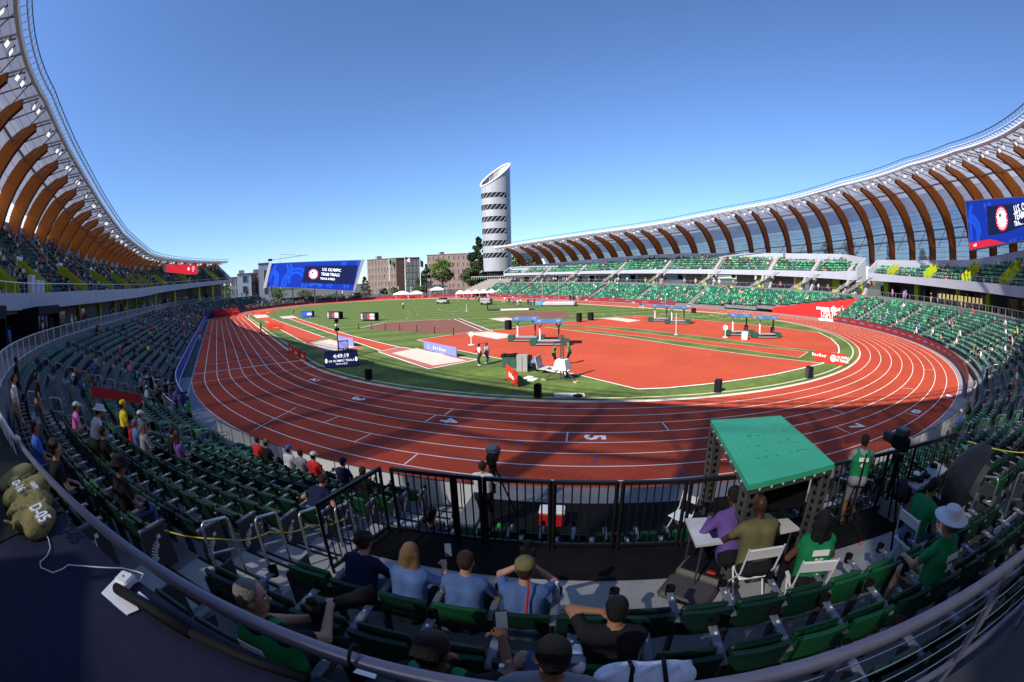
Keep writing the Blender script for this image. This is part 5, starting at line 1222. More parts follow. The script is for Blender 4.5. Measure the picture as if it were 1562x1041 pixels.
simple('table_mic', 'small black microphone lying on the blue folder', 'microphone', [('barrel', MB().tube([(-.1, 0, .03), (.05, 0, .035)], .016, BLACK, 8)), ('head', MB().lathe([(0, -.03), (.022, -.02), (.028, 0), (.022, .02), (0, .03)], DGREY, (.08, 0, .04), 10))], on_table(1098, 808, 4.035), tz+1.2, True)  # a small microphone, no lamp stands here
mo = thing('monitor', 'black monitor seen from behind on the white table', 'monitor', on_table(1190, 786), tz-.15)
MB().rbox((0, 0, .28), (.62, .05, .38), BLACK, b=.015).build('screen_back', mo); MB().box((0, 0, .05), (.08, .06, .10), BLACK).build('neck', mo); MB().rbox((0, 0, .008), (.26, .2, .014), BLACK).build('foot', mo)
for px, py, lab in [(1140, 800, 'tangle of black headset beside the purple jacket on the table'), (1178, 803, 'black headset on the table near the monitor')]:
    p = on_table(px, py, 4.03); m = MB(); m.tube([p+Vector((.08*cos(a), .08*sin(a), .02+.02*sin(a*2))) for a in np.linspace(0, 5.2, 14)], .012, BLACK, 6); h_ = thing('headset', lab, 'headset'); m.build('band', h_, True)
    for a in (0, 5.2): MB().rbox((p.x+.08*cos(a), p.y+.08*sin(a), p.z+.02), (.06, .04, .07), BLACK).build('ear_pad', h_)
simple('tape_roll', 'orange tape roll on the white table by the towels', 'tape', [('roll', MB().lathe([(.05, 0), (.05, .03), (.03, .03), (.03, 0)], mat('tape_orange', (.6, .3, .03), .5), n=14))], on_table(1114, 797), 0)
# open suitcase
c0 = G(1062, 893, 3.285); sr = atan2(*(list(G(1100, 885, 3.3)-G(1045, 868, 3.3))[1::-1]))
sc = thing('suitcase', 'open black hard suitcase with clothes on the concrete walkway', 'suitcase', c0, sr)
MB().rbox((0, .22, .07), (.66, .42, .14), mat('suitcase_rim', (.11, .10, .085), .6, .1, 8), b=.04).build('base_shell', sc); MB().rbox((0, .22, .145), (.56, .33, .03), BLACK, b=.02).build('clothes', sc); MB().rbox((-.02, -.22, .05), (.66, .42, .10), mat('suitcase_lid', (.055, .052, .052), .5, .15, 6), b=.04, rx=.12).build('lid', sc)
MB().rbox((.12, .12, .165), (.12, .06, .02), RED).build('red_cloth', sc); MB().bar((-.15, -.44, .05), (.15, -.44, .05), .03, BLACK).build('handle', sc)
# sunken strip: cooler, camera, folding chair, bags
co = thing('cooler', 'red cool box with a white lid on the black floor below the barriers', 'cooler', G(842, 799, 1.32), facing(th(42)))
MB().rbox((0, 0, .17), (.56, .34, .34), RED, b=.03).build('box', co); MB().rbox((0, 0, .38), (.58, .36, .08), WHITE, b=.02).build('lid', co); MB().bar((-.30, 0, .28), (.30, 0, .28), .03, WHITE).build('handle', co)
def broadcast_camera(label, loc, rz, h, big=True):
    t = thing('broadcast_camera', label, 'camera', loc, rz); k = 1.0 if big else .8
    MB().rbox((0, 0, h), (.20*k, .42*k, .26*k), BLACK, b=.03).build('body', t); MB().rbox((0, .34*k, h), (.17*k, .30*k, .18*k), DGREY, b=.02).build('lens_box', t); MB().rbox((0, .0, h+.20*k), (.24*k, .26*k, .14*k), mat('viewfinder_hood', (.06, .075, .095), .4), b=.02).build('viewfinder', t)
    MB().rbox((0, 0, h-.22), (.16, .16, .12), BLACK).build('pan_head', t); MB().bar((.08, -.1, h-.2), (.32, -.48, h-.32), .025, BLACK, n=8).build('pan_bar', t)
    for i in range(3):
        a = 2*pi*i/3+.4; MB().bar((.05*cos(a), .05*sin(a), h-.26), (.55*cos(a), .55*sin(a), 0), .04, BLACK, n=8).build('leg', t)
    MB().tube([(0.02, 0, h-.3), (0.02, 0, h-.9)], .03, BLACK, 8).build('column', t)
    return t
cmz = facing(th(41)); pc = loc2((pcm.x, pcm.y, 1.32), cmz, (.10, .55, 0))
broadcast_camera('large black broadcast camera on a tripod in front of the white-shirted operator', pc, cmz, 1.62)
folding_chair('white folding chair leaning among the gear behind the barriers near the table', G(1035, 812, 1.4), facing(th(45))+2.2)
simple('green_bottle', 'bright green sports bottle by the operator\'s feet', 'bottle', [('body', MB().lathe([(.04, 0), (.045, .05), (.045, .2), (.03, .25), (0, .26)], mat('bottle_green', (.03, .5, .08), .4), n=12))], G(762, 815, 1.9), 0, True)
simple('towel', 'crumpled white towel on the step behind the barriers', 'towel', [('cloth', MB().rbox((0, 0, .06), (.34, .26, .12), WHITE, b=.05))], G(730, 820, 2.24), .4)
# right half of the platform
tr = thing('folding_table', 'grey equipment table beside the black umbrella', 'table'); TQ = [G(x, y, 4.02) for x, y in [(1385, 737), (1398, 747), (1447, 716), (1426, 703)]]; m = MB(); up = Vector((0, 0, .03)); m.add([*[v-up for v in TQ], *TQ], [(3, 2, 1, 0), (4, 5, 6, 7), (0, 1, 5, 4), (1, 2, 6, 5), (2, 3, 7, 6), (3, 0, 4, 7)], mat('table_grey', (.30, .31, .34), .5)); m.build('tabletop', tr)
cT = sum(TQ, Vector())/4
for v in TQ:
    p = v.lerp(cT, .12); MB().bar((p.x, p.y, 3.285), (p.x, p.y, 4.0), .025, DGREY, n=8).build('leg', tr)
for i, (px, py, lab) in enumerate([(1398, 724, 'white paper pad among cameras on the equipment table'), (1402, 734, 'black camera body with lens on the equipment table'), (1412, 728, 'second black camera on the equipment table, nearer the umbrella'), (1424, 713, 'black battery pack on the equipment table by the barriers')]):
    b_ = MB(); b_.rbox((0, 0, .03 if i else .02), (.16, .12, .06 if i else .03), WHITE if i == 0 else BLACK, b=.012); k_ = 'paper_pad' if i == 0 else ('battery_pack' if i == 3 else 'photo_camera'); tt = thing(k_, lab, k_.replace('_', ' ').replace('photo ', ''), G(px, py, 4.022), .5*i); b_.build('body', tt)
    if i in (1, 2): MB().bar((0, .05, .04), (0, .2, .04), .075, BLACK, n=12).build('lens', tt)
cr = thing('crate', 'pale grey plastic crate full of black bags on the platform', 'crate', G(1366, 783, 3.285), facing(th(47.5))+.15); mcr = mat('crate_grey', (.26, .26, .25), .5, .08, 5)
m = MB()
for sx, sy, dx, dy in ((0, -.2, .62, .03), (0, .2, .62, .03), (-.295, 0, .03, .4), (.295, 0, .03, .4)): m.box((sx, sy, .17), (dx, dy, .34), mcr)
m.box((0, 0, .02), (.58, .38, .03), mcr); m.build('box', cr)
pr = [('e', A3(-.08, 0, .40), (.22, .17, .18), np.eye(3), 0, .05), ('e', A3(.12, .02, .38), (.17, .16, .16), np.eye(3), 0, .05), ('e', A3(0, .05, .52), (.15, .13, .12), np.eye(3), 0, .05)]
tag(link('camera_bag', sdf_mesh('camera_bag', pr, .025, [mat('bag_black', (.016, .016, .018), .5, .3, 9, bump=.6)]), None, cr.location, .3), 'bulging black camera bag heaped on the pale crate', 'bag')
broadcast_camera('black video camera on a tripod beside the standing person in green', G(1335, 812, 3.285), facing(th(48)), 1.45, False)
for px, py, lab in [(1288, 815, 'thin black light stand with orange feet beside the green vest'), (1410, 792, 'thin black light stand behind the crate')]:
    ls = thing('light_stand', lab, 'stand', G(px, py, 3.285)); MB().tube([(0, 0, .3), (0, 0, 1.3)], .012, BLACK, 6).build('pole', ls)
    for i in range(3):
        a = 2*pi*i/3; l_ = MB().bar((0, 0, .55), (.38*cos(a), .38*sin(a), .02), .018, BLACK, n=6).build('leg', ls); f_ = MB(); f_.lathe([(.022, 0), (.022, .05), (0, .05)], mat('foot_orange', (.7, .12, .03), .5), (.38*cos(a), .38*sin(a), 0), 8); f_.build('foot', l_)
# umbrella
um = thing('umbrella', 'large open black umbrella standing tilted at the platform end', 'umbrella', G(1473, 730, 4.15), facing(th(49)))
m = MB(); n = 8; R_ = .60; vs = [(0, 0, .34)]; fs = []
for k, (r, z) in enumerate(((.2, .30), (.4, .19), (.56, .05), (R_, -.06))):
    for i in range(n*2):
        a = 2*pi*i/(n*2); q = 1.0 if i % 2 == 0 else .955; vs.append((r*q*cos(a), r*q*sin(a), z+(0 if i % 2 == 0 else .012*k)))
N_ = n*2
for i in range(N_): fs.append((0, 1+i, 1+(i+1) % N_))
for k in range(3):
    for i in range(N_): a = 1+k*N_; fs.append((a+i, a+N_+i, a+N_+(i+1) % N_, a+(i+1) % N_))
m.add(vs, fs, mat('umbrella_cloth', (.013, .013, .016), .55, .1, 6)); ucan = m.build('canopy', um, fix=False)
m = MB(); m.tube([(0, 0, .40), (0, 0, -.55)], .012, DGREY, 8); shf = m.build('shaft', um)
m = MB()
for i in range(n): a = 2*pi*i/n; m.tube([(r*cos(a), r*sin(a), z-.012) for r, z in ((.03, .33), (.2, .295), (.4, .185), (.58, -.03))], .004, STEEL, 4)
m.build('ribs', um); um.rotation_euler = (radians(62), 0, facing(th(49))-2.35); um.scale = (1.12, 1.12, 1.12)
# aisle handrails: steel hoops straddling two steps
hm = MB(); hm.tube([(0, -.22, -.17), (0, -.22, .74), (0, -.205, .80), (0, -.17, .84), (0, .17, .93), (0, .205, .90), (0, .22, .84), (0, .22, .17)], .021, STEEL, 8); HOOP = hm.mesh('hoop', True)
hm = MB(); hm.tube([(0, -.22, .38), (0, .22, .52)], .015, STEEL, 6); HBAR = hm.mesh('crossbar', True)
cnt = 0
for sa in AISLES:
    if not (0 < sa < th(97)): continue
    for k in range(1, 11):
        if not any(a-1 <= sa <= b+1 for a, b in row_ranges(k)): continue
        x, y = oval(sa, rowr(k)-.58); near_ = abs(sa-th(38.55)) < 2; reg = 'in the stepped aisle just left of the platform' if near_ else ('in an aisle beside the home straight' if sa < SB else ('in an aisle of the shaded near bend' if sa < th(60) else 'in an aisle of the sunlit bend to the right'))
        if near_ and k not in (6, 7, 8, 9): continue
        o = thing('aisle_handrail', 'looped steel handrail %s, %s' % (reg, 'upper rows' if k > 6 else ('middle rows' if k > 3 else 'lower rows')), 'handrail', (x, y, rowz(k)-DZ/2), facing(sa)+pi); o['group'] = o['label']
        link('hoop', HOOP, o); link('crossbar', HBAR, o); cnt += 1
def tape(label, pts):
    m = MB(); P_ = [Vector(p) for p in pts]; o = []
    for a, b in zip(P_[:-1], P_[1:]):
        for i in range(8): f = i/8; o.append(a.lerp(b, f)-Vector((0, 0, .06*sin(pi*f))))
    m.tube(o+[P_[-1]], .012, mat('caution_yellow', (.62, .52, .03), .5), 4); tag(m.build('caution_tape'), label, 'tape')
h1 = [(*oval(th(38.55), rowr(k)-.58), rowz(k)+.45) for k in (9, 8, 7, 6)]
tape('thin yellow caution tape strung across the handrails of the stepped aisle', [(*oval(th(37.6), rowr(9)), rowz(9)+.62)]+h1+[(*oval(sA-.2, 56.2), 4.1)])
tape('thin yellow caution tape at the far end of the platform past the umbrella', [(*oval(th(50.4), 55.3), 4.2), (*oval(th(50.6), 57.2), 4.5), (*oval(th(52), 58.2), 4.8)])
# ================================================================== barriers and boards round the track
def wall_board(name, label, cat, ss, r, z0, z1, m, d=.09, back=None):
    t = thing(name, label, cat); mb = MB(); mb.sweep(ss, [(r, z0), (r, z1), (r+d, z1), (r+d, z0)] if not callable(z1) else (lambda s: [(r, z0), (r, z1(s)), (r+d, z1(s)), (r+d, z0)]), m); mb.build('board', t); return t
WCL = mat('white_fence_cloth', (.72, .71, .70), .85, .10, 1.6, bump=.3)
t = thing('crowd_fence', 'white cloth-covered fence between the track and the nearest seats', 'fence')
mb = MB(); mb.sweep(srange(th(23.5), th(75.5), .8), [(49.12, .0), (49.12, 1.12), (49.17, 1.12), (49.17, .0)], WCL); mb.build('cloth', t)
mb = MB(); mb.tube([(*oval(s, 49.14), 1.13) for s in srange(th(23.5), th(75.5), .8)], .022, DGREY, 6); mb.build('top_rail', t, True)
mb = MB(); s = th(23.5); i = 0
while s < th(75.5):
    mb.sweep([s-.012, s+.012], [(49.105, .0), (49.105, 1.12), (49.185, 1.12), (49.185, .0)], DGREY); s += 1.12 if i % 3 else .62; i += 1
mb.build('seam', t)['kind'] = 'stuff'
wall_board('banner', 'bright blue banner panel on the white fence left of the platform', 'banner', srange(th(26.2), th(27.4), .4), 49.06, .05, 1.10, BLUE, .03)
wall_board('banner', 'sky blue banner on the barrier where the right-hand bend seats begin', 'banner', srange(th(76.5), th(80), .4), 49.6, .9, 2.2, mat('banner_sky', (.02, .26, .62), .5, .25, 2), .05)
t = wall_board('led_board', 'long dark red board along the sunlit right-hand bend', 'board', srange(th(77), th(146), .8), 48.25, .0, 1.05, MAROON)
DIM = mat('board_lettering_dim', (.16, .16, .30), .5); DIM2 = mat('board_lettering_dark', (.30, .10, .11), .5)
mb = MB()
for i, a in enumerate(np.arange(79.5, 145, 3.1)):
    for j in range(6): mb.sweep([th(a)+j*.24, th(a)+j*.24+.17], [(48.235, .48), (48.235, .72), (48.25, .72), (48.25, .48)], DIM if i % 2 == 0 else DIM2)
mb.build('faint_marking', t)['kind'] = 'stuff'
t = wall_board('led_board', 'long dark red board along the straight opposite, below the sunlit seats', 'board', srange(SE+14.5, SN+30, 2), 49.3, .0, 1.0, MAROON)
mb = MB()
for i, y in enumerate(np.arange(SE+17, SN, 5.5)):
    for j in range(6): mb.sweep([y+j*.3, y+j*.3+.2], [(49.28, .42), (49.28, .66), (49.3, .66), (49.3, .42)], DIM)
mb.build('faint_marking', t)['kind'] = 'stuff'
t = wall_board('led_board', 'red board curving round the far end of the track', 'board', srange(-150, -22, 1.6), 49.3, .0, 1.0, MAROON)
wall_board('sponsor_board', 'bright red board low on the far bend in front of the flagpoles', 'board', srange(-121, -88, 1.6), 48.9, .0, .8, RED, .06)
wall_board('blue_barrier', 'long dark blue barrier along the home straight', 'barrier', srange(-8, th(14.5), 1.6), 48.75, .0, 1.05, BLUE, .1)
t = [o for o in COL.objects if o.name == 'blue_barrier'][0]
mb = MB(); mb.tube([(*oval(s, 48.8), 1.08) for s in srange(-8, th(14.5), 1.6)], .035, WSTEEL, 6); mb.tube([(*oval(s, 48.70), .05) for s in srange(-8, th(14.5), 1.6)], .05, WSTEEL, 6); mb.build('rail', t, True)
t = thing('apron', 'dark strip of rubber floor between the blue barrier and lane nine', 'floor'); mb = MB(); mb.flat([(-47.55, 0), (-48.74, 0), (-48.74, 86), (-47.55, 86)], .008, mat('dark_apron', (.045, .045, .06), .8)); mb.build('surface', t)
# red panel wall cutting off the seats by the start chute, with its lettering
RP = thing('sponsor_wall', 'big red sloping wall with white lettering where the start chute meets the seats', 'wall')
mb = MB(); mb.add([(49.55, -11, 0), (49.55, -30.8, 0), (49.55, -30.8, 4.25), (49.55, -11, 1.1), (49.8, -11, 0), (49.8, -30.8, 0), (49.8, -30.8, 4.25), (49.8, -11, 1.1)], [(0, 1, 2, 3), (4, 7, 6, 5), (0, 4, 5, 1), (1, 5, 6, 2), (2, 6, 7, 3), (3, 7, 4, 0)], RED); mb.build('panel', RP)
FX = lambda y, z: frame((49.53, y, z), (0, -1, 0), (0, 0, 1))
def yz_at(px, py): d = ray(px, py); k = (49.53-CAM[0])/d[0]; return CAM[1]+k*d[1], CAM[2]+k*d[2]
for txt, px, py, sz in [('U.S. OLYMPIC', 1282, 471.8, .5), ('TEAM TRIALS', 1282, 474.2, .5)]:
    y, z = yz_at(px, py); letter(txt, sz, WHITE, FX(y, z), RP, bold=.03, extr=.01)
y, z = yz_at(1271, 472.8); mb = MB(); mb.lathe([(.62, 0), (.62, .02), (.0, .02)], WHITE, n=20); me = mb.mesh('roundel'); me.transform(FX(y, z)); link('roundel', me, RP)
for px, py, w_, h_ in [(1255, 470.8, 3.0, .5), (1259, 475, 1.5, .28), (1306, 479, 1.6, .3)]:
    y, z = yz_at(px, py); mb = MB(); mb.box((49.54, y, z), (.03, w_, h_), WHITE); mb.build('white_marking', RP)
mb = MB()
for dx in (-.55, 0, .55):
    y, z = yz_at(1306.5, 474); mb.bar((49.53, y+dx*.7, z-.5), (49.53, y+dx*1.1, z+.6), .22, WHITE)
mb.build('white_marking', RP)
mb = MB()
for y in (-25.5, -27.5): mb.box((49.54, y, 1.3), (.03, .08, 2.4), WHITE)
mb.build('door_joint', RP)
us = thing('letter_sign', 'white block-letter USATF sign on a white plinth at the chute', 'sign'); p = G(1263, 489, 0); p = Vector((46.3, p.y if -30 < p.y < -15 else -24, 0)); 
yy0 = s_of; c0, c1 = G(1250, 488.5), G(1277, 491); dv = (c1-c0); dv.z = 0
F_ = frame((c0+c1)/2+Vector((0, 0, 1.22)), dv, (0, 0, 1)); sxx = dv.length/(2.1*3.3)
me = text_mesh('USATF', 2.1, BLACK, extr=.22, bold=.02, sx=sxx, name='letter_side_shade'); me.transform(F_ @ Matrix.Translation((-.09, 0, -.10))); link('letter_side_shade', me, us)  # black offset copy paints in the letters' shaded sides
me = text_mesh('USATF', 2.1, WHITE, extr=.03, bold=.012, sx=sxx, name='letter_face'); me.transform(F_ @ Matrix.Translation((.02, 0, .18))); link('letter_face', me, us)
mb = MB(); mb.box(tuple((c0+c1)/2+Vector((0, 0, .2))), (dv.length*1.05, .9, .4), WHITE, atan2(dv.y, dv.x)); mb.build('plinth', us)
# ------------------------------------------------------------------ free-standing boards on the turf
def board(name, label, b0, b1, h, m, th_=.06, txt=(), cat='board', foot=True, lean=0.):
    a, b = G(*b0), G(*b1); d = b-a; t = thing(name, label, cat); mid = (a+b)/2; rz = atan2(d.y, d.x)
    mb = MB(); mb.box((mid.x, mid.y, h/2+.03), (d.length, th_, h), m, rz); mb.build('panel', t)
    n = Vector((d.y, -d.x, 0)).normalized()
    if (Vector(CAM)-mid).dot(n) < 0: n = -n; x = -d
    else: x = d
    if n.cross(Vector((0, 0, 1))).dot(x) > 0: x = -x
    x = Vector((0, 0, 1)).cross(n)
    if foot:
        for q in (.12, .88): fb = MB(); p = a.lerp(b, q); fb.bar(p-n*.35+Vector((0, 0, .03)), p+n*.25+Vector((0, 0, .03)), .05, DGREY); fb.build('foot', t)
    for body, sz, ox, oz, mm in txt:
        letter(body, sz, mm, frame(mid+n*(th_/2+.012)+x*(ox*d.length)+Vector((0, 0, .03+oz*h)), x, (0, 0, 1)), t, bold=.02)
    return t, mid, n, x
def squiggle(t, mid, n, x, th_, z, w_, h_, mm=WHITE, name='white_lettering'):       # lettering too small in the photograph to spell out
    mb = MB(); k = 6; rr = random.Random(int(w_*100))
    for i in range(k):
        c = mid+n*(th_/2+.012)+x*((i-(k-1)/2)*w_/k)+Vector((0, 0, z)); hh = h_*(1 if i in (0, 3) else .65)
        mb.bar(c-Vector((0, 0, h_/2)), c+Vector((0, 0, hh-h_/2)), w_/k*.42, mm, .02); mb.bar(c+Vector((0, 0, rr.choice([-.3, 0, .15])*h_)), c+x*w_/k*.9+Vector((0, 0, rr.choice([-.3, 0, .15])*h_)), h_*.2, mm, .02)
    return mb.build(name, t)
REDB = mat('board_red_bright', (.48, .028, .015), .5, .05, 2)
for b0, b1, h, lab in [((773, 577.5), (789.5, 591.5), .95, 'red slanting advertising board on the grass near the black speaker'), ((441, 537), (447.5, 541.5), .9, 'first red board in the row beside the inside lane'), ((449, 542.5), (456.5, 547), .9, 'second red board in the row beside the inside lane'), ((457.5, 547.5), (467, 552.5), .9, 'third red board in the row beside the inside lane'),
                       ((406.5, 501), (423, 501.5), .9, 'red board behind another by the left-hand runway'), ((410, 504), (432, 503), .8, 'front red board of the pair by the left-hand runway'), ((384, 480), (402, 480), .8, 'red board at the far start of the runways'), ((402, 479), (416, 479), .8, 'second red board at the far start of the runways')]:
    t, mid, n, x = board('sponsor_board', lab, b0, b1, h, REDB); L_ = (G(*b1)-G(*b0)).length; squiggle(t, mid, n, x, .06, h*.5, L_*.42, h*.34)
t, mid, n, x = board('sponsor_board', 'red board with white trials lettering on the turf at the right-hand end', (1242, 551), (1288.5, 558.5), .95, REDB, txt=[('U.S. OLYMPIC', .30, .33, .66, WHITE), ('TEAM TRIALS', .30, .33, .36, WHITE)])
squiggle(t, mid-x*1.15, n, x, .06, .62, 1.5, .28); mb = MB(); mb.lathe([(.3, 0), (.3, .02), (0, .02)], WHITE, n=18); me = mb.mesh('roundel'); me.transform(frame(mid+n*.035+x*.35+Vector((0, 0, .5)), x, (0, 0, 1))); link('roundel', me, t)
LAV = mat('lavender_board', (.17, .18, .42), .5, .12, .8)
t, mid, n, x = board('pit_board', 'long lavender board beside the nearer sand pit', (647, 533.5), (697, 545.5), .85, LAV); squiggle(t, mid, n, x, .06, .45, 2.4, .34, mat('lavender_pale', (.5, .52, .8), .5)); squiggle(t, mid-x*2.0, n, x, .06, .45, .5, .5, mat('lavender_pale', (.5, .52, .8)))
t, mid, n, x = board('pit_board', 'shorter lavender board behind the farther sand pit', (516, 523), (540, 529), .85, LAV); squiggle(t, mid, n, x, .06, .45, 1.2, .3, mat('lavender_pale', (.5, .52, .8)))
def result_board(lab, b0, b1, h, blue=False):
    a, b = G(*b0), G(*b1); d = b-a; t = thing('result_board', lab, 'board'); rz = atan2(d.y, d.x); mid = (a+b)/2; n = Vector((d.y, -d.x, 0)).normalized()
    if (Vector(CAM)-mid).dot(n) < 0: n = -n
    x = Vector((0, 0, 1)).cross(n); L_ = d.length; mb = MB(); c = mid-n*.5+Vector((0, 0, h/2+.15)); mb.rbox(tuple(c), (L_, 1.0, h), BLACK, rz, b=.05); mb.build('cabinet', t)
    sc = glow('screen_blue', (.02, .05, .42), .6) if blue else glow('screen_grey', (.05, .035, .045), .4); mb = MB(); mb.box(tuple(mid+n*.012+Vector((0, 0, h/2+.15))), (L_*.94, .02, h*.9), sc, rz); mb.build('screen', t)
    w_ = glow('screen_white', (.75, .75, .78), .7); r_ = glow('screen_red', (.55, .02, .03), .6); mb = MB()
    if blue: mb.box(tuple(mid+n*.03+x*L_*.22+Vector((0, 0, h*.6))), (L_*.35, .012, h*.34), w_, rz); mb.lathe([(h*.3, 0), (0, .001)], w_, (0, 0, 0), 14)
    else:
        for i in range(4):
            for q, ww in ((-.4, .1), (.28, .3)): mb.box(tuple(mid+n*.03+x*L_*q+Vector((0, 0, .15+h*(.2+.2*i)))), (L_*ww, .012, h*.06), w_, rz)
        mb.box(tuple(mid+n*.03+x*L_*.02+Vector((0, 0, .15+h*.5))), (L_*.08, .012, h*.55), r_, rz)
    o = mb.build('display_marks', t)
    if blue:
        for v in o.data.vertices:
            pass
    for q in (-.35, .35): fb = MB(); fb.box(tuple(c+x*L_*q-Vector((0, 0, h/2+.08))), (.3, .8, .16), DGREY, rz); fb.build('foot', t)
result_board('dark result board on the grass, middle of three, behind the mast', (499, 487), (518, 487.5), 1.35); result_board('dark result board on the grass, nearest of three, with four name lines', (550, 490), (573, 490.2), 1.35); result_board('blue result board on the grass, farthest left of three', (459.5, 485), (477, 484.2), 1.25, True)
# finish clock
ck = thing('timing_board', 'navy timing board showing 4:49:19 on the grass inside the bend', 'clock'); a, b = G(496.5, 562.5), G(547, 558.5); d = b-a; rz = atan2(d.y, d.x); mid = (a+b)/2; n = Vector((d.y, -d.x, 0)).normalized(); n = n if (Vector(CAM)-mid).dot(n) > 0 else -n; x = Vector((0, 0, 1)).cross(n); H_ = 1.25; L_ = d.length
mb = MB(); mb.rbox(tuple(mid-n*.55+Vector((0, 0, H_/2+.03))), (L_, 1.1, H_), BLACK, rz, b=.04); mb.build('cabinet', ck); mb = MB(); mb.box(tuple(mid+n*.012+Vector((0, 0, H_/2+.03))), (L_*.98, .02, H_*.95), glow('clock_navy', (.008, .012, .06), .5), rz); mb.build('screen', ck)
WG = glow('clock_white', (.8, .8, .85), .7)
for body, sz, oz in [('4:49:19', .46, .95), ('US OLYMPIC TRIALS', .245, .56), ('TRACK & FIELD', .15, .30)]: letter(body, sz, WG, frame(mid+n*.035+Vector((0, 0, oz)), x, (0, 0, 1)), ck, bold=.015)
for q in (-.455, .445): mb = MB(); mb.lathe([(.24, 0), (.24, .015), (0, .015)], WG, n=16); me = mb.mesh('roundel'); me.transform(frame(mid+n*.024+x*q*L_+Vector((0, 0, .62)), x, (0, 0, 1)) @ Matrix.Diagonal((.45, .8, 1, 1))); link('roundel', me, ck)
mb = MB(); rr = random.Random(4)
cg = thing('equipment_pile', 'black equipment heaped behind the timing board', 'equipment')
for i in range(9): mb.rbox(tuple(mid-n*rr.uniform(.8, 1.9)+x*rr.uniform(-.4, .35)*L_+Vector((0, 0, .55+rr.uniform(-.1, .15)))), (rr.uniform(.5, 1.0), .6, 1.1), BLACK, rr.uniform(0, 3), b=.04)
mb.build('black_cases', cg)
ms = thing('camera_mast', 'tall thin black mast with cameras behind the timing board', 'mast', G(517, 545)); mz = zat(516, 488, ms.location)
mb = MB(); mb.tube([(0, 0, 0), (0, 0, mz)], .05, BLACK, 8); mb.build('mast', ms); mb = MB(); mb.rbox((0, 0, mz-.1), (.35, .4, .3), BLACK); mb.rbox((0, 0, mz-.9), (.4, .4, .3), BLACK); mb.rbox((-.05, 0, mz-.5), (.18, .2, .15), WHITE); mb.build('cameras', ms); mb = MB()
for i in range(3): mb.bar((0, 0, .6), (.7*cos(2.1*i), .7*sin(2.1*i), 0), .05, BLACK)
mb.build('leg', ms)
sm_ = thing('small_screen', 'small framed blue screen on a stand above the timing board', 'screen', G(525, 545)); sz = zat(524, 526, sm_.location)
mb = MB(); mb.tube([(0, 0, 0), (0, 0, sz)], .05, BLACK, 6); mb.build('pole', sm_); mb = MB(); rr_ = facing(s_of(sm_.location.x, sm_.location.y))+pi; vv = Vector(CAM)-sm_.location; rz2 = atan2(vv.y, vv.x)-pi/2; mb.box((0, 0, sz), (1.0, .1, .8), NAVY, rz2); mb.build('screen_frame', sm_); mb = MB(); mb.box((.06*cos(rz2+pi/2), .06*sin(rz2+pi/2), sz), (.85, .02, .62), glow('screen_lav', (.22, .20, .55), .5), rz2); mb.build('screen', sm_)
# speakers
def speaker(px0, px1, pyb, pyt, label, rz):
    p = G((px0+px1)/2, pyb); w_ = (G(px1, pyb)-G(px0, pyb)).length*.80; h = zat((px0+px1)/2, pyt, p); t = thing('loudspeaker', label, 'loudspeaker', p, rz)
    m = MB(); m.rbox((0, 0, h/2+.04), (w_, w_*.9, h-.04), BLACK, b=.05); m.build('cabinet', t); m = MB(); m.box((0, w_*.455, h/2), (w_*.85, .012, h*.86), DGREY); m.build('grille', t); m = MB(); m.box((0, 0, .03), (w_*1.05, w_*.95, .06), DGREY); m.build('base', t); m = MB(); m.bar((-w_*.2, 0, h+.03), (w_*.2, 0, h+.03), .05, DGREY); m.build('handle', t)
    return t
speaker(814, 827, 607, 586, 'black loudspeaker cabinet on the grass below the red slanting board', .4); speaker(1088, 1101.5, 598.5, 579, 'black loudspeaker cabinet beside the corner of the big red area', .2); speaker(1228, 1239.5, 577, 559.5, 'black loudspeaker cabinet at the sunlit tip of the red area', .8); speaker(557.5, 568.5, 579.5, 563.5, 'black loudspeaker cabinet in the shade inside the bend', .5)
speaker(770, 781, 503, 489, 'black cabinet at the edge of the throwing area left of the blue shelters', .3); speaker(879, 888, 491.5, 478, 'black cabinet right of the blue shelters, left of a pair', .3); speaker(896, 906, 489, 477, 'black cabinet right of the blue shelters, right of a pair', .3)
speaker(1054, 1062, 478, 470.5, 'wide black equipment box on the far edge of the turf', .3)
# athlete shelters: grey bench under a tilted blue roof on Y posts
SHB = mat('shelter_blue', (.07, .14, .25), .35, .5, 1.2)
def shelter(px, py, label, rz, sc=1.0, people=0):
    p = G(px, py); t = thing('athlete_shelter', label, 'shelter', p, rz)
    m = MB(); m.box((0, -.1, 2.42*sc), (2.9, 1.9, .07), SHB, rx=.12); 
    for i in range(3): m.box((-1.0+.95*i, -.1+.2*(i % 2), 2.462*sc), (.34, .9, .014), mat('shelter_pale', (.20, .28, .40), .4, .3, 3), rx=.12)
    m.build('roof', t)
    for q, mm in ((-.95, WSTEEL), (.95, DGREY)):
        m = MB(); m.bar((q, .1, .3), (q, .1, 1.9), .14, mm); m.bar((q, .1, 1.85), (q-.45, -.5, 2.36), .09, mm); m.bar((q, .1, 1.85), (q+.4, .6, 2.48), .09, mm); m.build('post', t)
    m = MB(); m.rbox((0, .1, .48), (2.3, .9, .12), mat('bench_grey', (.25, .25, .26), .6), b=.03); m.box((0, .1, .16), (2.6, 1.2, .08), GSTEEL); m.build('bench', t)
    for q in (-1.6, 1.6): m = MB(); m.rbox((q, .1, .36), (.75, .8, .64), mat('box_green', (.02, .07, .05), .6, .1, 2), b=.03); m.build('counterweight', t)
    return t
rs = -.80
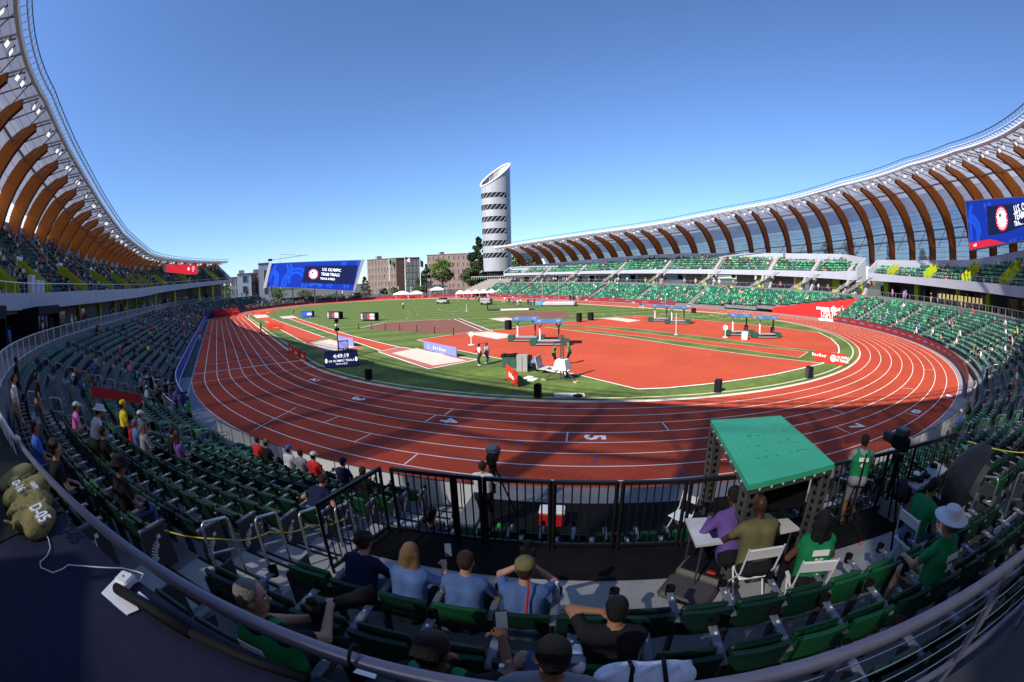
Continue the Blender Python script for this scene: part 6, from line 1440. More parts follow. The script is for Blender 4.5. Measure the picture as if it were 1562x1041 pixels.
shelter(803, 521, 'blue-roofed shelter on the big red area, left of the front pair', rs); shelter(838, 527, 'blue-roofed shelter on the big red area, right of the front pair', rs); shelter(1008, 491, 'blue-roofed shelter farther back, left of its pair', rs); shelter(1034, 494.5, 'blue-roofed shelter farther back, right of its pair', rs); shelter(1128, 512, 'blue-roofed shelter near the right end, left of its pair', rs); shelter(1169, 516, 'blue-roofed shelter near the right end, right of its pair', rs)
bx = thing('equipment_box', 'white cool box beside the right-end shelter', 'box', G(1136, 518), .3); MB().rbox((0, 0, .35), (1.3, .7, .7), WHITE, b=.05).build('box', bx); MB().rbox((0, 0, .74), (1.34, .74, .08), WHITE, b=.02).build('lid', bx)
# round signs and poles
for px, pt, pb, lab, rd in [(719, 510, 526.5, 'white round-headed marker post on the red area near the two women', .26), (1106, 500, 515, 'white round-headed marker post beside the right-end shelters', .30)]:
    p = G(px, pb); h = zat(px, pt, p); t = thing('marker_post', lab, 'post', p); MB().tube([(0, 0, 0), (0, 0, h)], .05, WSTEEL, 8).build('pole', t); m = MB(); m.lathe([(rd, -.03), (rd, .03), (0, .035)], WHITE, n=18); me = m.mesh('disc'); d = (Vector(CAM)-p); d.z = 0; me.transform(frame((0, 0, h), Vector((0, 0, 1)).cross(d.normalized()), (0, 0, 1))); link('disc', me, t); MB().lathe([(.35, 0), (.35, .05), (.0, .06)], WSTEEL).build('base', t)
for px, pt, pb, lab in [(1031, 478, 511, 'thin pale pole standing before the middle shelters'), (712, 464, 475, 'thin pale pole on the turf near the far bend')]:
    p = G(px, pb); t = thing('pole', lab, 'pole', p); MB().tube([(0, 0, 0), (0, 0, zat(px, pt, p))], .04, WSTEEL, 8).build('shaft', t); MB().lathe([(.25, 0), (.25, .04), (0, .05)], WSTEEL).build('base', t)
# low black net posts in front of the brown sector, pole-vault standards and mat
for i, (px, py) in enumerate([(547, 502.5), (567, 502.5), (588, 503), (610, 504), (636, 506), (663, 508), (692, 511)]):
    p = G(px, py); t = thing('net_post', 'short black post of the low net in front of the brown sector', 'post', p, 0, 'net posts by the brown sector'); MB().bar((0, 0, 0), (0, 0, .85), .07, BLACK).build('shaft', t); MB().box((0, 0, .02), (.3, .3, .04), BLACK).build('base', t)
for px, pt in [(828, 430), (852.5, 427)]:
    p = G(px, 465.5); h = zat(px, pt, p); t = thing('vault_standard', 'tall thin pole-vault upright, %s' % ('the left one beside the blue end of the mat' if px < 840 else 'the right one behind the grey mat'), 'upright', p); MB().tube([(0, 0, 0), (0, 0, h)], .09, GSTEEL, 6).build('pole', t); MB().box((0, 0, .15), (1.0, .6, .3), GSTEEL).build('base', t)
q0, q1 = G(819, 468), G(880, 468); t = thing('landing_mat', 'grey pole-vault landing mat with a blue front end', 'mat', (q0+q1)/2+Vector((2.5, 2.5, 0)), atan2((q1-q0).y, (q1-q0).x)); L_ = (q1-q0).length
MB().rbox((.08*L_, 0, .5), (L_*.82, 6, 1.0), mat('mat_grey', (.36, .33, .34), .7, .1, .6), b=.3).build('cushion', t); MB().rbox((-.42*L_, 0, .5), (L_*.18, 5.5, .95), mat('mat_blue', (.08, .25, .5), .6), b=.2).build('front_cushion', t)
q0, q1 = G(744, 474), G(815, 472.5); t = thing('dark_frame', 'long flat black and white frame lying on the turf', 'frame', (q0+q1)/2, atan2((q1-q0).y, (q1-q0).x)); L_ = (q1-q0).length
MB().rbox((0, 0, .2), (L_, 1.6, .25), DGREY, b=.05).build('base', t); MB().rbox((.08*L_, -.9, .16), (L_*.6, .3, .3), WHITE, b=.04).build('white_edge', t); MB().bar((-L_/2, 0, .1), (-L_/2, 0, 1.5), .25, BLACK).build('end_post', t)
for px, py, w_, h_, lab, m_ in [(742, 465, 15, 1.6, 'grey trailer on the far bend beside the tents', mat('trailer_grey', (.28, .26, .26), .5)), (676, 463.5, 15, 1.7, 'silver car parked at the far end of the track', mat('car_silver', (.40, .40, .40), .3, metal=.3))]:
    p = G(px, py); ln_ = (G(px+w_/2, py)-G(px-w_/2, py)).length; d = G(px+w_/2, py)-G(px-w_/2, py); car = 'car' in lab; t = thing('parked_car' if car else 'trailer', lab, 'car' if car else 'trailer', p, atan2(d.y, d.x))
    MB().rbox((0, 0, h_*.42), (ln_, 1.9, h_*.5), m_, b=.15).build('body', t)
    if car:
        m = MB(); m.box((0, 0, h_*.82), (ln_*.6, 1.6, h_*.36), GLASSD, taper=.8); m.build('cabin', t)
    else: MB().rbox((0, 0, h_*.85), (ln_, 1.9, h_*.36), m_, b=.1).build('roof', t)
    for q in (-.32, .32):
        for y in (-.9, .9): m = MB(); m.lathe([(.33, -.1), (.33, .1), (0, .11)], BLACK, n=12); me = m.mesh('wheel'); me.transform(Matrix.Translation((q*ln_, y, .33)) @ Matrix.Rotation(pi/2, 4, 'X')); link('wheel', me, t)
# ------------------------------------------------------------------ gear beside the red area
def gbox(name, label, cat, px0, px1, pyb, pyt, m_, depth=.8, lid=None, parts=()):
    a, b = G(px0, pyb), G(px1, pyb); d = b-a; p = (a+b)/2; h = zat((px0+px1)/2, pyt, p); v = p-Vector(CAM); v.z = 0; v.normalize(); t = thing(name, label, cat, p+v*depth/2, atan2(d.y, d.x)); w_ = d.length*.92
    m = MB(); m.rbox((0, 0, h/2), (w_, depth, h), m_, b=.03); m.build('body', t)
    m = MB(); m.rbox((0, 0, h+.02), (w_*1.02, depth*1.02, .05), lid or m_, b=.01); m.build('top', t); m = MB(); m.box((0, -depth/2-.01, h*.5), (w_*.03, .02, h*.9), DGREY); m.build('seam', t); return t, w_, h
gt, gw, gh = gbox('equipment_cart', 'dark green equipment cart loaded with black bags', 'cart', 766, 790, 561, 547, mat('cart_green', (.03, .075, .055), .6, .1, 2), 1.0)
m = MB(); rr = random.Random(2)
for i in range(8): m.rbox((rr.uniform(-.4, .4)*gw, rr.uniform(-.3, .3), gh+.12), (.5, .4, .25), BLACK, rr.uniform(0, 3), b=.05)
bgo = m.build('black_bags'); bgo.location = gt.location; bgo.rotation_euler = gt.rotation_euler; tag(bgo, 'heap of black bags on top of the green cart', 'bags')
gbox('steel_cabinet', 'grey steel cabinet standing beside the green cart', 'cabinet', 788, 806, 568, 543.5, mat('cabinet_grey', (.27, .27, .265), .5, .06, 1), .55); gbox('steel_cabinet', 'dark cabinet directly behind the grey steel cabinet', 'cabinet', 800, 812, 562, 544, BLACK, .5)
rk = thing('folding_rack', 'pale grey folding rack lying open beside the crouching person', 'rack', G(829, 568), .5)
m = MB(); m.rbox((0, .35, .75), (1.2, .06, .95), mat('rack_grey', (.42, .43, .42), .5), rx=-.2, b=.02); m.rbox((0, -.1, .32), (1.2, .55, .05), mat('rack_grey', (.42, .43, .42)), b=.01); m.build('panel', rk); m = MB()
for q in (-.5, .5): m.bar((q, -.3, .3), (q+.35, -1.7, .05), .08, WHITE)
m.bar((-.15, -1.7, .05), (.85, -1.7, .05), .08, WHITE); m.build('white_frame', rk)
lt = thing('lattice_mast', 'black lattice mast with a white tapered box at its foot', 'mast', G(858, 579), .3); mh = zat(858, 511, lt.location)
m = MB()
for i in range(3): a = 2*pi*i/3; m.bar((.16*cos(a), .16*sin(a), 0), (.10*cos(a), .10*sin(a), mh), .05, DGREY)
for k in range(16):
    z0, z1 = mh*k/16, mh*(k+1)/16
    for i in range(3):
        a, b = 2*pi*i/3, 2*pi*(i+1)/3; r0, r1 = .16-.06*k/16, .16-.06*(k+1)/16; m.bar((r0*cos(a), r0*sin(a), z0), (r1*cos(b), r1*sin(b), z1), .03, DGREY)
m.build('mast', lt); z0, z1 = zat(858, 563, lt.location), zat(858, 548, lt.location)
m = MB(); m.box((0, 0, (z0+z1)/2), (1.0, 1.0, z1-z0), WHITE, taper=.62); m.build('white_box', lt)
for i in range(3): a = 2*pi*i/3+.2; m = MB(); m.bar((.15*cos(a), .15*sin(a), z0), (1.3*cos(a), 1.3*sin(a), .05), .06, DGREY); m.bar((.15*cos(a), .15*sin(a), .1), (1.3*cos(a), 1.3*sin(a), .05), .04, DGREY); m.box((1.3*cos(a), 1.3*sin(a), .05), (.3, .3, .1), mat('timber_pad', (.4, .28, .15), .7), a); m.build('outrigger', lt)
pd = thing('concrete_pad', 'pale hatch in the grass at the inside kerb with a black cable coil', 'hatch', G(869, 604.5), -.75); m = MB(); m.box((0, 0, .03), (1.75, 1.0, .06), SAND); m.build('surround', pd); m = MB(); m.box((.05, .0, .065), (1.4, .75, .02), mat('hatch_lid', (.42, .40, .38), .8)); m.build('lid', pd)
pcoil = G(882, 604, .09); m = MB(); m.tube([pcoil+Vector((.28*cos(a)*(1-.01*i), .28*sin(a)*(1-.01*i), .015*(i % 4))) for i, a in enumerate(np.linspace(0, 18, 60))], .03, BLACK, 5); tag(m.build('cable_coil', None, True), 'black cable coil lying on the pale hatch', 'cable')
for i, (px, py) in enumerate([(806, 576), (813, 579)]): p = G(px, py, .02); m = MB(); m.box(tuple(p), (.8, .45, .03), WHITE, .4); tag(m.build('white_sheet'), '%s white sheet lying on the grass beside the red slanting board' % ('farther' if i == 0 else 'nearer'), 'sheet')
# ------------------------------------------------------------------ people on the field
def fieldman(px, py, label, rz, **kw): p = G(px, py); return person(label, (p.x, p.y, 0), rz, h=.026, **kw)
ST = dict(sit=False)
fieldman(732.5, 558, 'standing person with big dark hair, white top and black trousers on the grass', 1.4, shirt='white', pants='black', shoe='white', hair=('curly', 'black'), skin=3, pose=dict(sit=False, fem=True, rh=(.22, .3, 1.1))); fieldman(742, 555.5, 'standing person with reddish hair in blue jeans facing the white-topped one', -1.5, shirt='grey', pants='denim', shoe='white', hair=('long', 'brown'), skin=2, pose=dict(sit=False, fem=True, lh=(-.1, .3, 1.1)))
fieldman(845, 559, 'person in a bright green shirt and black shorts, arms folded, by the mast', -2.7, shirt='green', pants='black', hair=('short', 'brown'), pose=dict(sit=False, shorts=True, lh=(.1, .22, 1.15), rh=(-.1, .22, 1.12))); fieldman(868.5, 556, 'person in a green number shirt seen from behind by the mast', .4, shirt='green', pants='black', hair=('short', 'blond'), vest='12', pose=dict(sit=False, shorts=True, hp=-.3))
fieldman(812, 568, 'person in a pale blue shirt crouching beside the grey cabinet', -1.2, shirt='light blue', pants='black', hair=('short', 'black'), pose=dict(lean=.9, hp=-.4))
fieldman(615.5, 472, 'lone person in white walking on the far turf', 0, shirt='white', pants='black', pose=ST); fieldman(448.5, 479, 'lone person in white standing on the turf by the far runway', 1, shirt='white', pants='black', pose=ST); fieldman(399, 508, 'person in black standing at the inside lane of the home straight', 2, shirt='black', pants='black', hat=('cap', 'black'), pose=ST); fieldman(306, 521, 'person in a red top and white trousers walking along the blue barrier', 2.6, shirt='red', pants='white', pose=dict(sit=False, stride=.15)); fieldman(377, 486, 'person standing on the inside lanes at the far end of the straight', 2, shirt='grey', pants='black', pose=ST)
for px, py, c, lab in [(977, 474, 'navy', 'left of a pair'), (981.5, 474.5, 'blue', 'right of a pair')]: fieldman(px, py, 'person in %s on the far turf, %s' % (c, lab), 2, shirt=c, pants='tan', pose=ST)
for px, py, lab in [(1138, 509, 'left-hand'), (1178, 513, 'right-hand')]: p = G(px, py); person('dark-clothed person sitting under the %s of the right-end shelters' % lab, (p.x, p.y, .05), 1.6, shirt='navy', pants='black', h=.03)
rr = random.Random(21); used_l = set()
for i in range(46):
    zone = [(690, 745, 457, 461), (765, 815, 462, 470), (540, 690, 453, 457), (860, 890, 457, 461)][i % 4]; px, py = rr.uniform(*zone[:2]), rr.uniform(*zone[2:]); p = G(px, py); c = rr.choice(['white', 'black', 'red', 'navy', 'grey', 'light blue', 'tan']); reg = ['near the far tents', 'around the far equipment on the turf', 'along the far bend fence', 'on the far straight by the vault mat'][i % 4]
    key = (5, c); me = MIDM[5].copy()
    for q_, m in enumerate((SK[rr.choice([0, 1, 3])], cloth(COLS[c]), cloth(COLS[rr.choice(['black', 'tan', 'jeans'])]), cloth(COLS['black']), HAIRS['black'])): me.materials[q_] = m
    lab = 'tiny standing figure in a %s top %s' % (c, reg); tag(link('person', me, None, p, rr.uniform(0, 6)), lab, 'person', lab)
# red board across the end of the home straight, blue corner
bd = thing('sponsor_board', 'big red board with blue and white lettering across the far end of the home straight', 'board'); a, b = G(325, 485), G(364, 481); d = b-a; mid = (a+b)/2; n = Vector((0, -1, 0)); h = zat(344, 472, mid); mb = MB(); mb.box((mid.x, mid.y, h/2), (d.length, .15, h), RED, atan2(d.y, d.x)); mb.build('panel', bd); x = d.normalized(); n = Vector((x.y, -x.x, 0)); squiggle(bd, mid-x*1.2, n, x, .15, h*.5, 4.4, h*.28, mat('lettering_lilac', (.45, .4, .8), .5)); squiggle(bd, mid+x*3.4, n, x, .15, h*.55, 2.6, h*.3)
bn = thing('banner', 'dark navy banner at the corner where the blue barrier meets the far stand', 'banner'); mb = MB(); a, b = G(322, 484), G(318, 484); mb.sweep(srange(-24, -8, 1), [(48.9, 0), (48.9, 3.4), (49.0, 3.4), (49.0, 0)], NAVY); mb.build('panel', bn)
pr_ = thing('press_barrier', 'red barrier panel between the seats and the press area on the left', 'barrier'); mb = MB(); mb.bar(G(140, 597, 3.55), G(215, 609, 2.5), .05, RED, .42); [mb.bar(G(x_, y_, z_)-Vector((0, 0, .9)), G(x_, y_, z_)+Vector((0, 0, .25)), .04, DGREY) for x_, y_, z_ in ((140, 597, 3.55), (178, 603, 3.02), (215, 609, 2.5))]; mb.build('panel', pr_)
railing('press_railing', 'pale railing in front of the press area beside the track on the left', th(10.2), th(21.5), 50.7, 1.0, .95, WSTEEL, .3)
# ================================================================== beyond the stadium: screen, tower, buildings, trees, flags
def shot(name, label, cat, az, dist, z=0., rz=0): p = Vector((CAM[0]+dist*sin(radians(az)), CAM[1]+dist*cos(radians(az)), z)); return thing(name, label, cat, p, rz)
def azof(px, py): d = ray(px, py); return math.degrees(atan2(d[0], d[1]))
def PT(px, py, dist): return AT(px, py, dist)
def trials_screen(t, A, B, C_, D_, panel=(.38, .97, .12, .78), depth=1.2, clock=False, planar=True):
    """screen face with corners A bottom-left, B bottom-right, C top-right, D top-left as seen; builds body, picture, panel, emblem, lettering"""
    A, B, C_, D_ = [Vector(v) for v in (A, B, C_, D_)]
    nn = (B-A).cross(D_-A).normalized()
    if planar is not None:                                # bring the fourth corner into the plane of the other three
        d = (C_-Vector(CAM)); C_ = Vector(CAM)+d*((A-Vector(CAM)).dot(nn)/d.dot(nn))
    fc = lambda u, v: A.lerp(B, u).lerp(D_.lerp(C_, u), v); n = (B-A).cross(D_-A).normalized()
    mb = MB(); bk = -n*depth; ex = [fc(-.012, -.02), fc(1.012, -.02), fc(1.012, 1.02), fc(-.012, 1.02)]
    mb.add([*ex, *[v+bk for v in ex]], [(0, 1, 2, 3), (7, 6, 5, 4), (0, 4, 5, 1), (1, 5, 6, 2), (2, 6, 7, 3), (3, 7, 4, 0)], GREY); mb.build('housing', t)
    B1 = glow('screen_base_blue', (.004, .022, .24), .75); B2 = glow('screen_stripe_blue', (.008, .055, .42), .75); B3 = glow('screen_panel_navy', (.005, .009, .045), .7); WH = glow('screen_lettering', (.75, .78, .85), .9); RD = glow('screen_emblem_red', (.45, .012, .03), .8)
    mb = MB(); o = n*.03; mb.add([fc(0, 0)+o, fc(1, 0)+o, fc(1, 1)+o, fc(0, 1)+o], [(0, 1, 2, 3)], B1); mb.build('picture', t, fix=False)
    W_ = (B-A).length; H_ = (D_-A).length; ar = W_/H_
    mb = MB(); o = n*.05
    def arc(cu, cv, r0, r1, a0, a1, legs=0):
        k = 14; pts = []
        for i in range(k+1):
            a = radians(a0+(a1-a0)*i/k); pts.append(((cu+r0*cos(a)/ar, cv+r0*sin(a)), (cu+r1*cos(a)/ar, cv+r1*sin(a))))
        for p, q in zip(pts[:-1], pts[1:]):
            qd = [p[0], p[1], q[1], q[0]]
            if all(.0 <= u <= 1 and 0 <= v <= 1 for u, v in qd): mb.add([fc(u, v)+o for u, v in qd], [(0, 1, 2, 3)], B2)
    for cu, cv, R_ in [(.12, .62, .52), (.31, .20, .55), (.55, -.05, .34), (.80, -.02, .5), (.90, .98, .42), (.42, 1.02, .5), (.02, .30, .4)]:
        for r in (R_, R_*.72): arc(cu, cv, r-.05, r+.05, 0, 180 if cu != .55 else 360); 
        for q in (R_, R_*.72):
            for sg in (-1, 1):
                u = cu+sg*q/ar; w_ = .05/ar
                v1, v0 = cv, max(0, cv-.45)
                if 0 < u-w_ and u+w_ < 1 and v1 > 0.02 and v1 <= 1: mb.add([fc(u-w_, v0)+o, fc(u+w_, v0)+o, fc(u+w_, v1)+o, fc(u-w_, v1)+o], [(0, 1, 2, 3)], B2)
    mb.build('swirl_pattern', t, fix=False)
    u0, u1, v0, v1 = panel; mb = MB(); o = n*.09; mb.add([fc(u0, v0)+o, fc(u1, v0)+o, fc(u1, v1)+o, fc(u0, v1)+o], [(0, 1, 2, 3)], B3); mb.build('navy_panel', t, fix=False)
    pv = v1-v0; ph = pv*H_; c = fc(u0+.155*(u1-u0)*1.2, v0+.52*pv); ux = (B-A).normalized(); F_ = frame(c+n*.12, ux, D_-A); rad = ph*.36
    for r, m_, dz in ((rad, RD, 0), (rad*.97, WH, -.005), (rad*.93, RD, .01), (rad*.70, WH, .02)):
        mb = MB(); mb.lathe([(r, 0), (r, .01), (0, .011)], m_, n=28); me = mb.mesh('emblem'); me.transform(F_ @ Matrix.Translation((0, 0, dz))); link('emblem', me, t)
    mb = MB(); GRY = glow('emblem_grey', (.18, .2, .3), .8); NV = glow('emblem_navy', (.02, .03, .12), .8); GD = glow('emblem_rings', (.3, .42, .55), .8)
    for i in range(5): mb.box((.02*rad, rad*(.05+.09*i), .035), (rad*.75, rad*.04, .004), GRY)
    mb.box((-rad*.2, rad*.30, .037), (rad*.34, rad*.26, .004), NV)
    for i, (x, y) in enumerate(((-.24, -.22), (0, -.22), (.24, -.22), (-.12, -.33), (.12, -.33))):
        pts = [(rad*(x+.12*cos(a)), rad*(y+.12*sin(a)), .037) for a in np.linspace(0, 2*pi, 13)]; mb.tube(pts, rad*.022, GD, 4)
    for i in range(20):
        a = 2*pi*i/20
        if abs(sin(a)) > .25: mb.box((rad*.82*cos(a), rad*.82*sin(a), .022), (rad*.09, rad*.13, .004), WH, a)
    me = mb.mesh('emblem_detail'); me.transform(F_); link('emblem_detail', me, t)
    for body, sz, vv in [('U.S. OLYMPIC', .232, .79), ('TEAM TRIALS', .232, .52), ('TRACK & FIELD', .16, .27)]:
        me = text_mesh(body, ph*sz*1.18, WH, extr=.01, align='LEFT', bold=.012, sx=.82); me.transform(frame(fc(u0+.335*(u1-u0), v0+vv*pv)+n*.12, ux, D_-A)); link('lettering', me, t)
    if clock:
        mb = MB(); o = n*.09; mb.add([fc(0, 0)+o, fc(.36, 0)+o, fc(.22, .14)+o, fc(0, .14)+o], [(0, 1, 2, 3)], RD); mb.build('red_strip', t, fix=False); letter('4:49', H_*.085, WH, frame(fc(.06, .065)+n*.12, ux, D_-A), t, extr=.01)
d0 = 176
scr = thing('video_screen', 'giant slanted blue video screen at the open far end of the stadium', 'screen')
A, B, C_, D_ = PT(405.5, 437, d0), PT(541, 444, d0+2), PT(551, 397.5, d0+2), PT(414, 402.5, d0)
trials_screen(scr, A, B, C_, D_, (.39, .975, .20, .84))
mb = MB(); fr = [PT(541, 445.5, d0+1.9), PT(556.5, 396, d0+1.9), PT(551, 396.4, d0+1.9), PT(537.5, 446, d0+1.9)]; bk = Vector((3, 9, 0))
mb.add([*fr, *[v+bk for v in fr]], [(0, 1, 2, 3), (7, 6, 5, 4), (0, 4, 5, 1), (1, 5, 6, 2), (2, 6, 7, 3), (3, 7, 4, 0)], GREY); mb.build('side_frame', scr)
mb = MB(); fr = [PT(401, 441, d0-.3), PT(406, 439, d0-.3), PT(414.5, 401.5, d0-.3), PT(410, 402, d0-.3)]
mb.add([*fr, *[v+Vector((.5, 3, 0)) for v in fr]], [(0, 1, 2, 3), (7, 6, 5, 4), (0, 4, 5, 1), (1, 5, 6, 2), (2, 6, 7, 3), (3, 7, 4, 0)], WHITE); mb.build('side_frame', scr)
mb = MB()
for f in (.06, .3, .55, .8): p = A.lerp(B, f)+Vector((.5, 2.5, 0)); mb.bar((p.x, p.y, 0), (p.x, p.y, p.z+1), .5, GSTEEL)
mb.build('support', scr)
rs_ = thing('video_screen', 'giant blue video screen cut off by the right edge, under the sunlit roof', 'screen')
sx = lambda px, py, r: None
def on_arc(px, py, r):
    d = ray(px, py); k = np.arange(1, 200, .05); P_ = CAM+k[:, None]*d; q = np.hypot(P_[:, 0], P_[:, 1]); i = int(np.argmax(q > r)); return Vector(P_[i])
A, D_, B0, C0 = on_arc(1480, 381, 69.0), on_arc(1473, 308, 69.0), on_arc(1562, 366, 69.0), on_arc(1562, 301, 69.0)
B_ = A+(B0-A)*1.9; C1 = D_+(C0-D_)*1.9; zt = D_.z; zb = A.z
A = Vector((A.x, A.y, zb)); 
trials_screen(rs_, A, B_, C1, D_, (.20, .93, .22, .86), .8, True, None)
sb_ = thing('video_screen', 'small red board hanging under the roof end beside the home straight', 'screen')
def on_N(px, py, r):
    d = ray(px, py); k = np.arange(1, 260, .05); P_ = CAM+k[:, None]*d; q = np.where(P_[:, 1] > L, np.hypot(P_[:, 0], P_[:, 1]-L), np.abs(P_[:, 0])); i = int(np.argmax(q > r)); return Vector(P_[i])
q = [on_N(254, 415, 68.6), on_N(300, 420, 68.6), on_N(301, 404, 68.6), on_N(253, 404, 68.6)]; n = (q[1]-q[0]).cross(q[3]-q[0]).normalized()
mb = MB(); c = sum(q, Vector())/4; ex = [c+(v-c)*1.12 for v in q]; mb.add([*ex, *[v-n*.6 for v in ex]], [(0, 1, 2, 3), (7, 6, 5, 4), (0, 4, 5, 1), (1, 5, 6, 2), (2, 6, 7, 3), (3, 7, 4, 0)], mat('screen_grey_frame', (.3, .3, .33), .5)); mb.build('frame', sb_); mb = MB(); mb.add([v+n*.05 for v in q], [(0, 1, 2, 3)], glow('screen_bright_red', (.62, .01, .02), .5)); mb.build('picture', sb_, fix=False)
ux = (q[1]-q[0]).normalized(); mb = MB(); WH = glow('screen_lettering', (.75, .78, .85)); cc_ = q[0].lerp(q[1], .70).lerp(q[3].lerp(q[2], .70), .55)+n*.08; R_ = (q[3]-q[0]).length
mb.lathe([(R_*.22, 0), (R_*.22, .01), (0, .01)], WH, n=14); me = mb.mesh('roundel'); me.transform(frame(cc_, ux, q[3]-q[0])); link('roundel', me, sb_)
for i, b_ in enumerate(('U.S. OLYMPIC', 'TEAM TRIALS', 'TRACK')): letter(b_, R_*.17, WH, frame(q[0].lerp(q[1], .86).lerp(q[3].lerp(q[2], .86), .76-.2*i)+n*.08, ux, q[3]-q[0]), sb_, extr=.01, sx=.7)
# pale yellow chairs on the concourse, white cabinets and glass screens on the shaded upper tier
YEL = mat('chair_yellow', (.42, .36, .15), .5, .08, 3); ym = MB(); ym.rbox((0, 0, .45), (.5, .48, .07), YEL, b=.02); YS = ym.mesh('seat'); ym = MB(); ym.rbox((0, -.24, .78), (.5, .07, .62), YEL, b=.02); YB = ym.mesh('backrest'); ym = MB()
for qx in (-.2, .2): ym.bar((qx, -.2, 0), (qx, -.2, .45), .04, DGREY); ym.bar((qx, .2, 0), (qx, .2, .45), .04, DGREY)
YL = ym.mesh('legs')
for px0, px1 in ((1431, 1460), (1464, 1493)):
    a_, b_ = on_arc(px0, 462, 60.4), on_arc(px1, 466, 60.4); sa_, sb2 = s_of(a_.x, a_.y), s_of(b_.x, b_.y)
    for j in range(6):
        s = sa_+(sb2-sa_)*j/5; t = thing('concourse_chair', 'pale yellow chair in the row under the upper tier on the right', 'chair', (*oval(s, 60.6), 5.35), facing(s), 'pale yellow chairs on the concourse')
        t.scale = (1.25, 1.25, 1.25); link('seat', YS, t); link('backrest', YB, t); link('legs', YL, t)
FROST = mat('frosted_glass', (.50, .58, .60), .3, .06, 2)
for j, s in enumerate((82, 68, 52, 36, 20)):
    f0, f1, rb = UP(s); zz = f1-.75+UDZ*(67.5-UR0)/UDR; t = thing('glass_screen', 'pale glass screen above a lime stair wall, %s along the shaded upper tier' % ['first', 'second', 'third', 'fourth', 'fifth'][j], 'screen'); m = MB(); m.sweep([s-.75, s+.75], [(67.5, zz), (67.5, zz+1.9), (67.56, zz+1.9), (67.56, zz)], FROST); m.build('pane', t); m = MB(); m.bar((*oval(s-.78, 67.53), zz), (*oval(s-.78, 67.53), zz+1.95), .07, STEEL); m.bar((*oval(s+.78, 67.53), zz), (*oval(s+.78, 67.53), zz+1.95), .07, STEEL); m.build('frame', t)
for j, (px, hh, lab) in enumerate([(46, 1.7, 'tall white cabinet at the front of the shaded upper tier'), (54, 1.3, 'middle white cabinet at the front of the shaded upper tier'), (61, 1.25, 'right-hand white cabinet at the front of the shaded upper tier')]):
    p = on_N(px, 446, 63.9); s = s_of(p.x, p.y); z = UP(s)[1]-.15; x, y = oval(s, 63.75); t = thing('cabinet', lab, 'cabinet', (x, y, z), facing(s)); MB().rbox((0, 0, hh/2), (1.0, .5, hh), mat('cabinet_white', (.55, .57, .6), .5), b=.03).build('body', t); MB().box((0, .26, hh/2), (.9, .02, hh*.9), mat('cabinet_door', (.48, .5, .54), .5)).build('door', t)
p = on_N(113, 462, 62.6); s = s_of(p.x, p.y); bc = broadcast_camera('black broadcast camera on a bracket at the front edge of the shaded upper tier', (*oval(s, 63.6), UP(s)[1]-.2), facing(s), 1.5)
# ------------------------------------------------------------------ tower
az, dist = 36.75, 186.0
tw = shot('tower', 'tall silver oval tower with six bands of dark diagonal-braced windows and a slanted open top', 'tower', az, dist); o = tw.location
view = Vector((o.x-CAM[0], o.y-CAM[1], 0)).normalized(); vx = Vector((-view.y, view.x, 0))*-1
SILV = mat('perforated_metal', (.32, .33, .355), .5, .16, .25, metal=.2, stretch=(3, 3, .25)); DARKW = mat('tower_glass', (.015, .017, .02), .15)
zt = lambda py: zat(760, py, o)
def half(z):                                              # left and right edge, measured from the tower's middle, by height
    f = z/50.0; return -5.9-.75*min(f, 1.2), 5.7+.15*f
def tpt(z, a, k=1.0):
    l, r = half(z); c = (l+r)/2; w_ = (r-l)/2; return o+vx*(c+w_*k*cos(a))+view*(w_*.8*k*sin(a))+Vector((0, 0, z))
ztopR, ztopL = zt(249.5), zt(284)
def ztop(a): return (ztopR+ztopL)/2+(ztopR-ztopL)/2*cos(a)*.9+3.0*sin(a)
bands = [(zt(y1), zt(y0)) for y0, y1 in ((296.5, 304), (314, 322), (332, 340), (350, 358), (368, 376), (386.5, 394))]
NA = 48; mb = MB(); wb = MB(); br = MB()
def inwin(a): d = (a % (2*pi)); return radians(180) <= d <= radians(312)
cuts = sorted([0, zt(414)]+[z for b in bands for z in b])+[ztop(4.4)-1.5]
for i in range(NA):
    a0, a1 = 2*pi*i/NA, 2*pi*(i+1)/NA; am_ = (a0+a1)/2
    zs = cuts+[None]
    for z0, z1 in zip(zs[:-1], zs[1:]):
        if z1 is None:
            mb.add([tpt(z0, a0)-o, tpt(z0, a1)-o, o*0+(tpt(ztop(a1), a1)-o), tpt(ztop(a0), a0)-o], [(0, 1, 2, 3)], SILV); continue
        win = inwin(am_) and any(abs(z0-b[0]) < .01 for b in bands); base = inwin(am_) and z0 == 0
        if win or base: wb.add([tpt(z0, a0, .93)-o, tpt(z0, a1, .93)-o, tpt(z1, a1, .93)-o, tpt(z1, a0, .93)-o], [(0, 1, 2, 3)], DARKW)
        else: mb.add([tpt(z0, a0)-o, tpt(z0, a1)-o, tpt(z1, a1)-o, tpt(z1, a0)-o], [(0, 1, 2, 3)], SILV)
tw.rotation_euler = (0, 0, 0)
mb.build('cladding', tw, fix=False)
for z0, z1 in bands:                                       # each band of windows with its slanted braces
    w_ = MB()
    for i in range(NA):
        a0, a1 = 2*pi*i/NA, 2*pi*(i+1)/NA
        if inwin((a0+a1)/2): w_.add([tpt(z0-.05, a0, .93)-o, tpt(z0-.05, a1, .93)-o, tpt(z1+.05, a1, .93)-o, tpt(z1+.05, a0, .93)-o], [(0, 1, 2, 3)], DARKW)
    wo = w_.build('window', tw, fix=False); b_ = MB()
    for k in range(7):
        a = radians(186+18.5*k); b_.bar(tpt(z0, a, .99)-o, tpt(z1, a+radians(19), .99)-o, .10, WSTEEL)
    b_.build('brace', wo)
w_ = MB()
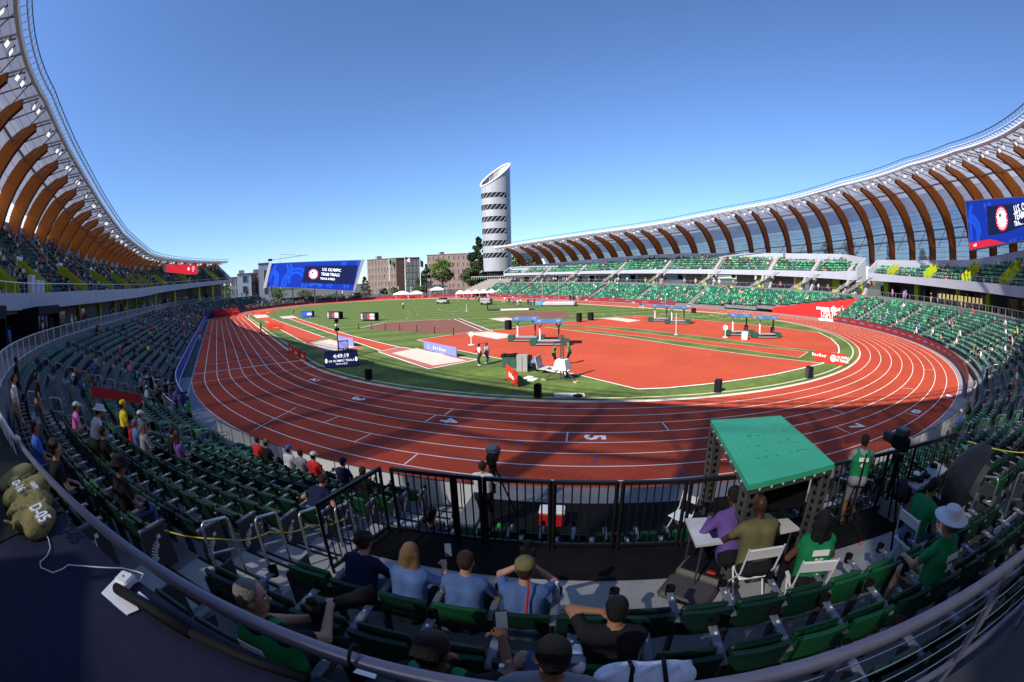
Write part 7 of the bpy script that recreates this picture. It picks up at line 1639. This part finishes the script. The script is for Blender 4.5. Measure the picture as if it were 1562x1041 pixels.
for i in range(NA):
    a0, a1 = 2*pi*i/NA, 2*pi*(i+1)/NA
    if inwin((a0+a1)/2): w_.add([tpt(0, a0, .8)-o, tpt(0, a1, .8)-o, tpt(zt(414), a1, .8)-o, tpt(zt(414), a0, .8)-o], [(0, 1, 2, 3)], DARKW)
w_.build('glazed_base', tw, fix=False)
rm_ = MB(); rm_.tube([tpt(ztop(a), a)-o for a in np.linspace(0, 2*pi, NA+1)[:-1]], .38, WHITE, 6, closed=True); rm_.build('top_ring', tw, True)
rm_ = MB(); zr_ = ztop(4.3)-1.0
rm_.add([tpt(zr_, a, .9)-o for a in np.linspace(0, 2*pi, NA+1)[:-1]], [tuple(range(NA))], mat('tower_deck', (.10, .10, .11), .7)); rm_.build('roof_deck', tw)
rm_ = MB()
for i in range(16):
    a = 2*pi*i/16
    if ztop(a)-zr_ > 1: rm_.bar(tpt(zr_, a, .96)-o, tpt(ztop(a), a, .98)-o, .22, WSTEEL)
rm_.bar(tpt(zr_+1.2, 2.2, .8)-o, tpt(zr_+1.2, .4, .8)-o, 2.6, mat('plant_room', (.03, .03, .035), .6)); rm_.build('top_frame', tw)
# ------------------------------------------------------------------ buildings
def building(label, px0, px1, pyt, dist, m_, floors, cols, side=None, px2=None, mside=None, win=None, d2=14, roofbits=1, ylow=430):
    """front wall from px0 to px1, then a side wall to px2"""
    a, b = PT(px0, pyt, dist), PT(px1, pyt, dist-(6 if side else 0)); z = (a.z+b.z)/2; t = thing('brick_building' if 'brick' in label else 'building', label, 'building')
    P0, P1 = Vector((a.x, a.y, 0)), Vector((b.x, b.y, 0)); dv = (P1-P0).normalized(); nb = Vector((-dv.y, dv.x, 0)); nb = nb if nb.dot(P0-Vector((CAM[0], CAM[1], 0))) > 0 else -nb
    if px2: c = PT(px2, pyt, dist-2); P2 = Vector((c.x, c.y, 0))
    else: P2 = P1+nb*d2
    P3 = P0+nb*d2
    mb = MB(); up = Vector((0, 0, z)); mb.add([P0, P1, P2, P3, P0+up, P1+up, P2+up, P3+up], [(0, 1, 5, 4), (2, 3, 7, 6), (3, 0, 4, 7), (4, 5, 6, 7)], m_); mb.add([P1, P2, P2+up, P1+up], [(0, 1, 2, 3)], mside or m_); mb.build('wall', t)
    rb = MB()
    ring_ = [P0, P1, P2, P3]
    for i in range(4): p, q = ring_[i], ring_[(i+1) % 4]; rb.bar(p+up+Vector((0, 0, .15)), q+up+Vector((0, 0, .15)), .5, mat('coping_brown', (.16, .10, .085), .8))
    ro = rb.build('parapet', t)
    for i in range(roofbits): p = P0.lerp(P1, .3+.4*i)+nb*5; k = MB(); k.box((p.x, p.y, z+1), (3, 3, 2.4), GSTEEL); k.build('roof_plant', t)
    wm_ = win or mat('window_glass', (.05, .06, .07), .2); fmm = mat('window_frame_pale', (.42, .38, .34), .6); L_ = (P1-P0).length; rr = random.Random(int(px0)); n = -nb
    for f in range(floors):
        for c_ in range(cols):
            u = (c_+.5+rr.uniform(-.16, .16))/cols; p = P0.lerp(P1, u); zz = z*(f+.55)/floors; w_ = L_/cols*.30; h_ = z/floors*.58; fr = MB(); rz = atan2(dv.y, dv.x)
            fr.box((p.x+n.x*.05, p.y+n.y*.05, zz), (w_+.3, .16, h_+.3), fmm, rz); fo = fr.build('window', t); g_ = MB(); g_.box((p.x+n.x*.14, p.y+n.y*.14, zz), (w_, .06, h_), wm_, rz); g_.build('pane', fo)
    return t, P0, P1, P2, z
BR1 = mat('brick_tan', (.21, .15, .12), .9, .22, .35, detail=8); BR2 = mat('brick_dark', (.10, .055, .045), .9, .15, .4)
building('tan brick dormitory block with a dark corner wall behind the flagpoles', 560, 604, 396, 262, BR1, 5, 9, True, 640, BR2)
t = building('dark glass and brick wing joined to the tan dormitory block', 618, 641, 397, 250, mat('curtain_dark', (.06, .075, .075), .3), 5, 4, None, None, None, None, 10, 0)[0]
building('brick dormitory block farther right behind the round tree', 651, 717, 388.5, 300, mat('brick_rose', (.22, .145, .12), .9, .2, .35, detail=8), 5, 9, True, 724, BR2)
building('pale blue-grey metal-clad building left of the giant screen', 362, 383, 418.5, 230, mat('metal_pale', (.36, .40, .48), .5, .05, .3), 3, 1, None, None, None, None, 18, 1)
building('dark brick building between the pale clad one and the screen', 383, 406, 417, 236, BR2, 3, 3, None, None, None, None, 14, 1)
building('tilted grey clad volume just left of the giant screen', 394, 410, 402.5, 226, mat('metal_grey', (.28, .28, .34), .5, .05, .3), 1, 1, None, None, None, None, 12, 0)
building('low tan clad building row left of the pale clad one', 352, 362, 424, 240, mat('clad_tan', (.22, .19, .17), .7), 3, 2, None, None, None, None, 20, 0)
building('distant dark brick building beyond the roof end', 325, 341, 430.5, 300, BR2, 2, 3, None, None, None, None, 14, 1)
for i, (px, pt, w_, dd, lab) in enumerate([(320, 427, 6, 700, 'far pale town block nearest the roof end'), (333, 428.5, 9, 760, 'far pale town block with twin chimneys'), (347, 427.5, 8, 720, 'far grey town block beside the tree'), (356, 428, 5, 780, 'far small town block before the tan building')]): building(lab, px-w_/2, px+w_/2, pt, dd, mat('town_%d' % (i % 2), [(.40, .42, .46), (.30, .32, .36)][i % 2], .8), 2, 2, None, None, None, None, 20, 1)
# crane
cn = thing('tower_crane', 'thin pale tower crane far behind the giant screen', 'crane'); b0, b1, b2 = PT(427, 428, 420), PT(427, 388, 420), PT(414, 397, 420); mb = MB(); mb.bar((b0.x, b0.y, 0), b1, .55, mat('crane_white', (.75, .68, .6), .6)); mb.build('mast', cn); mb = MB(); mb.bar(b2, PT(470, 389, 440), .5, mat('crane_white'  , (.6, .55, .5))); mb.bar(b1, PT(460, 390, 438), .3, mat('crane_white', (.6, .55, .5))); mb.build('jib', cn); mb = MB(); mb.box(tuple(PT(412, 397, 420)), (4, 2, 2.2), DGREY); mb.build('counterweight', cn)
# flagpoles
def flagpole(label, px, pt, pb, dist, flag):
    p = PT(px, pb, dist); z = PT(px, pt, dist).z; t = thing('flagpole', label, 'flagpole', (p.x, p.y, 0)); MB().tube([(0, 0, 0), (0, 0, z)], [.28, .16], WSTEEL, 8).build('pole', t)
    v = Vector((p.x-CAM[0], p.y-CAM[1], 0)).normalized(); x = Vector((v.y, -v.x, 0))
    if flag:
        fw, fh = flag[1]; m = MB(); k = 8; vs = []; cols = []
        rows = 13
        for j in range(rows+1):
            for i in range(k+1):
                u = i/k; vs.append(x*(u*fw)+v*(.35*sin(u*7))+Vector((0, 0, z-.4-fh*j/rows-u*u*fw*flag[2])))
        for j in range(rows):
            for i in range(k): 
                if flag[0] == 'us': mm = NAVY if (j < 7 and i < k*.42) else (RED if j % 2 == 0 else WHITE)
                else: mm = flag[0]
                o_ = [j*(k+1)+i, j*(k+1)+i+1, (j+1)*(k+1)+i+1, (j+1)*(k+1)+i]; m.add([vs[q] for q in o_], [(0, 1, 2, 3)], mm)
        m.build('flag', t, fix=False)
flagpole('flagpole with a drooping dark green flag, leftmost of three', 595, 395, 452, 185, (mat('flag_green', (.03, .08, .06), .7), (2.6, 1.8), .75)); flagpole('flagpole flying the American flag, middle of three', 619, 391, 446, 205, ('us', (3.2, 2.0), .45)); flagpole('flagpole with a hanging navy flag, rightmost of three', 642, 396, 445, 205, (NAVY, (1.5, 3.0), .4))
for px in (523, 580, 608, 627): flagpole('slim pale lamp pole at the far end, %s' % {523: 'under the giant screen', 580: 'left of the flagpoles', 608: 'in front of the dark brick corner', 627: 'between the flagpoles'}[px], px, 437 if px != 580 else 440, 455, 190, None)
# grey tiered plaza seating with tents, far end
gs = thing('plaza_steps', 'broad grey stepped terrace below the silver tower', 'steps'); mb = MB()
q0, q1 = PT(700, 447, 178), PT(774, 447, 168); x = (Vector((q1.x, q1.y, 0))-Vector((q0.x, q0.y, 0))); v = Vector((-x.y, x.x, 0)).normalized(); c = Vector((q0.x, q0.y, 0))
for i in range(10): a, b = c+v*i*1.1+x*(.04*i), c+x*1.02+v*i*1.1; mb.add([a, b, b+v*1.1, a+v*1.1]+[w2+Vector((0, 0, 1.6+.52*i)) for w2 in (a, b, b+v*1.1, a+v*1.1)], [(0, 1, 5, 4), (4, 5, 6, 7), (3, 0, 4, 7), (1, 2, 6, 5), (2, 3, 7, 6)], mat('step_taupe', (.24, .215, .20), .9, .1, .5))
mb.build('steps', gs); mb = MB(); mb.tube([c+v*10.5+x*f+Vector((0, 0, 7.4)) for f in (0, 1.15)], .06, WHITE, 5)
for f in np.linspace(0, 1.15, 30): mb.bar(c+v*10.5+x*f+Vector((0, 0, 6.3)), c+v*10.5+x*f+Vector((0, 0, 7.4)), .06, WHITE)
mb.build('railing', gs); mb = MB(); a, b = c-v*.3+x*.05, c+x-v*.3; mb.add([a, b, b+Vector((0, 0, 1.4)), a+Vector((0, 0, 1.4))], [(0, 1, 2, 3)], BLACK); mb.build('dark_opening', gs)
def tent(label, px, py, w_, dist, m_=None, h=2.4):
    p = PT(px, py, dist); t = thing('tent', label, 'tent', (p.x, p.y, 0), -az*pi/180); hw = w_/2
    m = MB(); m.add([(-hw, -2, h), (hw, -2, h), (hw, 2, h), (-hw, 2, h), (-hw*.2, 0, h+.9), (hw*.2, 0, h+.9)], [(0, 1, 5, 4), (1, 2, 5), (2, 3, 4, 5), (3, 0, 4), (3, 2, 1, 0)], m_ or WHITE); m.add([(-hw, -2.01, h-.4), (hw, -2.01, h-.4), (hw, -2.01, h), (-hw, -2.01, h)], [(0, 1, 2, 3)], m_ or WHITE); m.build('canopy', t)
    for sx_ in (-1, 1):
        for sy in (-1, 1): m = MB(); m.bar((sx_*hw*.96, sy*1.9, 0), (sx_*hw*.96, sy*1.9, h), .1, WSTEEL); m.build('pole', t)
tent('white canopy tent left of the flagpoles, first at the far end', 613, 452, 6, 176, None, 2.0); tent('pale canopy tent under the right-hand flagpole', 635, 453, 5.5, 174, mat('tent_pale', (.6, .63, .55), .7), 1.9); tent('white box-like tent below the round tree', 667, 451, 5.5, 178, None, 3.0); tent('dark canopy tent behind the white box-like tent', 668, 444, 9, 205, mat('tent_dark', (.03, .04, .055), .6), 3.6)
for i, px in enumerate((702, 714, 726, 738, 750, 762)): tent('low white parasol-like tent before the grey terrace, number %s from the flags' % ['one', 'two', 'three', 'four', 'five', 'six'][i], px, 452, 3.0, 163, None, 1.7)
# ------------------------------------------------------------------ trees
LEAF = {}
def leafmat(name, col):
    if name in LEAF: return LEAF[name]
    m = mat(name, col, .7, .45, .9, detail=8, spec=.2); LEAF[name] = m; return m
def tree(label, px, pb, pt, wpx, dist, kind, col, n=2600):
    p = PT(px, pb, dist); z0 = 0; H = PT(px, pt, dist).z; Wd = (PT(px+wpx/2, pb, dist)-PT(px-wpx/2, pb, dist)).length/2
    t = thing('conifer_tree' if kind == 'con' else 'tree', label, 'tree', (p.x, p.y, z0)); rr = random.Random(int(px*7+pt)); bark = mat('bark', (.06, .042, .03), .9, .3, 2)
    m = MB(); m.tube([(0, 0, 0), (rr.uniform(-.2, .2), 0, H*.3), (0, rr.uniform(-.2, .2), H*.6), (0, 0, H*.92)], [H*.022, H*.018, H*.011, H*.003], bark, 7)
    if kind != 'con':
        for i in range(9): a = rr.uniform(0, 2*pi); zb = H*rr.uniform(.22, .6); m.tube([(0, 0, zb), (Wd*.35*cos(a), Wd*.35*sin(a), zb+H*.12), (Wd*.7*cos(a), Wd*.7*sin(a), zb+H*.24)], [H*.010, H*.006, H*.002], bark, 5)
    m.build('trunk', t)
    cl = []
    if kind == 'con':
        for i in range(60): f = rr.random()**.8; a = rr.uniform(0, 2*pi); r = Wd*(1-f)**.85*rr.uniform(.35, 1.05); cl.append((r*cos(a), r*sin(a), H*(.06+.94*f), Wd*.30*(1-f*.7)))
    else:
        for i in range(46):
            a = rr.uniform(0, 2*pi); e = rr.uniform(-.8, 1.5); q = rr.uniform(.35, 1.0)**.6; cl.append((Wd*.86*q*cos(a)*cos(e), Wd*.86*q*sin(a)*cos(e), H*(.60+.36*q*sin(e)), Wd*rr.uniform(.18, .32)))
    vs = []; fs = []; ls = max(.28, Wd*.055)
    for i in range(n):
        c = rr.choice(cl); d = Vector((rr.gauss(0, 1), rr.gauss(0, 1), rr.gauss(0, 1))).normalized()*c[3]*rr.uniform(.55, 1.05); P_ = Vector(c[:3])+Vector((d.x, d.y, d.z*.75)); u = Vector((rr.gauss(0, 1), rr.gauss(0, 1), rr.gauss(0, .6))).normalized(); w2 = u.cross(Vector((rr.gauss(0, 1), rr.gauss(0, 1), rr.gauss(0, 1)))).normalized(); k = len(vs); s_ = ls*rr.uniform(.6, 1.3)
        vs += [P_-u*s_, P_+w2*s_*.55, P_+u*s_, P_-w2*s_*.55]; fs.append((k, k+1, k+2, k+3))
    b = MB(); b.add(vs, fs, leafmat('leaf_%s' % (col,), {'bright': (.11, .16, .035), 'dark': (.028, .05, .018), 'mid': (.065, .105, .03), 'deep': (.018, .036, .016)}[col])); b.build('crown', t, fix=False)
tree('round bright green broadleaf tree in front of the right brick dormitory', 676, 446, 395, 44, 225, 'b', 'bright', 5200)
tree('tall dark conifer left of the silver tower', 731, 440, 364, 66, 235, 'con', 'dark', 9000); tree('dark slim conifer right of the right-hand flagpole', 651, 448, 404, 34, 220, 'con', 'deep', 2600); tree('second dark conifer beside the navy flag, lower', 643, 449, 416, 28, 218, 'con', 'dark', 1800)
tree('bushy green tree between the silver tower and the roof end', 800, 432, 379, 62, 235, 'b', 'mid', 6000); tree('lower bushy tree at the foot of the silver tower', 716, 438, 408, 26, 228, 'b', 'mid', 2000)
tree('small conifer right of the giant screen', 557, 455, 422, 26, 195, 'con', 'dark', 1800); tree('yellow-green shrub-like tree left of the American flag', 601, 455, 438, 12, 205, 'b', 'bright', 1200); tree('green tree beyond the end of the shaded grandstand', 346, 448, 434, 16, 215, 'b', 'bright', 1600); tree('slim tree in front of the pale clad building', 377, 455, 440, 14, 205, 'con', 'mid', 900)
for i, (px, pt, w_, lab) in enumerate([(425, 440, 26, 'leafy tree under the left part of the giant screen'), (465, 443, 30, 'leafy tree under the middle of the giant screen'), (640, 436, 18, 'leafy tree under the navy flag'), (586, 440, 14, 'leafy tree below the tan dormitory')]): tree(lab, px, 455, pt, w_, 200, 'b', 'mid', 1400)
# trees glimpsed through the glazing behind the sunlit stand
for i, (px, pt, w_, lab) in enumerate([(1262, 365, 34, 'leafy tree seen through the clear panels, tallest of those behind the sunlit stand'), (1296, 360, 30, 'leafy tree seen through the clear panels beside the tallest'), (1355, 372, 26, 'conifer-like tree seen through the clear panels near the right'), (1410, 376, 30, 'leafy tree seen through the clear panels farthest right'), (1310, 428, 18, 'green tree in the gap between the two sunlit tiers')]):
    tree(lab, px, 455, pt, w_, 190, 'b' if i != 2 else 'con', 'mid' if i != 4 else 'bright', 1800)
# wooded hills on the horizon
mb = MB(); HILL = mat('hill_forest', (.030, .048, .032), .95, .35, .02, detail=10); k = 90; vs = []; fs = []
for i in range(k+1):
    a = radians(-60+200*i/k); r = 1500; hh = 26+16*sin(i*.31)+10*sin(i*.83+1)+6*sin(i*1.9); vs += [(CAM[0]+r*sin(a), CAM[1]+r*cos(a), -2), (CAM[0]+(r+120)*sin(a), CAM[1]+(r+120)*cos(a), max(5, hh)), (CAM[0]+(r+420)*sin(a), CAM[1]+(r+420)*cos(a), -2)]
for i in range(k): fs += [(3*i, 3*i+3, 3*i+4, 3*i+1), (3*i+1, 3*i+4, 3*i+5, 3*i+2)]
mb.add(vs, fs, HILL); struct(mb, 'hills', True)
bpy.data.scenes.remove(TS)
